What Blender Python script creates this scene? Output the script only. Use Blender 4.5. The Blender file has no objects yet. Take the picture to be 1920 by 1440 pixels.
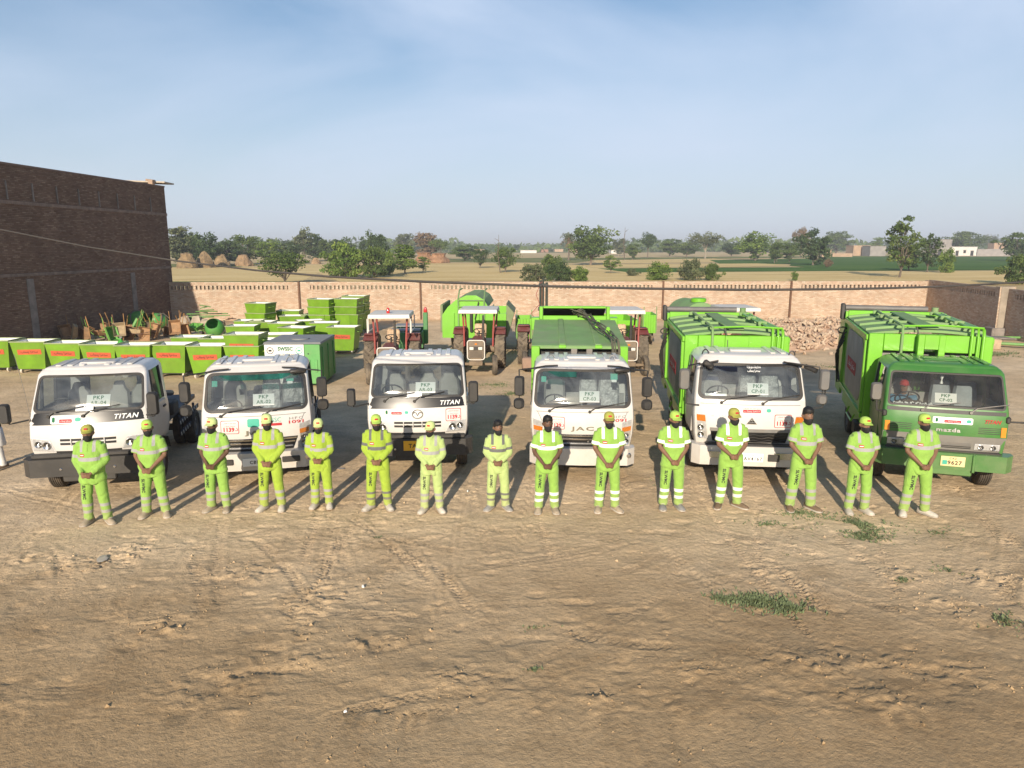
import bpy, bmesh, math, random
import numpy as np
from mathutils import Vector, Matrix, Euler
from mathutils.bvhtree import BVHTree
R = math.radians
sc = bpy.context.scene
COL = sc.collection
# ------------------------------------------------------------------ camera, sky, sun, exposure
CAM_H, PITCH, FPX = 4.65, R(10.95), 1333.0
cam_d = bpy.data.cameras.new('camera'); cam = bpy.data.objects.new('camera', cam_d); COL.objects.link(cam)
cam.location = (0, 0, CAM_H); cam.rotation_euler = (R(90) - PITCH, 0, 0)
cam_d.sensor_width = 36; cam_d.lens = 36 * FPX / 1920
cam_d.clip_start = 0.1; cam_d.clip_end = 20000
sc.camera = cam
SUN_AZ, SUN_EL = R(9.0), R(20.0)          # light travels towards (sin, cos) of SUN_AZ
world = bpy.data.worlds.new('World'); sc.world = world; world.use_nodes = True
wn = world.node_tree; wn.nodes.clear()
def wnode(t, **k):
    n = wn.nodes.new(t)
    for a, v in k.items(): setattr(n, a, v)
    return n
sky = wnode('ShaderNodeTexSky', sky_type='NISHITA', sun_disc=False, sun_elevation=SUN_EL, sun_rotation=R(189), air_density=1.0, dust_density=0.9, ozone_density=1.6, altitude=0)
bg = wnode('ShaderNodeBackground'); bg.inputs[1].default_value = 0.087
wo = wnode('ShaderNodeOutputWorld')
tc = wnode('ShaderNodeTexCoord')
mp = wnode('ShaderNodeMapping'); mp.inputs['Scale'].default_value = (1.0, 1.0, 3.2); mp.inputs['Rotation'].default_value = (0, R(14), 0.3)
ns = wnode('ShaderNodeTexNoise'); ns.inputs['Scale'].default_value = 1.5; ns.inputs['Detail'].default_value = 7; ns.inputs['Roughness'].default_value = 0.5; ns.inputs['Distortion'].default_value = 0.5
rp = wnode('ShaderNodeValToRGB'); rp.color_ramp.elements[0].position = 0.44; rp.color_ramp.elements[1].position = 0.70
rp.color_ramp.elements[0].color = (0, 0, 0, 1); rp.color_ramp.elements[1].color = (.62, .62, .62, 1)
mx = wnode('ShaderNodeMix', data_type='RGBA'); mx.inputs[7].default_value = (6.8, 7.75, 9.5, 1)
hs = wnode('ShaderNodeHueSaturation'); hs.inputs['Saturation'].default_value = 1.38
L = wn.links.new
L(tc.outputs['Generated'], mp.inputs[0]); L(mp.outputs[0], ns.inputs['Vector']); L(ns.outputs[0], rp.inputs[0])
L(sky.outputs[0], hs.inputs['Color']); L(hs.outputs[0], mx.inputs[6]); L(rp.outputs[0], mx.inputs[0]); 
sp_ = wnode('ShaderNodeSeparateXYZ'); L(tc.outputs['Generated'], sp_.inputs[0])
hr = wnode('ShaderNodeMapRange', interpolation_type='SMOOTHSTEP'); hr.inputs['From Min'].default_value = 0.0; hr.inputs['From Max'].default_value = .42; hr.inputs['To Min'].default_value = .80; hr.inputs['To Max'].default_value = 0
L(sp_.outputs[2], hr.inputs[0])
hm = wnode('ShaderNodeMix', data_type='RGBA'); hm.inputs[7].default_value = (5.8, 6.6, 8.1, 1)      # dust-laden air near the horizon
L(hr.outputs[0], hm.inputs[0]); L(mx.outputs[2], hm.inputs[6]); L(hm.outputs[2], bg.inputs[0]); L(bg.outputs[0], wo.inputs[0])
sun_d = bpy.data.lights.new('sun', 'SUN'); sun = bpy.data.objects.new('sun', sun_d); COL.objects.link(sun)
sun_d.energy = 5.0; sun_d.angle = R(0.53); sun_d.color = (1.0, 0.87, 0.70)
sun.rotation_euler = Vector((math.sin(SUN_AZ) * math.cos(SUN_EL), math.cos(SUN_AZ) * math.cos(SUN_EL), -math.sin(SUN_EL))).to_track_quat('-Z', 'Y').to_euler()
sc.view_settings.view_transform = 'Standard'; sc.view_settings.look = 'None'
sc.view_settings.exposure = 0.36; sc.view_settings.gamma = 1.0; sc.view_settings.use_curve_mapping = False
sc.render.engine = 'CYCLES'
sc.cycles.max_bounces = 8; sc.cycles.transparent_max_bounces = 16; sc.cycles.volume_bounces = 0; sc.cycles.caustics_reflective = False; sc.cycles.caustics_refractive = False

# ------------------------------------------------------------------ helpers
def ray(x, y):
    u = (x - 960) / FPX; v = -(y - 720) / FPX
    return u, math.cos(PITCH) + v * math.sin(PITCH), -math.sin(PITCH) + v * math.cos(PITCH)
def gnd(x, y, z=0.0):
    u, dy, dz = ray(x, y); t = (z - CAM_H) / dz
    return Vector((u * t, dy * t, z))
def aty(x, y, Y):
    u, dy, dz = ray(x, y); t = Y / dy
    return Vector((u * t, Y, CAM_H + dz * t))

def tag(o, label=None, cat=None, group=None, kind=None):
    if label: o['label'] = label
    if cat: o['category'] = cat
    if group: o['group'] = group
    if kind: o['kind'] = kind
    return o
def empty(name, loc=(0, 0, 0), rz=0, label=None, cat=None, group=None, scale=1):
    o = bpy.data.objects.new(name, None); COL.objects.link(o)
    o.location = loc; o.rotation_euler = (0, 0, rz); o.scale = (scale,) * 3; o.empty_display_size = .2
    return tag(o, label, cat, group)
KIDS = {}
def link(name, me, parent=None, loc=None, rot=None):
    o = bpy.data.objects.new(name, me); COL.objects.link(o)
    if parent is not None:
        o.parent = parent; KIDS.setdefault(parent.name, []).append(o)
    if loc is not None: o.location = loc
    if rot is not None: o.rotation_euler = rot
    return o
def copy_tree(o, parent=None):
    c = o.copy(); COL.objects.link(c)
    if parent is not None:
        c.parent = parent; KIDS.setdefault(parent.name, []).append(c)
    for ch in list(KIDS.get(o.name, [])): copy_tree(ch, c)
    return c

class MB:
    def __init__(s): s.v = []; s.f = []; s.m = []
    def add(s, vs, fs, m=0, M=None):
        b = len(s.v)
        for p in vs:
            p = Vector(p)
            s.v.append(tuple(M @ p) if M is not None else tuple(p))
        for f in fs: s.f.append([i + b for i in f]); s.m.append(m)
        return s
    def box(s, c, d, b=0.0, m=0, rot=None, M=None):
        hx, hy, hz = d[0] / 2, d[1] / 2, d[2] / 2; h = (hx, hy, hz)
        T = Matrix.Translation(c)
        if rot is not None: T = T @ Euler(rot).to_matrix().to_4x4()
        if M is not None: T = M @ T
        if b <= 0:
            vs = [(x, y, z) for x in (-hx, hx) for y in (-hy, hy) for z in (-hz, hz)]
            return s.add(vs, [(0, 1, 3, 2), (4, 6, 7, 5), (0, 4, 5, 1), (2, 3, 7, 6), (0, 2, 6, 4), (1, 5, 7, 3)], m, T)
        b = min(b, .49 * min(d)); vs = []; idx = {}
        for sx in (-1, 1):
            for sy in (-1, 1):
                for sz in (-1, 1):
                    sg = (sx, sy, sz)
                    for a in range(3):
                        idx[(sg, a)] = len(vs)
                        vs.append(tuple(sg[k] * (h[k] if k == a else h[k] - b) for k in range(3)))
        fs = []
        for a in range(3):
            o1, o2 = [k for k in range(3) if k != a]
            for q in (-1, 1):
                cs = []
                for (p1, p2) in ((-1, -1), (1, -1), (1, 1), (-1, 1)):
                    g = [0, 0, 0]; g[a] = q; g[o1] = p1; g[o2] = p2; cs.append(idx[(tuple(g), a)])
                fs.append(cs)
            for p1 in (-1, 1):
                for p2 in (-1, 1):
                    g1 = [0, 0, 0]; g2 = [0, 0, 0]; g1[o1] = g2[o1] = p1; g1[o2] = g2[o2] = p2; g1[a] = -1; g2[a] = 1
                    fs.append([idx[(tuple(g1), o1)], idx[(tuple(g2), o1)], idx[(tuple(g2), o2)], idx[(tuple(g1), o2)]])
        for sx in (-1, 1):
            for sy in (-1, 1):
                for sz in (-1, 1): fs.append([idx[((sx, sy, sz), a)] for a in range(3)])
        out = []
        for f in fs:
            p = [Vector(vs[i]) for i in f]; n = (p[1] - p[0]).cross(p[2] - p[0]); c0 = sum(p, Vector()) / len(p)
            out.append(f if n.dot(c0) > 0 else f[::-1])
        return s.add(vs, out, m, T)
    def rings(s, rs, m=0, caps=True, closed=True, M=None):
        n = len(rs[0]); vs = [p for r in rs for p in r]; fs = []
        for i in range(len(rs) - 1):
            for j in range(n if closed else n - 1):
                k = (j + 1) % n
                fs.append((i * n + j, i * n + k, (i + 1) * n + k, (i + 1) * n + j))
        if caps:
            fs.append(tuple(range(n))[::-1]); fs.append(tuple((len(rs) - 1) * n + j for j in range(n)))
        return s.add(vs, fs, m, M)
    def tube(s, pts, r, seg=8, m=0, caps=True, M=None, flat=None):
        pts = [Vector(p) for p in pts]; n = len(pts)
        if not hasattr(r, '__len__'): r = [r] * n
        rs = []; up = None
        for i, p in enumerate(pts):
            t = (pts[min(i + 1, n - 1)] - pts[max(i - 1, 0)]).normalized()
            if up is None: up = Vector((0, 0, 1)) if abs(t.z) < .9 else Vector((0, 1, 0))
            a = t.cross(up).normalized(); up = a.cross(t).normalized()
            ri = r[i]; ra, rb = (ri if hasattr(ri, '__len__') else (ri, ri))
            rs.append([tuple(p + a * math.cos(q) * ra + up * math.sin(q) * rb) for q in [2 * math.pi * k / seg for k in range(seg)]])
        return s.rings(rs, m, caps, M=M)
    def lathe(s, prof, seg=16, axis='z', m=0, c=(0, 0, 0), M=None, caps=False):
        rs = []
        for (r, h) in prof:
            ring = []
            for k in range(seg):
                q = 2 * math.pi * k / seg; a, b = r * math.cos(q), r * math.sin(q)
                ring.append({'z': (a, b, h), 'x': (h, a, b), 'y': (b, h, a)}[axis])
            rs.append([(p[0] + c[0], p[1] + c[1], p[2] + c[2]) for p in ring])
        return s.rings(rs, m, caps, M=M)
    def prism(s, poly, lo, hi, axis='y', m=0, M=None):
        f = {'y': lambda p, h: (p[0], h, p[1]), 'x': lambda p, h: (h, p[0], p[1]), 'z': lambda p, h: (p[0], p[1], h)}[axis]
        n = len(poly); vs = [f(p, lo) for p in poly] + [f(p, hi) for p in poly]
        fs = [(i, (i + 1) % n, n + (i + 1) % n, n + i) for i in range(n)] + [tuple(range(n))[::-1], tuple(range(n, 2 * n))]
        a = sum(poly[i][0] * poly[(i + 1) % n][1] - poly[(i + 1) % n][0] * poly[i][1] for i in range(n))
        if (a < 0) != (axis == 'y'): fs = [q[::-1] for q in fs]
        return s.add(vs, fs, m, M)
    def quad(s, a, b, c, d, m=0, M=None): return s.add([a, b, c, d], [(0, 1, 2, 3)], m, M)
    def mesh(s, name, mats, ang=38, smooth=True):
        me = bpy.data.meshes.new(name); me.from_pydata(s.v, [], s.f)
        for x in (mats if isinstance(mats, (list, tuple)) else [mats]): me.materials.append(x)
        if any(s.m): me.polygons.foreach_set('material_index', s.m)
        if smooth:
            me.polygons.foreach_set('use_smooth', [True] * len(s.f)); me.set_sharp_from_angle(angle=R(ang))
        me.update(); return me
    def build(s, name, mats, parent=None, loc=None, rot=None, ang=38, smooth=True):
        return link(name, s.mesh(name, mats, ang, smooth), parent, loc, rot)

def rrect(w, h, r, n=4, cx=0, cy=0):
    """rounded rectangle outline in 2D, counter-clockwise"""
    out = []
    for (sx, sy, a0) in ((1, 1, 0), (-1, 1, 90), (-1, -1, 180), (1, -1, 270)):
        for k in range(n + 1):
            a = R(a0 + 90 * k / n)
            out.append((cx + sx * (w / 2 - r) + r * math.cos(a), cy + sy * (h / 2 - r) + r * math.sin(a)))
    return out

# materials -----------------------------------------------------------------------------------
MATS = {}
def pm(name, col, rough=.5, metal=0.0, var=.12, scale=4.0, dust=0.0, dustcol=(.30, .23, .15), bump=0.0, bscale=40, coat=0.0, spec=.5, zdust=None, trans=0.0, sheen=0.0):
    if name in MATS: return MATS[name]
    m = bpy.data.materials.new(name); m.use_nodes = True; nt = m.node_tree; b = nt.nodes['Principled BSDF']
    ln = nt.links.new
    b.inputs['Roughness'].default_value = rough; b.inputs['Metallic'].default_value = metal
    b.inputs['Specular IOR Level'].default_value = spec; b.inputs['Coat Weight'].default_value = coat; b.inputs['Coat Roughness'].default_value = .08
    tcn = nt.nodes.new('ShaderNodeTexCoord'); oi = nt.nodes.new('ShaderNodeObjectInfo')
    ad = nt.nodes.new('ShaderNodeVectorMath'); ad.operation = 'MULTIPLY_ADD'; ad.inputs[1].default_value = (1, 1, 1)
    cb = nt.nodes.new('ShaderNodeCombineXYZ'); mu = nt.nodes.new('ShaderNodeMath'); mu.operation = 'MULTIPLY'; mu.inputs[1].default_value = 37
    ln(oi.outputs['Random'], mu.inputs[0]); ln(mu.outputs[0], cb.inputs[0]); ln(mu.outputs[0], cb.inputs[1])
    ln(tcn.outputs['Object'], ad.inputs[0]); ln(cb.outputs[0], ad.inputs[2])
    n1 = nt.nodes.new('ShaderNodeTexNoise'); n1.inputs['Scale'].default_value = scale; n1.inputs['Detail'].default_value = 6; n1.inputs['Roughness'].default_value = .6
    ln(ad.outputs[0], n1.inputs['Vector'])
    mr = nt.nodes.new('ShaderNodeMapRange'); mr.inputs['From Min'].default_value = .3; mr.inputs['From Max'].default_value = .7
    mr.inputs['To Min'].default_value = 1 - var; mr.inputs['To Max'].default_value = 1 + var
    ln(n1.outputs[0], mr.inputs[0])
    ov = nt.nodes.new('ShaderNodeMath'); ov.operation = 'MULTIPLY_ADD'; ov.inputs[1].default_value = min(.2, var); ov.inputs[2].default_value = 1 - min(.2, var) / 2; ln(oi.outputs['Random'], ov.inputs[0])
    mv = nt.nodes.new('ShaderNodeMath'); mv.operation = 'MULTIPLY'; ln(mr.outputs[0], mv.inputs[0]); ln(ov.outputs[0], mv.inputs[1])
    hv = nt.nodes.new('ShaderNodeHueSaturation'); hv.inputs['Color'].default_value = (*col, 1); ln(mv.outputs[0], hv.inputs['Value'])
    out = hv.outputs[0]
    if dust > 0:
        n2 = nt.nodes.new('ShaderNodeTexNoise'); n2.inputs['Scale'].default_value = scale * .55; n2.inputs['Detail'].default_value = 8; n2.inputs['Roughness'].default_value = .7
        ln(ad.outputs[0], n2.inputs['Vector'])
        m2 = nt.nodes.new('ShaderNodeMapRange'); m2.inputs['From Min'].default_value = .42; m2.inputs['From Max'].default_value = .72; m2.inputs['To Min'].default_value = dust * .25; m2.inputs['To Max'].default_value = dust
        ln(n2.outputs[0], m2.inputs[0]); fac = m2.outputs[0]
        if zdust is not None:
            sp = nt.nodes.new('ShaderNodeSeparateXYZ'); ln(tcn.outputs['Object'], sp.inputs[0])
            m3 = nt.nodes.new('ShaderNodeMapRange'); m3.inputs['From Min'].default_value = zdust[0]; m3.inputs['From Max'].default_value = zdust[1]; m3.inputs['To Min'].default_value = zdust[2]; m3.inputs['To Max'].default_value = 0
            ln(sp.outputs[2], m3.inputs[0]); a2 = nt.nodes.new('ShaderNodeMath'); a2.operation = 'MULTIPLY_ADD'; a2.use_clamp = True
            ln(m3.outputs[0], a2.inputs[0]); ln(n2.outputs[0], a2.inputs[1]); ln(fac, a2.inputs[2]); fac = a2.outputs[0]
        mxn = nt.nodes.new('ShaderNodeMix'); mxn.data_type = 'RGBA'; mxn.inputs[7].default_value = (*dustcol, 1)
        ln(fac, mxn.inputs[0]); ln(out, mxn.inputs[6]); out = mxn.outputs[2]
        m4 = nt.nodes.new('ShaderNodeMapRange'); m4.inputs['To Min'].default_value = rough; m4.inputs['To Max'].default_value = .95
        ln(fac, m4.inputs[0]); ln(m4.outputs[0], b.inputs['Roughness'])
    ln(out, b.inputs['Base Color'])
    if bump > 0:
        n3 = nt.nodes.new('ShaderNodeTexNoise'); n3.inputs['Scale'].default_value = bscale; n3.inputs['Detail'].default_value = 5; ln(ad.outputs[0], n3.inputs['Vector'])
        bp = nt.nodes.new('ShaderNodeBump'); bp.inputs['Strength'].default_value = 1; bp.inputs['Distance'].default_value = bump; ln(n3.outputs[0], bp.inputs['Height']); ln(bp.outputs[0], b.inputs['Normal'])
    if trans > 0:
        tr = nt.nodes.new('ShaderNodeBsdfTranslucent'); ln(out, tr.inputs[0]); ms = nt.nodes.new('ShaderNodeMixShader'); ms.inputs[0].default_value = trans
        ln(b.outputs[0], ms.inputs[1]); ln(tr.outputs[0], ms.inputs[2]); ln(ms.outputs[0], nt.nodes['Material Output'].inputs[0])
    MATS[name] = m; return m
def glass_mat(name, tint=(.62, .68, .70), rough=.02, boost=1.0, film=0.0, filmcol=(.3, .27, .22)):
    if name in MATS: return MATS[name]
    m = bpy.data.materials.new(name); m.use_nodes = True; nt = m.node_tree; nt.nodes.clear(); ln = nt.links.new
    o = nt.nodes.new('ShaderNodeOutputMaterial'); t = nt.nodes.new('ShaderNodeBsdfTransparent'); g = nt.nodes.new('ShaderNodeBsdfGlossy'); f = nt.nodes.new('ShaderNodeFresnel'); x = nt.nodes.new('ShaderNodeMixShader')
    t.inputs[0].default_value = (*tint, 1); g.inputs['Roughness'].default_value = rough; f.inputs[0].default_value = 1.5
    mu = nt.nodes.new('ShaderNodeMath'); mu.operation = 'MULTIPLY'; mu.use_clamp = True; mu.inputs[1].default_value = boost
    ln(f.outputs[0], mu.inputs[0]); ln(mu.outputs[0], x.inputs[0]); ln(t.outputs[0], x.inputs[1]); ln(g.outputs[0], x.inputs[2])
    last = x.outputs[0]
    if film > 0:          # dusty film with smears
        tcn = nt.nodes.new('ShaderNodeTexCoord'); n2 = nt.nodes.new('ShaderNodeTexNoise'); n2.inputs['Scale'].default_value = 2.2; n2.inputs['Detail'].default_value = 6; n2.inputs['Distortion'].default_value = 1
        ln(tcn.outputs['Object'], n2.inputs['Vector'])
        m2 = nt.nodes.new('ShaderNodeMapRange'); m2.inputs['From Min'].default_value = .35; m2.inputs['From Max'].default_value = .75; m2.inputs['To Min'].default_value = film * .3; m2.inputs['To Max'].default_value = film
        ln(n2.outputs[0], m2.inputs[0])
        d = nt.nodes.new('ShaderNodeBsdfDiffuse'); d.inputs[0].default_value = (*filmcol, 1); y = nt.nodes.new('ShaderNodeMixShader')
        ln(m2.outputs[0], y.inputs[0]); ln(last, y.inputs[1]); ln(d.outputs[0], y.inputs[2]); last = y.outputs[0]
    ln(last, o.inputs[0]); MATS[name] = m; return m

# text ------------------------------------------------------------------------------------------
TXT = {}
def text_mesh(s, mat, bold=0.0, shear=0.0, spacing=1.0):
    key = (s, mat.name, bold, shear, spacing)
    if key in TXT: return TXT[key]
    c = bpy.data.curves.new('lettering', 'FONT'); c.body = s; c.align_x = 'CENTER'; c.align_y = 'CENTER'; c.offset = bold; c.shear = shear; c.space_character = spacing; c.resolution_u = 2
    o = bpy.data.objects.new('lettering', c); COL.objects.link(o); bpy.context.view_layer.update()
    me = bpy.data.meshes.new_from_object(o.evaluated_get(bpy.context.evaluated_depsgraph_get()))
    bpy.data.objects.remove(o); bpy.data.curves.remove(c)
    co = np.empty(len(me.vertices) * 3); me.vertices.foreach_get('co', co); co = co.reshape(-1, 3)
    lo, hi = co.min(0), co.max(0); co -= (lo + hi) / 2
    me.vertices.foreach_set('co', co.ravel()); me.materials.clear(); me.materials.append(mat); me.update()
    TXT[key] = (me, hi[0] - lo[0], hi[1] - lo[1]); return TXT[key]
def text(name, s, mat, parent, loc, height=None, width=None, rot=(R(90), 0, 0), bold=0.0, shear=0.0, spacing=1.0):
    me, w, h = text_mesh(s, mat, bold, shear, spacing)
    o = link(name, me, parent, loc, rot)
    sx = width / w if width else height / h; sy = height / h if height else sx
    o.scale = (sx, sy, 1); return o
# joined letter forms, written right to left
SUTHRA = '\uFE8F\uFE8E\uFEA0\uFEE8\uFB58 \uFE8D\uFEAE\uFBAC\uFE98\uFEB3'            # "clean ..." first words of the bin sticker
URDU1 = '\uFE8E\uFB90 \uFEAF\uFE8D\uFEEE\uFEE7 \uFEE2\uFBFE\uFEAE\uFEE3'
URDU2 = '\uFEE6\uFEFC\uFBFE\uFEE0\uFEEB'
# ------------------------------------------------------------------ large structure: ground
rng = np.random.default_rng(7)
def vnoise(x, y, seed):
    xi = np.floor(x).astype(np.int64); yi = np.floor(y).astype(np.int64); fx = x - xi; fy = y - yi
    fx = fx * fx * (3 - 2 * fx); fy = fy * fy * (3 - 2 * fy)
    def h(a, b):
        n = (a * 374761393 + b * 668265263 + seed * 1442695041) & 0xFFFFFFFF
        n = ((n ^ (n >> 13)) * 1274126177) & 0xFFFFFFFF
        return ((n ^ (n >> 16)) & 0xFFFF) / 65535.0
    return (h(xi, yi) * (1 - fx) + h(xi + 1, yi) * fx) * (1 - fy) + (h(xi, yi + 1) * (1 - fx) + h(xi + 1, yi + 1) * fx) * fy
def fbm(x, y, seed, oct=4, gain=.5):
    s = 0; a = 1; t = 0
    for o in range(oct): s = s + a * vnoise(x * 2 ** o, y * 2 ** o, seed + o); t += a; a *= gain
    return s / t
def sm(a, b, x): t = np.clip((x - a) / (b - a), 0, 1); return t * t * (3 - 2 * t)
# tyre tracks: arcs (centre, radius, from angle, to angle, width, depth)
TRACKS = []
_r = random.Random(11)
def track_px(pts, w=.2, depth=.018, gap=None):
    P = [gnd(*p) for p in pts]
    (x1, y1), (x2, y2), (x3, y3) = [(p.x, p.y) for p in P]
    d = 2 * (x1 * (y2 - y3) + x2 * (y3 - y1) + x3 * (y1 - y2))
    if abs(d) < 1e-4: return
    ux = ((x1*x1+y1*y1)*(y2-y3)+(x2*x2+y2*y2)*(y3-y1)+(x3*x3+y3*y3)*(y1-y2))/d
    uy = ((x1*x1+y1*y1)*(x3-x2)+(x2*x2+y2*y2)*(x1-x3)+(x3*x3+y3*y3)*(x2-x1))/d
    a0 = math.atan2(y1 - uy, x1 - ux); a2 = math.atan2(y3 - uy, x3 - ux)
    da = (a2 - a0 + math.pi) % (2 * math.pi) - math.pi
    R0 = math.hypot(x1 - ux, y1 - uy)
    TRACKS.append((ux, uy, R0, a0, da, w, depth * .62, _r.random() < .35))
    if gap: TRACKS.append((ux, uy, R0 + gap, a0, da, w, depth * .62, False))
for q in [([(110,1150),(120,1090),(112,1040)],.24,.03), ([(480,1015),(530,1060),(575,1125)],.2,.022,1.6), ([(600,1110),(612,1070),(625,1010)],.2,.02), ([(0,1165),(70,1175),(130,1190)],.3,.03),
          ([(5,1180),(80,1130),(230,1040)],.28,.02), ([(20,1240),(160,1125),(300,1010)],.28,.018), ([(360,1050),(375,1095),(370,1170)],.22,.025), ([(120,1060),(240,1010),(330,985)],.25,.02),
          ([(800,1050),(850,1100),(890,1160)],.22,.018), ([(760,1020),(790,1065),(805,1110)],.22,.018), ([(1440,1060),(1480,1090),(1540,1150)],.26,.026), ([(1490,1060),(1540,1120),(1560,1180)],.26,.026),
          ([(1620,1090),(1660,1130),(1690,1110)],.24,.024), ([(1800,1110),(1815,1070),(1835,1010)],.24,.024), ([(1880,1130),(1895,1070),(1900,1000)],.3,.03), ([(1700,1180),(1800,1172),(1900,1180)],.26,.022),
          ([(560,1370),(720,1320),(860,1300)],.2,.02), ([(620,1400),(760,1345),(900,1330)],.2,.018), ([(240,1210),(330,1170),(420,1100)],.26,.026), ([(1000,1170),(1250,1215),(1500,1215)],.24,.012),
          ([(1290,1160),(1500,1215),(1750,1260)],.24,.012), ([(1100,1240),(1300,1232),(1500,1238)],.24,.012), ([(320,1330),(360,1328),(400,1345)],.3,.02), ([(1640,1290),(1720,1310),(1850,1330)],.24,.02),
          ([(1250,1030),(1180,1070),(1100,1080)],.2,.012), ([(960,1060),(1100,1040),(1200,1010)],.2,.012), ([(350,1270),(420,1250),(470,1190)],.3,.02), ([(200,1290),(120,1300),(30,1290)],.3,.015)]:
    track_px(*q)
for k in range(90):
    x0, y0 = _r.uniform(-9.5, 9.5), _r.uniform(6.6, 13.6); hd = _r.choice([_r.gauss(.15, .25), _r.gauss(2.5, .3), _r.gauss(.8, .35), _r.gauss(1.5, .25)]); R0 = _r.uniform(7, 50); sg = _r.choice((-1, 1)); ln_ = _r.uniform(1.5, 5.5)
    cx, cy = x0 - math.sin(hd) * R0 * sg, y0 + math.cos(hd) * R0 * sg; TRACKS.append((cx, cy, R0, math.atan2(y0 - cy, x0 - cx), sg * ln_ / R0, _r.uniform(.17, .25), _r.uniform(.004, .009), _r.random() < .55))
for (tx, ty, yw) in ((-7.6, 12.7, 12), (-4.85, 13.5, 13), (-1.9, 13.9, 4), (1.4, 13.8, -3), (4.65, 13.6, -7), (7.9, 12.9, -16)):
    for q in (-1, 1):
        for bend in (34, -48):
            hd = R(yw) - math.pi / 2; x0, y0 = tx + math.cos(R(yw)) * .9 * q, ty + math.sin(R(yw)) * .9 * q + 1.0; R0 = abs(bend); sg = 1 if bend > 0 else -1
            cx, cy = x0 - math.sin(hd) * R0 * sg, y0 + math.cos(hd) * R0 * sg; TRACKS.append((cx, cy, R0, math.atan2(y0 - cy, x0 - cx), sg * _r.uniform(4.5, 8) / R0, .21, .009, _r.random() < .5))
DIGS = [(445,1085,.75), (415,1085,.4), (610,1120,.85), (640,1105,.4), (590,1140,.35), (400,1285,.7), (430,1275,.4), (700,1385,.5), (620,1415,.7), (330,1180,.5), (300,1170,.4), (570,1190,.35), (1580,1255,.6), (1660,1245,.45), (1760,1130,.5),
        (1790,1150,.45), (1510,1240,.5), (470,1065,.45), (740,1200,.35), (690,1210,.3), (1310,1260,.35), (1800,1270,.5), (1120,1310,.35), (1700,1080,.45), (1870,1090,.6), (60,1050,.6), (160,1060,.5), (250,1035,.5), (1650,1320,.5), (1250,1420,.5), (560,1235,.4), (850,1270,.4), (1480,1380,.4)]
DIGW = [(gnd(a, b).x, gnd(a, b).y, r) for a, b, r in DIGS]
def ground_h(x, y):
    ca, sa = math.cos(.12), math.sin(.12)
    xr, yr = x * ca + y * sa, -x * sa + y * ca
    h = (fbm(x * .35, y * .35, 3, 3) - .5) * .04
    h += (fbm(xr * 1.3, yr * 2.1, 20, 4, .55) - .5) * .015
    h += (fbm(xr * 3.5 + 9, yr * 5, 40, 3, .6) - .5) * .012
    rough = .36 * sm(.48, .70, fbm(x * .55 + 7, y * .75, 60, 3))
    for (cx, cy, r) in DIGW:
        d2 = ((x - cx) / (r * 1.15)) ** 2 + ((y - cy) / (r * .8)) ** 2
        rough = np.maximum(rough, np.exp(-d2 * 2.0) * 1.0)
    rid = 1 - np.abs(2 * fbm(xr * 2.8, yr * 3.6, 80, 4, .6) - 1)
    h += rough * (sm(.76, .95, rid) * .026 + (fbm(x * 11, y * 13, 90, 3, .6) - .5) * .034)
    clod = fbm(x * 8.5, y * 8.5, 120, 2); h += sm(.70, .86, clod) * .026 * (.25 + rough)
    dent = fbm(x * 3.1, y * 4.6, 160, 2); h -= sm(.68, .82, dent) * .016
    worn = sm(.30, .50, fbm(x * .8, y * .8, 140, 3))
    for (cx, cy, R0, a0, da, w, dep, rib) in TRACKS:
        dx, dy = x - cx, y - cy; r = np.hypot(dx, dy); s = r - R0
        m = np.abs(s) < w * .75
        if not m.any(): continue
        an = (np.arctan2(dy[m], dx[m]) - a0 + math.pi) % (2 * math.pi) - math.pi
        if da < 0: an = -an
        al = np.abs(da); e = .7 / R0
        inside = sm(-e * .5, e, an) * (1 - sm(al - e, al + e * .5, an)); t = an * R0; sl = s[m]
        prof = np.exp(-(sl / (w * .42)) ** 4)
        bars = sm(-.2, .5, np.sin(2 * math.pi * (t + np.abs(sl) * .6) / .085))
        if rib: bars = .5 + .5 * np.cos(2 * math.pi * sl / (w / 4.6))
        edge = np.exp(-((np.abs(sl) - w * .55) / (w * .12)) ** 2) * .5
        wr = .30 + .70 * worn[m]
        h[m] += inside * wr * dep * 1.7 * (-.8 * prof + 1.25 * prof * bars + edge)
    return h
def axis(parts):
    out = [parts[0][0]]
    for a, b, st in parts:
        n = max(1, int(round((b - a) / st))); out += list(np.linspace(a, b, n + 1)[1:])
    return np.array(out)
gx = axis([(-4200, -1200, 1000), (-1200, -200, 250), (-200, -60, 35), (-60, -22, 4), (-22, -11, .25), (-11, 11, .032), (11, 22, .25), (22, 60, 4), (60, 200, 35), (200, 1200, 250), (1200, 4200, 1000)])
gy = axis([(-200, -20, 60), (-20, 4, 3), (4, 6.4, .3), (6.4, 13.5, .028), (13.5, 20, .07), (20, 48, .3), (48, 120, 8), (120, 400, 40), (400, 1200, 200), (1200, 6200, 1000)])
GX, GY = np.meshgrid(gx, gy)
fx_, fy_ = GX.ravel(), GY.ravel()
near = (np.abs(fx_) < 30) & (fy_ > 0) & (fy_ < 49)
gz = np.zeros_like(fx_)
hn = ground_h(fx_[near], fy_[near])
fade = (1 - sm(22, 30, np.abs(fx_[near]))) * (1 - sm(38, 48, fy_[near])) * sm(0, 4, fy_[near])
gz[near] = (hn + .01) * fade
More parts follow.
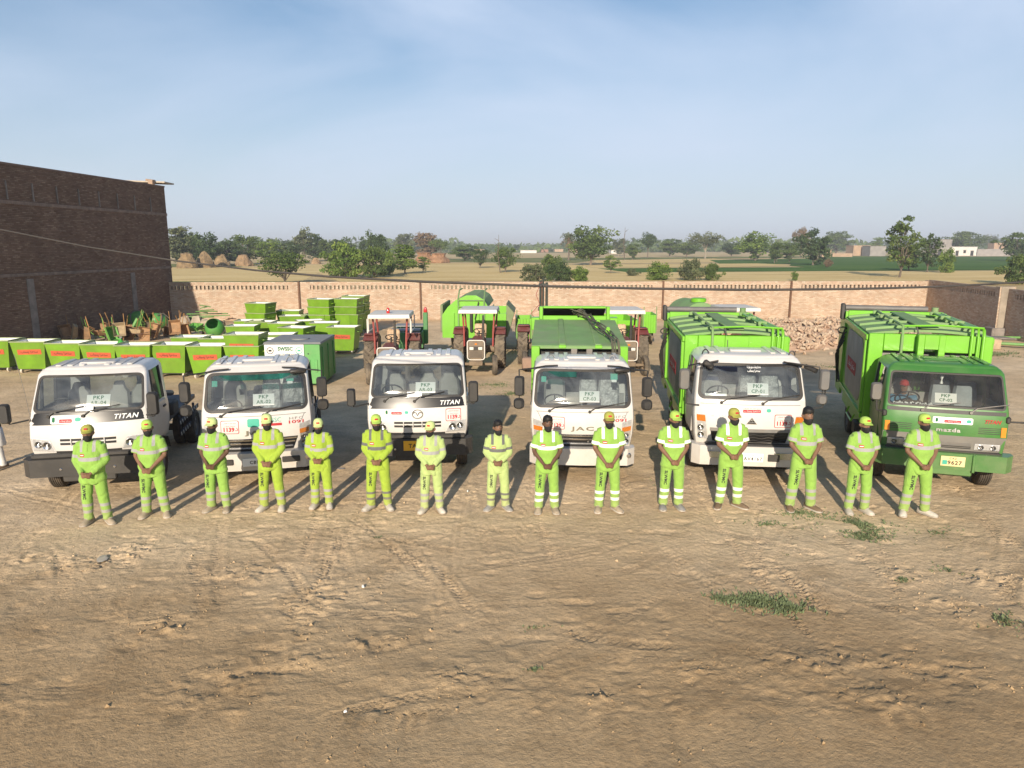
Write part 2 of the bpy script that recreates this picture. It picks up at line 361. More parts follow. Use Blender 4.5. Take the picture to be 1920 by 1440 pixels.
# press the ground level where feet and tyres stand
def ground_sheet():
    nx, ny = len(gx), len(gy)
    me = bpy.data.meshes.new('ground')
    me.vertices.add(nx * ny); me.vertices.foreach_set('co', np.stack([fx_, fy_, gz], 1).ravel())
    i = np.arange(nx - 1); j = np.arange(ny - 1); I, J = np.meshgrid(i, j); a = (J * nx + I).ravel()
    q = np.stack([a, a + 1, a + nx + 1, a + nx], 1).astype(np.int32)
    me.loops.add(q.size); me.loops.foreach_set('vertex_index', q.ravel())
    me.polygons.add(len(q)); me.polygons.foreach_set('loop_start', np.arange(len(q), dtype=np.int32) * 4); me.polygons.foreach_set('loop_total', np.full(len(q), 4, dtype=np.int32))
    me.update(calc_edges=True); me.polygons.foreach_set('use_smooth', [True] * len(q)); me.validate()
    return me
def hz(x, y): return float(np.interp(y, gy, [gz[k * len(gx) + int(np.abs(gx - x).argmin())] for k in range(len(gy))])) if False else float(gz[int(np.abs(gy - y).argmin()) * len(gx) + int(np.abs(gx - x).argmin())])

def soil_mat():
    m = bpy.data.materials.new('soil'); m.use_nodes = True; nt = m.node_tree; b = nt.nodes['Principled BSDF']; ln = nt.links.new
    b.inputs['Roughness'].default_value = .95; b.inputs['Specular IOR Level'].default_value = .12
    tcn = nt.nodes.new('ShaderNodeTexCoord')
    def noise(sc_, det=6, ro=.6, vscale=(1, 1, 1), dist=0, off=(0, 0, 0)):
        mp_ = nt.nodes.new('ShaderNodeMapping'); mp_.inputs['Scale'].default_value = vscale; mp_.inputs['Location'].default_value = off; mp_.inputs['Rotation'].default_value = (0, 0, -.12); ln(tcn.outputs['Object'], mp_.inputs[0])
        n = nt.nodes.new('ShaderNodeTexNoise'); n.inputs['Scale'].default_value = sc_; n.inputs['Detail'].default_value = det; n.inputs['Roughness'].default_value = ro; n.inputs['Distortion'].default_value = dist
        ln(mp_.outputs[0], n.inputs['Vector']); return n.outputs[0]
    def ramp(src, st):
        r = nt.nodes.new('ShaderNodeValToRGB'); e = r.color_ramp.elements
        e[0].position, e[0].color = st[0][0], (*st[0][1], 1); e[1].position, e[1].color = st[-1][0], (*st[-1][1], 1)
        for p, c in st[1:-1]: k = e.new(p); k.color = (*c, 1)
        ln(src, r.inputs[0]); return r.outputs[0]
    def mix(f, a, b_, mode='MIX'):
        x = nt.nodes.new('ShaderNodeMix'); x.data_type = 'RGBA'; x.blend_type = mode
        for s, v in ((0, f), (6, a), (7, b_)):
            if hasattr(v, 'is_linked') or hasattr(v, 'links'): ln(v, x.inputs[s])
            else: x.inputs[s].default_value = v
        return x.outputs[2]
    # large patches: dry pale crust against damper brown soil
    big = ramp(noise(.22, 5, .55, dist=.4), [(.28, (.50, .36, .215)), (.45, (.61, .455, .285)), (.58, (.70, .535, .345)), (.72, (.76, .60, .41))])
    mid = ramp(noise(1.4, 7, .65, (1, 1.3, 1)), [(.28, (.76, .74, .71)), (.5, (1, 1, 1)), (.72, (1.12, 1.11, 1.09))])
    c = mix(1.0, big, mid, 'MULTIPLY')
    fine = ramp(noise(16, 6, .7, (1, 1.1, 1)), [(.25, (.62, .60, .57)), (.5, (1, 1, 1)), (.75, (1.2, 1.19, 1.17))])
    c = mix(.8, c, fine, 'MULTIPLY')
    # grey silty stains and darker damp streaks
    g1 = ramp(noise(.62, 6, .62, (.8, 1.3, 1), .8, (5, 2, 0)), [(.50, (0, 0, 0)), (.70, (.4,) * 3)])
    c = mix(g1, c, (.36, .30, .215, 1))
    g2 = ramp(noise(3.2, 7, .7, (.8, 1.4, 1), .5, (11, 3, 0)), [(.62, (0, 0, 0)), (.78, (.28,) * 3)])
    c = mix(g2, c, (.29, .20, .105, 1))
    # darker nearer end: lens vignette painted into the soil colour, besides damper soil
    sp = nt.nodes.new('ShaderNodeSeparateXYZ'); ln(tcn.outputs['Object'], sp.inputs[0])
    near_dark = nt.nodes.new('ShaderNodeMath'); near_dark.operation = 'MULTIPLY_ADD'; near_dark.inputs[1].default_value = 5.0; ln(noise(.3, 5, .6, (.7, 1.2, 1)), near_dark.inputs[0]); ln(sp.outputs[1], near_dark.inputs[2])
    dm = nt.nodes.new('ShaderNodeMapRange'); dm.interpolation_type = 'SMOOTHSTEP'; dm.inputs['From Min'].default_value = 9.0; dm.inputs['From Max'].default_value = 14.2; dm.inputs['To Min'].default_value = .85; dm.inputs['To Max'].default_value = 0; ln(near_dark.outputs[0], dm.inputs[0])
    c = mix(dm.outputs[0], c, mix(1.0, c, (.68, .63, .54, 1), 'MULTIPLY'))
    ln(c, b.inputs['Base Color'])
    h1 = noise(9, 8, .7, (1, 1.15, 1)); h2 = noise(60, 4, .7)
    ma = nt.nodes.new('ShaderNodeMath'); ma.operation = 'MULTIPLY_ADD'; ma.inputs[1].default_value = .16; ln(h2, ma.inputs[0]); ln(h1, ma.inputs[2])
    bp = nt.nodes.new('ShaderNodeBump'); bp.inputs['Strength'].default_value = 1.0; bp.inputs['Distance'].default_value = .03; ln(ma.outputs[0], bp.inputs['Height']); ln(bp.outputs[0], b.inputs['Normal'])
    return m
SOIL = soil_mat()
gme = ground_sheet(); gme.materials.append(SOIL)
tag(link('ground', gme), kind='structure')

# fields beyond the wall ---------------------------------------------------------------------------
def field_mat(name, c1, c2, c3, row=0.0):
    m = bpy.data.materials.new(name); m.use_nodes = True; nt = m.node_tree; b = nt.nodes['Principled BSDF']; ln = nt.links.new
    b.inputs['Roughness'].default_value = 1; b.inputs['Specular IOR Level'].default_value = .05
    tcn = nt.nodes.new('ShaderNodeTexCoord'); mp_ = nt.nodes.new('ShaderNodeMapping'); mp_.inputs['Scale'].default_value = (.35, 1, 1); ln(tcn.outputs['Object'], mp_.inputs[0])
    n = nt.nodes.new('ShaderNodeTexNoise'); n.inputs['Scale'].default_value = .09; n.inputs['Detail'].default_value = 9; n.inputs['Roughness'].default_value = .72; ln(mp_.outputs[0], n.inputs['Vector'])
    r = nt.nodes.new('ShaderNodeValToRGB'); e = r.color_ramp.elements; e[0].position = .36; e[0].color = (*c1, 1); e[1].position = .66; e[1].color = (*c3, 1); k = e.new(.5); k.color = (*c2, 1); ln(n.outputs[0], r.inputs[0])
    ln(r.outputs[0], b.inputs['Base Color'])
    n2 = nt.nodes.new('ShaderNodeTexNoise'); n2.inputs['Scale'].default_value = 2.0; n2.inputs['Detail'].default_value = 5; ln(tcn.outputs['Object'], n2.inputs['Vector'])
    bp = nt.nodes.new('ShaderNodeBump'); bp.inputs['Distance'].default_value = .15; ln(n2.outputs[0], bp.inputs['Height']); ln(bp.outputs[0], b.inputs['Normal'])
    MATS[name] = m; return m
F_TAN = field_mat('stubble', (.56, .41, .18), (.68, .515, .24), (.76, .60, .31))
F_TAN2 = field_mat('dry_field', (.45, .345, .18), (.56, .43, .23), (.62, .49, .28))
F_GRN = field_mat('green_crop', (.055, .12, .025), (.075, .155, .032), (.11, .18, .045))
F_GRN2 = field_mat('verge', (.11, .16, .045), (.18, .20, .07), (.32, .29, .13))
fz = [0.02]
def field(name, pts, m):
    fz[0] += .006
    mb = MB(); vs = [tuple(gnd(x, y) + Vector((0, 0, fz[0]))) for x, y in pts]
    mb.add(vs, [tuple(range(len(vs)))]); o = mb.build(name, m, smooth=False); tag(o, kind='structure'); return o
field('dry_field', [(-900, 556), (2800, 556), (1500, 463.2), (500, 463.2)], F_TAN2)
field('field', [(-300, 531), (560, 531), (620, 500), (-200, 503)], F_TAN)
field('verge', [(-300, 540), (720, 535), (700, 531), (560, 528), (-200, 529)], F_GRN)
field('verge', [(-300, 502), (450, 501), (470, 496), (330, 495), (-200, 496)], F_GRN2)
field('field', [(560, 497), (760, 494), (1010, 494), (990, 527), (640, 530)], F_TAN)
field('verge', [(780, 491), (1080, 493), (1120, 488), (1080, 483), (800, 486)], F_GRN2)
field('field', [(1010, 497), (1130, 496), (1200, 512), (1240, 535), (1000, 535)], F_TAN)
field('green_crop', [(1120, 504), (1560, 501), (1960, 500), (1960, 507), (1560, 508.5), (1180, 511.5)], F_GRN)
field('field', [(1140, 512), (1500, 509.5), (2100, 508), (2300, 535), (1100, 536)], F_TAN)
field('verge', [(1000, 485), (1700, 479), (1700, 481), (1100, 488)], F_GRN2)
field('field', [(1110, 488.5), (1340, 485), (1400, 491), (1120, 495)], F_TAN)
field('green_crop', [(1330, 488), (1700, 482), (1700, 497), (1350, 495)], F_GRN)
field('field', [(1090, 497), (1420, 494.5), (1500, 498), (1340, 502.5), (1110, 503)], F_TAN)
field('green_crop', [(1490, 489), (1560, 482), (2300, 480), (2600, 506.5), (1580, 506.5), (1480, 499)], F_GRN)
field('verge', [(700, 472), (1300, 471), (1300, 473), (700, 475)], F_GRN2)

# ------------------------------------------------------------------ brick walls and the tall building
def brick_mat(name, c1, c2, mortar, scale, swap=False, stain=.4, spread=.5, bw=.235, bh=.078):
    m = bpy.data.materials.new(name); m.use_nodes = True; nt = m.node_tree; b = nt.nodes['Principled BSDF']; ln = nt.links.new
    b.inputs['Roughness'].default_value = .92; b.inputs['Specular IOR Level'].default_value = .15
    tcn = nt.nodes.new('ShaderNodeTexCoord'); sp = nt.nodes.new('ShaderNodeSeparateXYZ'); ln(tcn.outputs['Object'], sp.inputs[0])
    cb = nt.nodes.new('ShaderNodeCombineXYZ'); ad = nt.nodes.new('ShaderNodeMath'); ad.operation = 'ADD'; ln(sp.outputs[0], ad.inputs[0]); ln(sp.outputs[1], ad.inputs[1])
    ln(ad.outputs[0], cb.inputs[0]); ln(sp.outputs[2], cb.inputs[1])
    # courses wander a little
    nw = nt.nodes.new('ShaderNodeTexNoise'); nw.inputs['Scale'].default_value = 1.3; nw.inputs['Detail'].default_value = 3; ln(cb.outputs[0], nw.inputs['Vector'])
    wv = nt.nodes.new('ShaderNodeVectorMath'); wv.operation = 'MULTIPLY_ADD'; wv.inputs[1].default_value = (.010, .004, 0); ln(nw.outputs['Color'], wv.inputs[0]); ln(cb.outputs[0], wv.inputs[2])
    bt = nt.nodes.new('ShaderNodeTexBrick'); bt.inputs['Scale'].default_value = 1; bt.inputs['Brick Width'].default_value = bw; bt.inputs['Row Height'].default_value = bh
    bt.inputs['Mortar Size'].default_value = .009; bt.inputs['Mortar Smooth'].default_value = .25; bt.inputs['Bias'].default_value = 0
    bt.inputs['Color1'].default_value = (0, 0, 0, 1); bt.inputs['Color2'].default_value = (1, 1, 1, 1); bt.inputs['Mortar'].default_value = (0, 0, 0, 1)
    ln(wv.outputs[0], bt.inputs['Vector'])
    r = nt.nodes.new('ShaderNodeValToRGB'); r.color_ramp.interpolation = 'LINEAR'; e = r.color_ramp.elements
    cols = c1 if isinstance(c1, list) else [c1, c2]
    e[0].color = (*cols[0], 1); e[1].color = (*cols[-1], 1)
    for i, c in enumerate(cols[1:-1]): k = e.new((i + 1) / (len(cols) - 1)); k.color = (*c, 1)
    ln(bt.outputs['Color'], r.inputs[0])
    mx_ = nt.nodes.new('ShaderNodeMix'); mx_.data_type = 'RGBA'; mx_.inputs[7].default_value = (*mortar, 1); ln(bt.outputs['Fac'], mx_.inputs[0]); ln(r.outputs[0], mx_.inputs[6])
    n2 = nt.nodes.new('ShaderNodeTexNoise'); n2.inputs['Scale'].default_value = .8; n2.inputs['Detail'].default_value = 8; n2.inputs['Roughness'].default_value = .68; ln(cb.outputs[0], n2.inputs['Vector'])
    mr = nt.nodes.new('ShaderNodeMapRange'); mr.inputs['From Min'].default_value = .3; mr.inputs['From Max'].default_value = .7; mr.inputs['To Min'].default_value = 1 - stain; mr.inputs['To Max'].default_value = 1 + stain * .6; ln(n2.outputs[0], mr.inputs[0])
    hv = nt.nodes.new('ShaderNodeHueSaturation'); ln(mx_.outputs[2], hv.inputs['Color']); ln(mr.outputs[0], hv.inputs['Value'])
    ln(hv.outputs[0], b.inputs['Base Color'])
    n3 = nt.nodes.new('ShaderNodeTexNoise'); n3.inputs['Scale'].default_value = 25; n3.inputs['Detail'].default_value = 4; ln(tcn.outputs['Object'], n3.inputs['Vector'])
    ma = nt.nodes.new('ShaderNodeMath'); ma.operation = 'MULTIPLY_ADD'; ma.inputs[1].default_value = -1.0; ln(bt.outputs['Fac'], ma.inputs[0])
    mb2 = nt.nodes.new('ShaderNodeMath'); mb2.operation = 'MULTIPLY_ADD'; mb2.inputs[1].default_value = .5; ln(n3.outputs[0], mb2.inputs[0]); ln(bt.outputs['Color'], mb2.inputs[2]); ln(mb2.outputs[0], ma.inputs[2])
    bp = nt.nodes.new('ShaderNodeBump'); bp.inputs['Distance'].default_value = .006; ln(ma.outputs[0], bp.inputs['Height']); ln(bp.outputs[0], b.inputs['Normal'])
    MATS[name] = m; return m
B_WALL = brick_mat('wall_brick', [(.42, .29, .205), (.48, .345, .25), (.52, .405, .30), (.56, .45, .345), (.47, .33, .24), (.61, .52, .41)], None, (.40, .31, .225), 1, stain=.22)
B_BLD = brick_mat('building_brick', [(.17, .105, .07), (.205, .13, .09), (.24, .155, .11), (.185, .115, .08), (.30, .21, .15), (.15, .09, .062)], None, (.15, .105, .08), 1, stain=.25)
PLASTER = pm('plaster', (.33, .28, .22), .95, var=.25, scale=1.5, bump=.01, bscale=20)
CEMENT = pm('cement', (.215, .19, .17), .95, var=.3, scale=2.5, bump=.01, bscale=25)
RUST_P = pm('rusty_steel', (.14, .075, .045), .85, var=.3, scale=6)

def wall_section(a, b, H0, H1, group, label, pier=True, gap0=.7, gap1=.7):
    """boundary wall bay from a to b: solid base, open brick lattice, coping, pier at its start"""
    a, b = Vector((a[0], a[1])), Vector((b[0], b[1])); d = b - a; Ln = d.length; rz = math.atan2(d.y, d.x)
    root = empty('brick_wall', (a.x, a.y, 0), rz, label, 'wall', group)
    T = .23; zl = H0 - .48; lh = .26
    mb = MB(); mb.box((Ln / 2, 0, (zl - .3) / 2), (Ln - .02, T, zl + .3), 0); mb.build('wall_base', B_WALL, root, smooth=False)
    mb = MB()
    mb.box((gap0 / 2, 0, zl + lh / 2), (gap0, T, lh)); mb.box((Ln - gap1 / 2 - .01, 0, zl + lh / 2), (gap1 - .02, T, lh))
    n = int((Ln - gap0 - gap1) / .262); st = (Ln - gap0 - gap1) / n
    rr = random.Random(int(Ln * 100 + a.x * 7))
    for i in range(n):
        if i % 1 == 0: mb.box((gap0 + (i + .5) * st + rr.uniform(-.012, .012), rr.uniform(-.01, .01), zl + lh / 2), (st * .52, T, lh))
    tag(mb.build('lattice', B_WALL, root, smooth=False), kind='stuff')
    mb = MB(); mb.box((Ln / 2, 0, zl + lh + .11), (Ln - .02, T + .012, .22), 0); mb.build('coping', B_WALL, root, smooth=False)
    if pier:
        mb = MB(); mb.box((0, -.06, H0 / 2 - .15), (.10, T + .16, H0 + .36), 0); mb.build('pier', RUST_P if pier == 'thin' else B_WALL, root, smooth=False)
    return root
WA, WB = gnd(333, 600), gnd(1735, 596)
def wp(px): 
    t = (px - 333) / (1735 - 333.0); z = WA.y + (WB.y - WA.y) * t
    return aty(px, 600, z)
wx = [300, 565, 790, 1015, 1240, 1477, 1735]
wn_ = ['starting in the shade of the tall building', 'second bay from the tall brick building', 'behind the two tractors', 'behind the raised black hydraulic mast', 'behind the round tank hatch', 'behind the loose brick heap']
for i in range(6):
    A, B = wp(wx[i]), wp(wx[i + 1])
    wall_section((A.x, A.y), (B.x, B.y), 2.42, 2.42, 'bays of the brick boundary wall', 'sunlit brick boundary wall bay with open lattice, ' + wn_[i], pier='thin' if i else False)
CR = wp(1735); PR = gnd(1880, 631)
mb = MB(); mb.box((0, 0, 1.05), (.36, .36, 2.84), 0)
o = mb.build('corner_pier', B_WALL, None, (CR.x, CR.y, 0), smooth=False); tag(o, 'brick corner pier where the back wall meets the shaded side wall', 'pier')
d = Vector((PR.x - CR.x, PR.y - CR.y)); d.normalize()
A2 = Vector((CR.x, CR.y)) + d * .2; B2 = Vector((PR.x, PR.y)); C2 = B2 + d * 9; D2 = C2 + d * 10
wall_section(A2, B2 - d * .25, 2.5, 2.5, 'bays of the shaded side wall', 'shaded side wall bay between the corner and the buttress pier', pier=False)
wall_section(B2 + d * .25, C2, 2.5, 2.5, 'bays of the shaded side wall', 'shaded side wall bay nearer than the buttress pier, at the picture edge', pier=False)
rzp = math.atan2(d.y, d.x)
root = empty('buttress_pier', (B2.x, B2.y, 0), rzp, 'square brick buttress pier with plastered sunlit face on the side wall', 'pier')
mb = MB(); mb.box((0, -.15, 1.15), (.46, .75, 2.9), 0); mb.build('shaft', B_WALL, root, smooth=False)
mb = MB(); mb.box((.245, -.15, 1.2), (.03, .6, 2.8), 0); mb.build('plaster_face', PLASTER, root, smooth=False)
mb = MB(); mb.box((0, -.2, .2), (.9, 1.1, .55), .03); mb.build('footing', CEMENT, root, smooth=False)

# tall brick building on the left
BC = gnd(330, 599)                                   # its far corner, at the wall
baz = R(4.3); bd = Vector((math.sin(baz), math.cos(baz)))
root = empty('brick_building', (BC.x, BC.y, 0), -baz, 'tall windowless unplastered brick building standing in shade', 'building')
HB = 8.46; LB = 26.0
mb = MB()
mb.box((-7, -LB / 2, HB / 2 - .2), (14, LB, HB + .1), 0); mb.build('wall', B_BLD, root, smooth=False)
mb = MB()
mb.box((.012, -LB / 2, 6.62), (.06, LB, .16), 0); mb.build('string_course', pm('string_course', (.22, .16, .125), .95, var=.3, scale=3, bump=.02, bscale=12), root, smooth=False)
mb = MB(); mb.box((.008, -LB / 2, 3.35), (.05, LB, .14), 0); mb.build('floor_band', pm('floor_band', (.20, .15, .12), .95, var=.35, scale=3, bump=.02, bscale=12), root, smooth=False)
for i in range(11):                                   # slim grey tie posts in the parapet
    mb = MB(); mb.box((.02, -1.7 - i * 1.62, 7.15), (.05, .07, .82), 0); mb.build('tie_post', CEMENT, root, smooth=False)
for (yy, w) in ((-4.2, .42), (-12.3, .45), (-19, .4)):
    mb = MB(); mb.box((.006, yy, 1.5), (.03, w, 3.3), 0); mb.build('cement_strip', CEMENT, root, smooth=False)
mb = MB(); mb.box((-.02, -LB / 2, HB - .14), (.10, LB + .04, .09), 0); mb.build('parapet_edge', pm('parapet_edge', (.20, .135, .105), .95, var=.3, scale=4, bump=.02), root, smooth=False)
mb = MB(); mb.box((-1.0, -.4, HB + .1), (3.0, 1.4, .09), .01, rot=(0, .03, .12)); o = mb.build('roof_board', pm('bleached_board', (.42, .36, .28), .8, var=.2), root)
mb = MB(); mb.box((-.55, -.5, HB + .2), (.5, .4, .12), .02, rot=(0, .1, .3)); mb.build('roof_rubble', pm('rubble', (.34, .24, .17), .9, var=.25), root); mb = MB(); mb.box((-.1, -1.2, HB + .02), (.3, .3, .3), .02); mb.build('roof_block', MATS['rubble'], root)
# ------------------------------------------------------------------ trucks
WHITE = pm('white_paint', (.61, .60, .585), .28, var=.03, scale=3, dust=.26, dustcol=(.44, .36, .26), coat=.35, zdust=(.4, 1.3, .7))
GREENT = pm('cab_green_paint', (.028, .165, .022), .33, var=.08, scale=3, dust=.24, dustcol=(.27, .28, .15), coat=.3, zdust=(.4, 1.2, .4))
LIME = pm('body_lime_paint', (.15, .46, .010), .38, var=.06, scale=2.5, dust=.22, dustcol=(.25, .33, .12), coat=.25)
LIMED = pm('dusty_roof_paint', (.15, .31, .085), .65, var=.18, scale=2.0, dust=.8, dustcol=(.25, .285, .18))
BLACKP = pm('black_plastic', (.018, .018, .019), .5, var=.2, scale=5, dust=.22, dustcol=(.18, .15, .11))
BLACKG = pm('gloss_black', (.008, .008, .009), .32, var=.1, scale=5, dust=.05, dustcol=(.2, .17, .13), coat=.1)
RUBBER = pm('tyre_rubber', (.022, .021, .020), .85, var=.3, scale=7, dust=.75, dustcol=(.21, .165, .115), bump=.006, bscale=60)
RIMM = pm('rim_paint', (.32, .31, .30), .5, metal=.3, var=.2, dust=.6, dustcol=(.25, .2, .14))
CHROME = pm('chrome', (.72, .72, .72), .18, metal=1, var=.05, dust=.15)
STEELG = pm('grey_steel', (.19, .19, .19), .5, metal=.4, var=.2, dust=.4)
BUMPD = pm('dark_bumper', (.028, .027, .026), .55, var=.2, scale=4, dust=.35, dustcol=(.13, .11, .085))
GREYBAND = pm('grey_band', (.20, .195, .18), .5, metal=.2, var=.1, dust=.35, dustcol=(.28, .23, .17))
CHASSIS = pm('chassis_black', (.02, .02, .022), .65, var=.3, dust=.45, dustcol=(.14, .115, .08))
NAVY = pm('navy_steel', (.013, .018, .038), .45, var=.2, dust=.3, dustcol=(.13, .11, .09))
GLASS = glass_mat('windscreen_glass', (.74, .81, .82), .05, 2.6, film=.20, filmcol=(.44, .47, .48))  # film's pale grey-blue paints sky sheen onto the dusty pane
GLASSD = glass_mat('side_glass', (.5, .55, .55), .02, 1.0, film=.1)
LENS = glass_mat('lamp_glass', (.93, .93, .93), .03, 1.2)
AMBER = pm('amber_lens', (.80, .24, .02), .2, var=.05, coat=1)
SEATM = pm('seat_vinyl', (.25, .24, .215), .6, var=.15)
SEATP = pm('plastic_seat_wrap', (.30, .30, .29), .22, var=.35, scale=7, bump=.06, bscale=9)
DASH = pm('dash_plastic', (.05, .05, .052), .6, var=.1, dust=.3)
TRIM = pm('cab_trim', (.30, .29, .27), .8, var=.1)
PAPER = pm('white_card', (.78, .78, .75), .8, var=.03)
INKG = pm('green_ink', (.01, .13, .045), .8, var=.02)
INKR = pm('red_ink', (.42, .02, .025), .7, var=.02)
INKK = pm('black_ink', (.02, .02, .02), .8, var=.02)
INKW = pm('white_ink', (.85, .85, .83), .7, var=.02)
INKT = pm('teal_print', (.05, .38, .27), .6, var=.05)
PLATEY = pm('yellow_plate', (.80, .42, .02), .5, var=.05)

class Cab:
    """Cab shell in truck space: front towards -y, x to the viewer's right."""
    def __init__(s, rings, yb, bow, rc, wb, wt, tw=.90):
        s.rg = rings; s.yb = yb; s.bow = bow; s.rc = rc; s.wb = wb; s.wt = wt; s.tw = tw
        s.zs = [r[0] for r in rings]; s.yfs = [r[1] for r in rings]; s.ws = [r[2] for r in rings]
    def yf(s, z): return float(np.interp(z, s.zs, s.yfs))
    def w(s, z): return float(np.interp(z, s.zs, s.ws))
    def fy(s, x, z):
        w = s.w(z); t = min(abs(x) / w, 1.0); tc = s.tw
        if t <= tc: return s.yf(z) + s.bow * t * t
        q = (t - tc) / (1 - tc); return s.yf(z) + s.bow * tc * tc + s.rc * (1 - math.sqrt(max(0, 1 - q * q)))
    def ring(s, z, sA, sB):
        w = s.w(z); tc = s.tw; h = []
        for t in (0, .25, .5, .75, tc): h.append((t * w, s.fy(t * w, z)))
        for q in (.45, .8, .97): x = (tc + (1 - tc) * q) * w; h.append((x, s.fy(x, z)))
        y0 = s.yf(z) + s.bow * tc * tc + s.rc
        h.append((w, y0 + .02))
        for y in (sA, (sA + sB) / 2, sB): h.append((w, max(y, y0 + .04)))
        h += [(w, s.yb - .08), (w - .03, s.yb - .02), (w - .10, s.yb), (w * .45, s.yb), (0, s.yb)]
        return [(x, y, z) for x, y in h] + [(-x, y, z) for x, y in h[-2:0:-1]]
    def shell(s, mat, parent, sA=.62, sB=1.42, rear_window=True):
        K = 17; mb = MB(); zs = sorted(set(s.zs + [s.wb, s.wt])); rs = [s.ring(z, sA, sB) for z in zs]; n = len(rs[0])
        vs = [p for r in rs for p in r]; fs = []
        iw, it = zs.index(s.wb), zs.index(s.wt)
        for i in range(len(rs) - 1):
            for j in range(n):
                k = (j + 1) % n; jj = j if j < K - 1 else n - 1 - j
                if iw <= i < it and (jj <= 3 or 9 <= jj <= 10 or (rear_window and jj == 15)): continue
                fs.append((i * n + j, i * n + k, (i + 1) * n + k, (i + 1) * n + j))
        mb.add(vs, fs)
        # roof cap
        top = rs[-1]; zt = zs[-1]; cx = 0; cy = (s.yf(zt) + s.yb) / 2; prev = len(rs) - 1; caps = [top]
        for sc_, dz in ((.975, .022), (.92, .045), (.6, .06), (.2, .066)):
            caps.append([(x * sc_, cy + (y - cy) * sc_, zt + dz) for x, y, z in top])
        mb2 = MB(); mb2.rings(caps, caps=False); nn = len(caps[0]); mb2.f.append([4 * nn + q for q in range(nn)]); mb2.m.append(0)
        sh = mb.build('cab_body', mat, parent, ang=32); rf = mb2.build('cab_roof', mat, parent, ang=50)
        s.zroof = zt; s.cy = cy
        inn = MB(); bot = rs[0]; inn.add([(x * .97, y + .03 if y < .8 else y - .03, .95) for x, y, z in bot], [tuple(range(n))]); 
        # inner lining: roof and back wall seen through the glass
        w = s.w(s.wt) - .05; inn.box((0, (s.yf(zt) + s.yb) / 2 + .12, zt - .03), (w * 2, s.yb - s.yf(zt) - .3, .02), 0)
        wi = s.w(1.4) - .05; hb = s.wb - .98
        inn.box((0, s.yb - .05, .98 + hb / 2), (wi * 2, .03, hb)); 
        for q in (-1, 1): inn.box((q * (wi + .012), (sB + .3) / 2, .98 + hb / 2), (.02, sB - .3, hb))
        inn.build('cab_lining', TRIM, parent, smooth=False)
        return sh
    def patch(s, name, mat, parent, x0, x1, z0, z1, off=.006, nx=10, nz=3, corners=None, thick=.02):
        """slab that follows the cab front; corners = 4 (x,z) bl, br, tr, tl"""
        c = corners or [(x0, z0), (x1, z0), (x1, z1), (x0, z1)]
        F = []; B = []
        for j in range(nz + 1):
            v = j / nz
            for i in range(nx + 1):
                u = i / nx
                x = (c[0][0] * (1 - u) + c[1][0] * u) * (1 - v) + (c[3][0] * (1 - u) + c[2][0] * u) * v
                z = (c[0][1] * (1 - u) + c[1][1] * u) * (1 - v) + (c[3][1] * (1 - u) + c[2][1] * u) * v
                y = s.fy(x, z); F.append((x, y - off, z)); B.append((x, y - off + thick, z))
        n = len(F); W = nx + 1; fs = []
        for j in range(nz):
            for i in range(nx): a = j * W + i; fs.append((a, a + 1, a + W + 1, a + W)); fs.append((n + a, n + a + W, n + a + W + 1, n + a + 1))
        rim = [i for i in range(W)] + [j * W + nx for j in range(1, nz + 1)] + [nz * W + i for i in range(nx - 1, -1, -1)] + [j * W for j in range(nz - 1, 0, -1)]
        for a, b in zip(rim, rim[1:] + rim[:1]): fs.append((a, n + a, n + b, b))
        mb = MB(); mb.add(F + B, fs); return mb.build(name, mat, parent, ang=40)
    def rpatch(s, name, mat, parent, cx, cz, w, h, r, off=.006, thick=.012):
        """rounded slab on the cab front"""
        out = rrect(w, h, r, 4, cx, cz); mb = MB()
        lv = [1, .66, .33]; rs = [[(cx + (x - cx) * l, s.fy(cx + (x - cx) * l, cz + (z - cz) * l) - off, cz + (z - cz) * l) for x, z in out] for l in lv]
        back = [(x, s.fy(x, z) - off + thick, z) for x, z in out]
        mb.rings([back] + rs, caps=False); n = len(out); mb.f.append([3 * n + q for q in range(n)]); mb.m.append(0)
        return mb.build(name, mat, parent, ang=40)
    def text(s, name, body, mat, parent, cx, cz, height=None, width=None, off=.012, bold=0.0, shear=0.0, spacing=1.0, depth=0.0):
        me0, w, h = text_mesh(body, mat, bold, shear, spacing); me = me0.copy()
        sx = width / w if width else height / h; sy = height / h if height else sx
        co = np.empty(len(me.vertices) * 3); me.vertices.foreach_get('co', co); co = co.reshape(-1, 3); out = np.empty_like(co)
        for i, (a, b, c_) in enumerate(co):
            x = cx + a * sx; z = cz + b * sy; out[i] = (x, s.fy(x, z) - off, z)
        me.vertices.foreach_set('co', out.ravel()); me.update()
        return link(name, me, parent)
    def windscreen(s, parent, glass, seal=.05, rad=.12, wfrac=.985, bar=0, body=None):
        """rounded pane, black rubber seal, and the painted corners round it"""
        tw = .75; zb, zt = s.wb, s.wt
        def S(u, v, off=0):
            z = zb + (zt - zb) * v; x = u * s.w(z) * s.tw; return (x, s.fy(x, z) - off, z)
        hw = (s.w(zb) + s.w(zt)) / 2 * s.tw; hh = (zt - zb) / 2
        def loop(inset, r):
            return [(x / hw, .5 + z / (2 * hh)) for x, z in rrect(2 * hw - 2 * inset, 2 * hh - 2 * inset, r, 5)]
        R1 = loop(.004, rad); R2 = loop(seal, max(.02, rad - seal * .5)); n = len(R1)
        sq = []
        for (u, v) in R1:                              # square outline matching every rounded point
            a, b = u, (v - .5) * 2; k = max(abs(a), abs(b)); 
            pu, pv = (a / k, b / k)
            sq.append((pu, .5 + pv / 2))
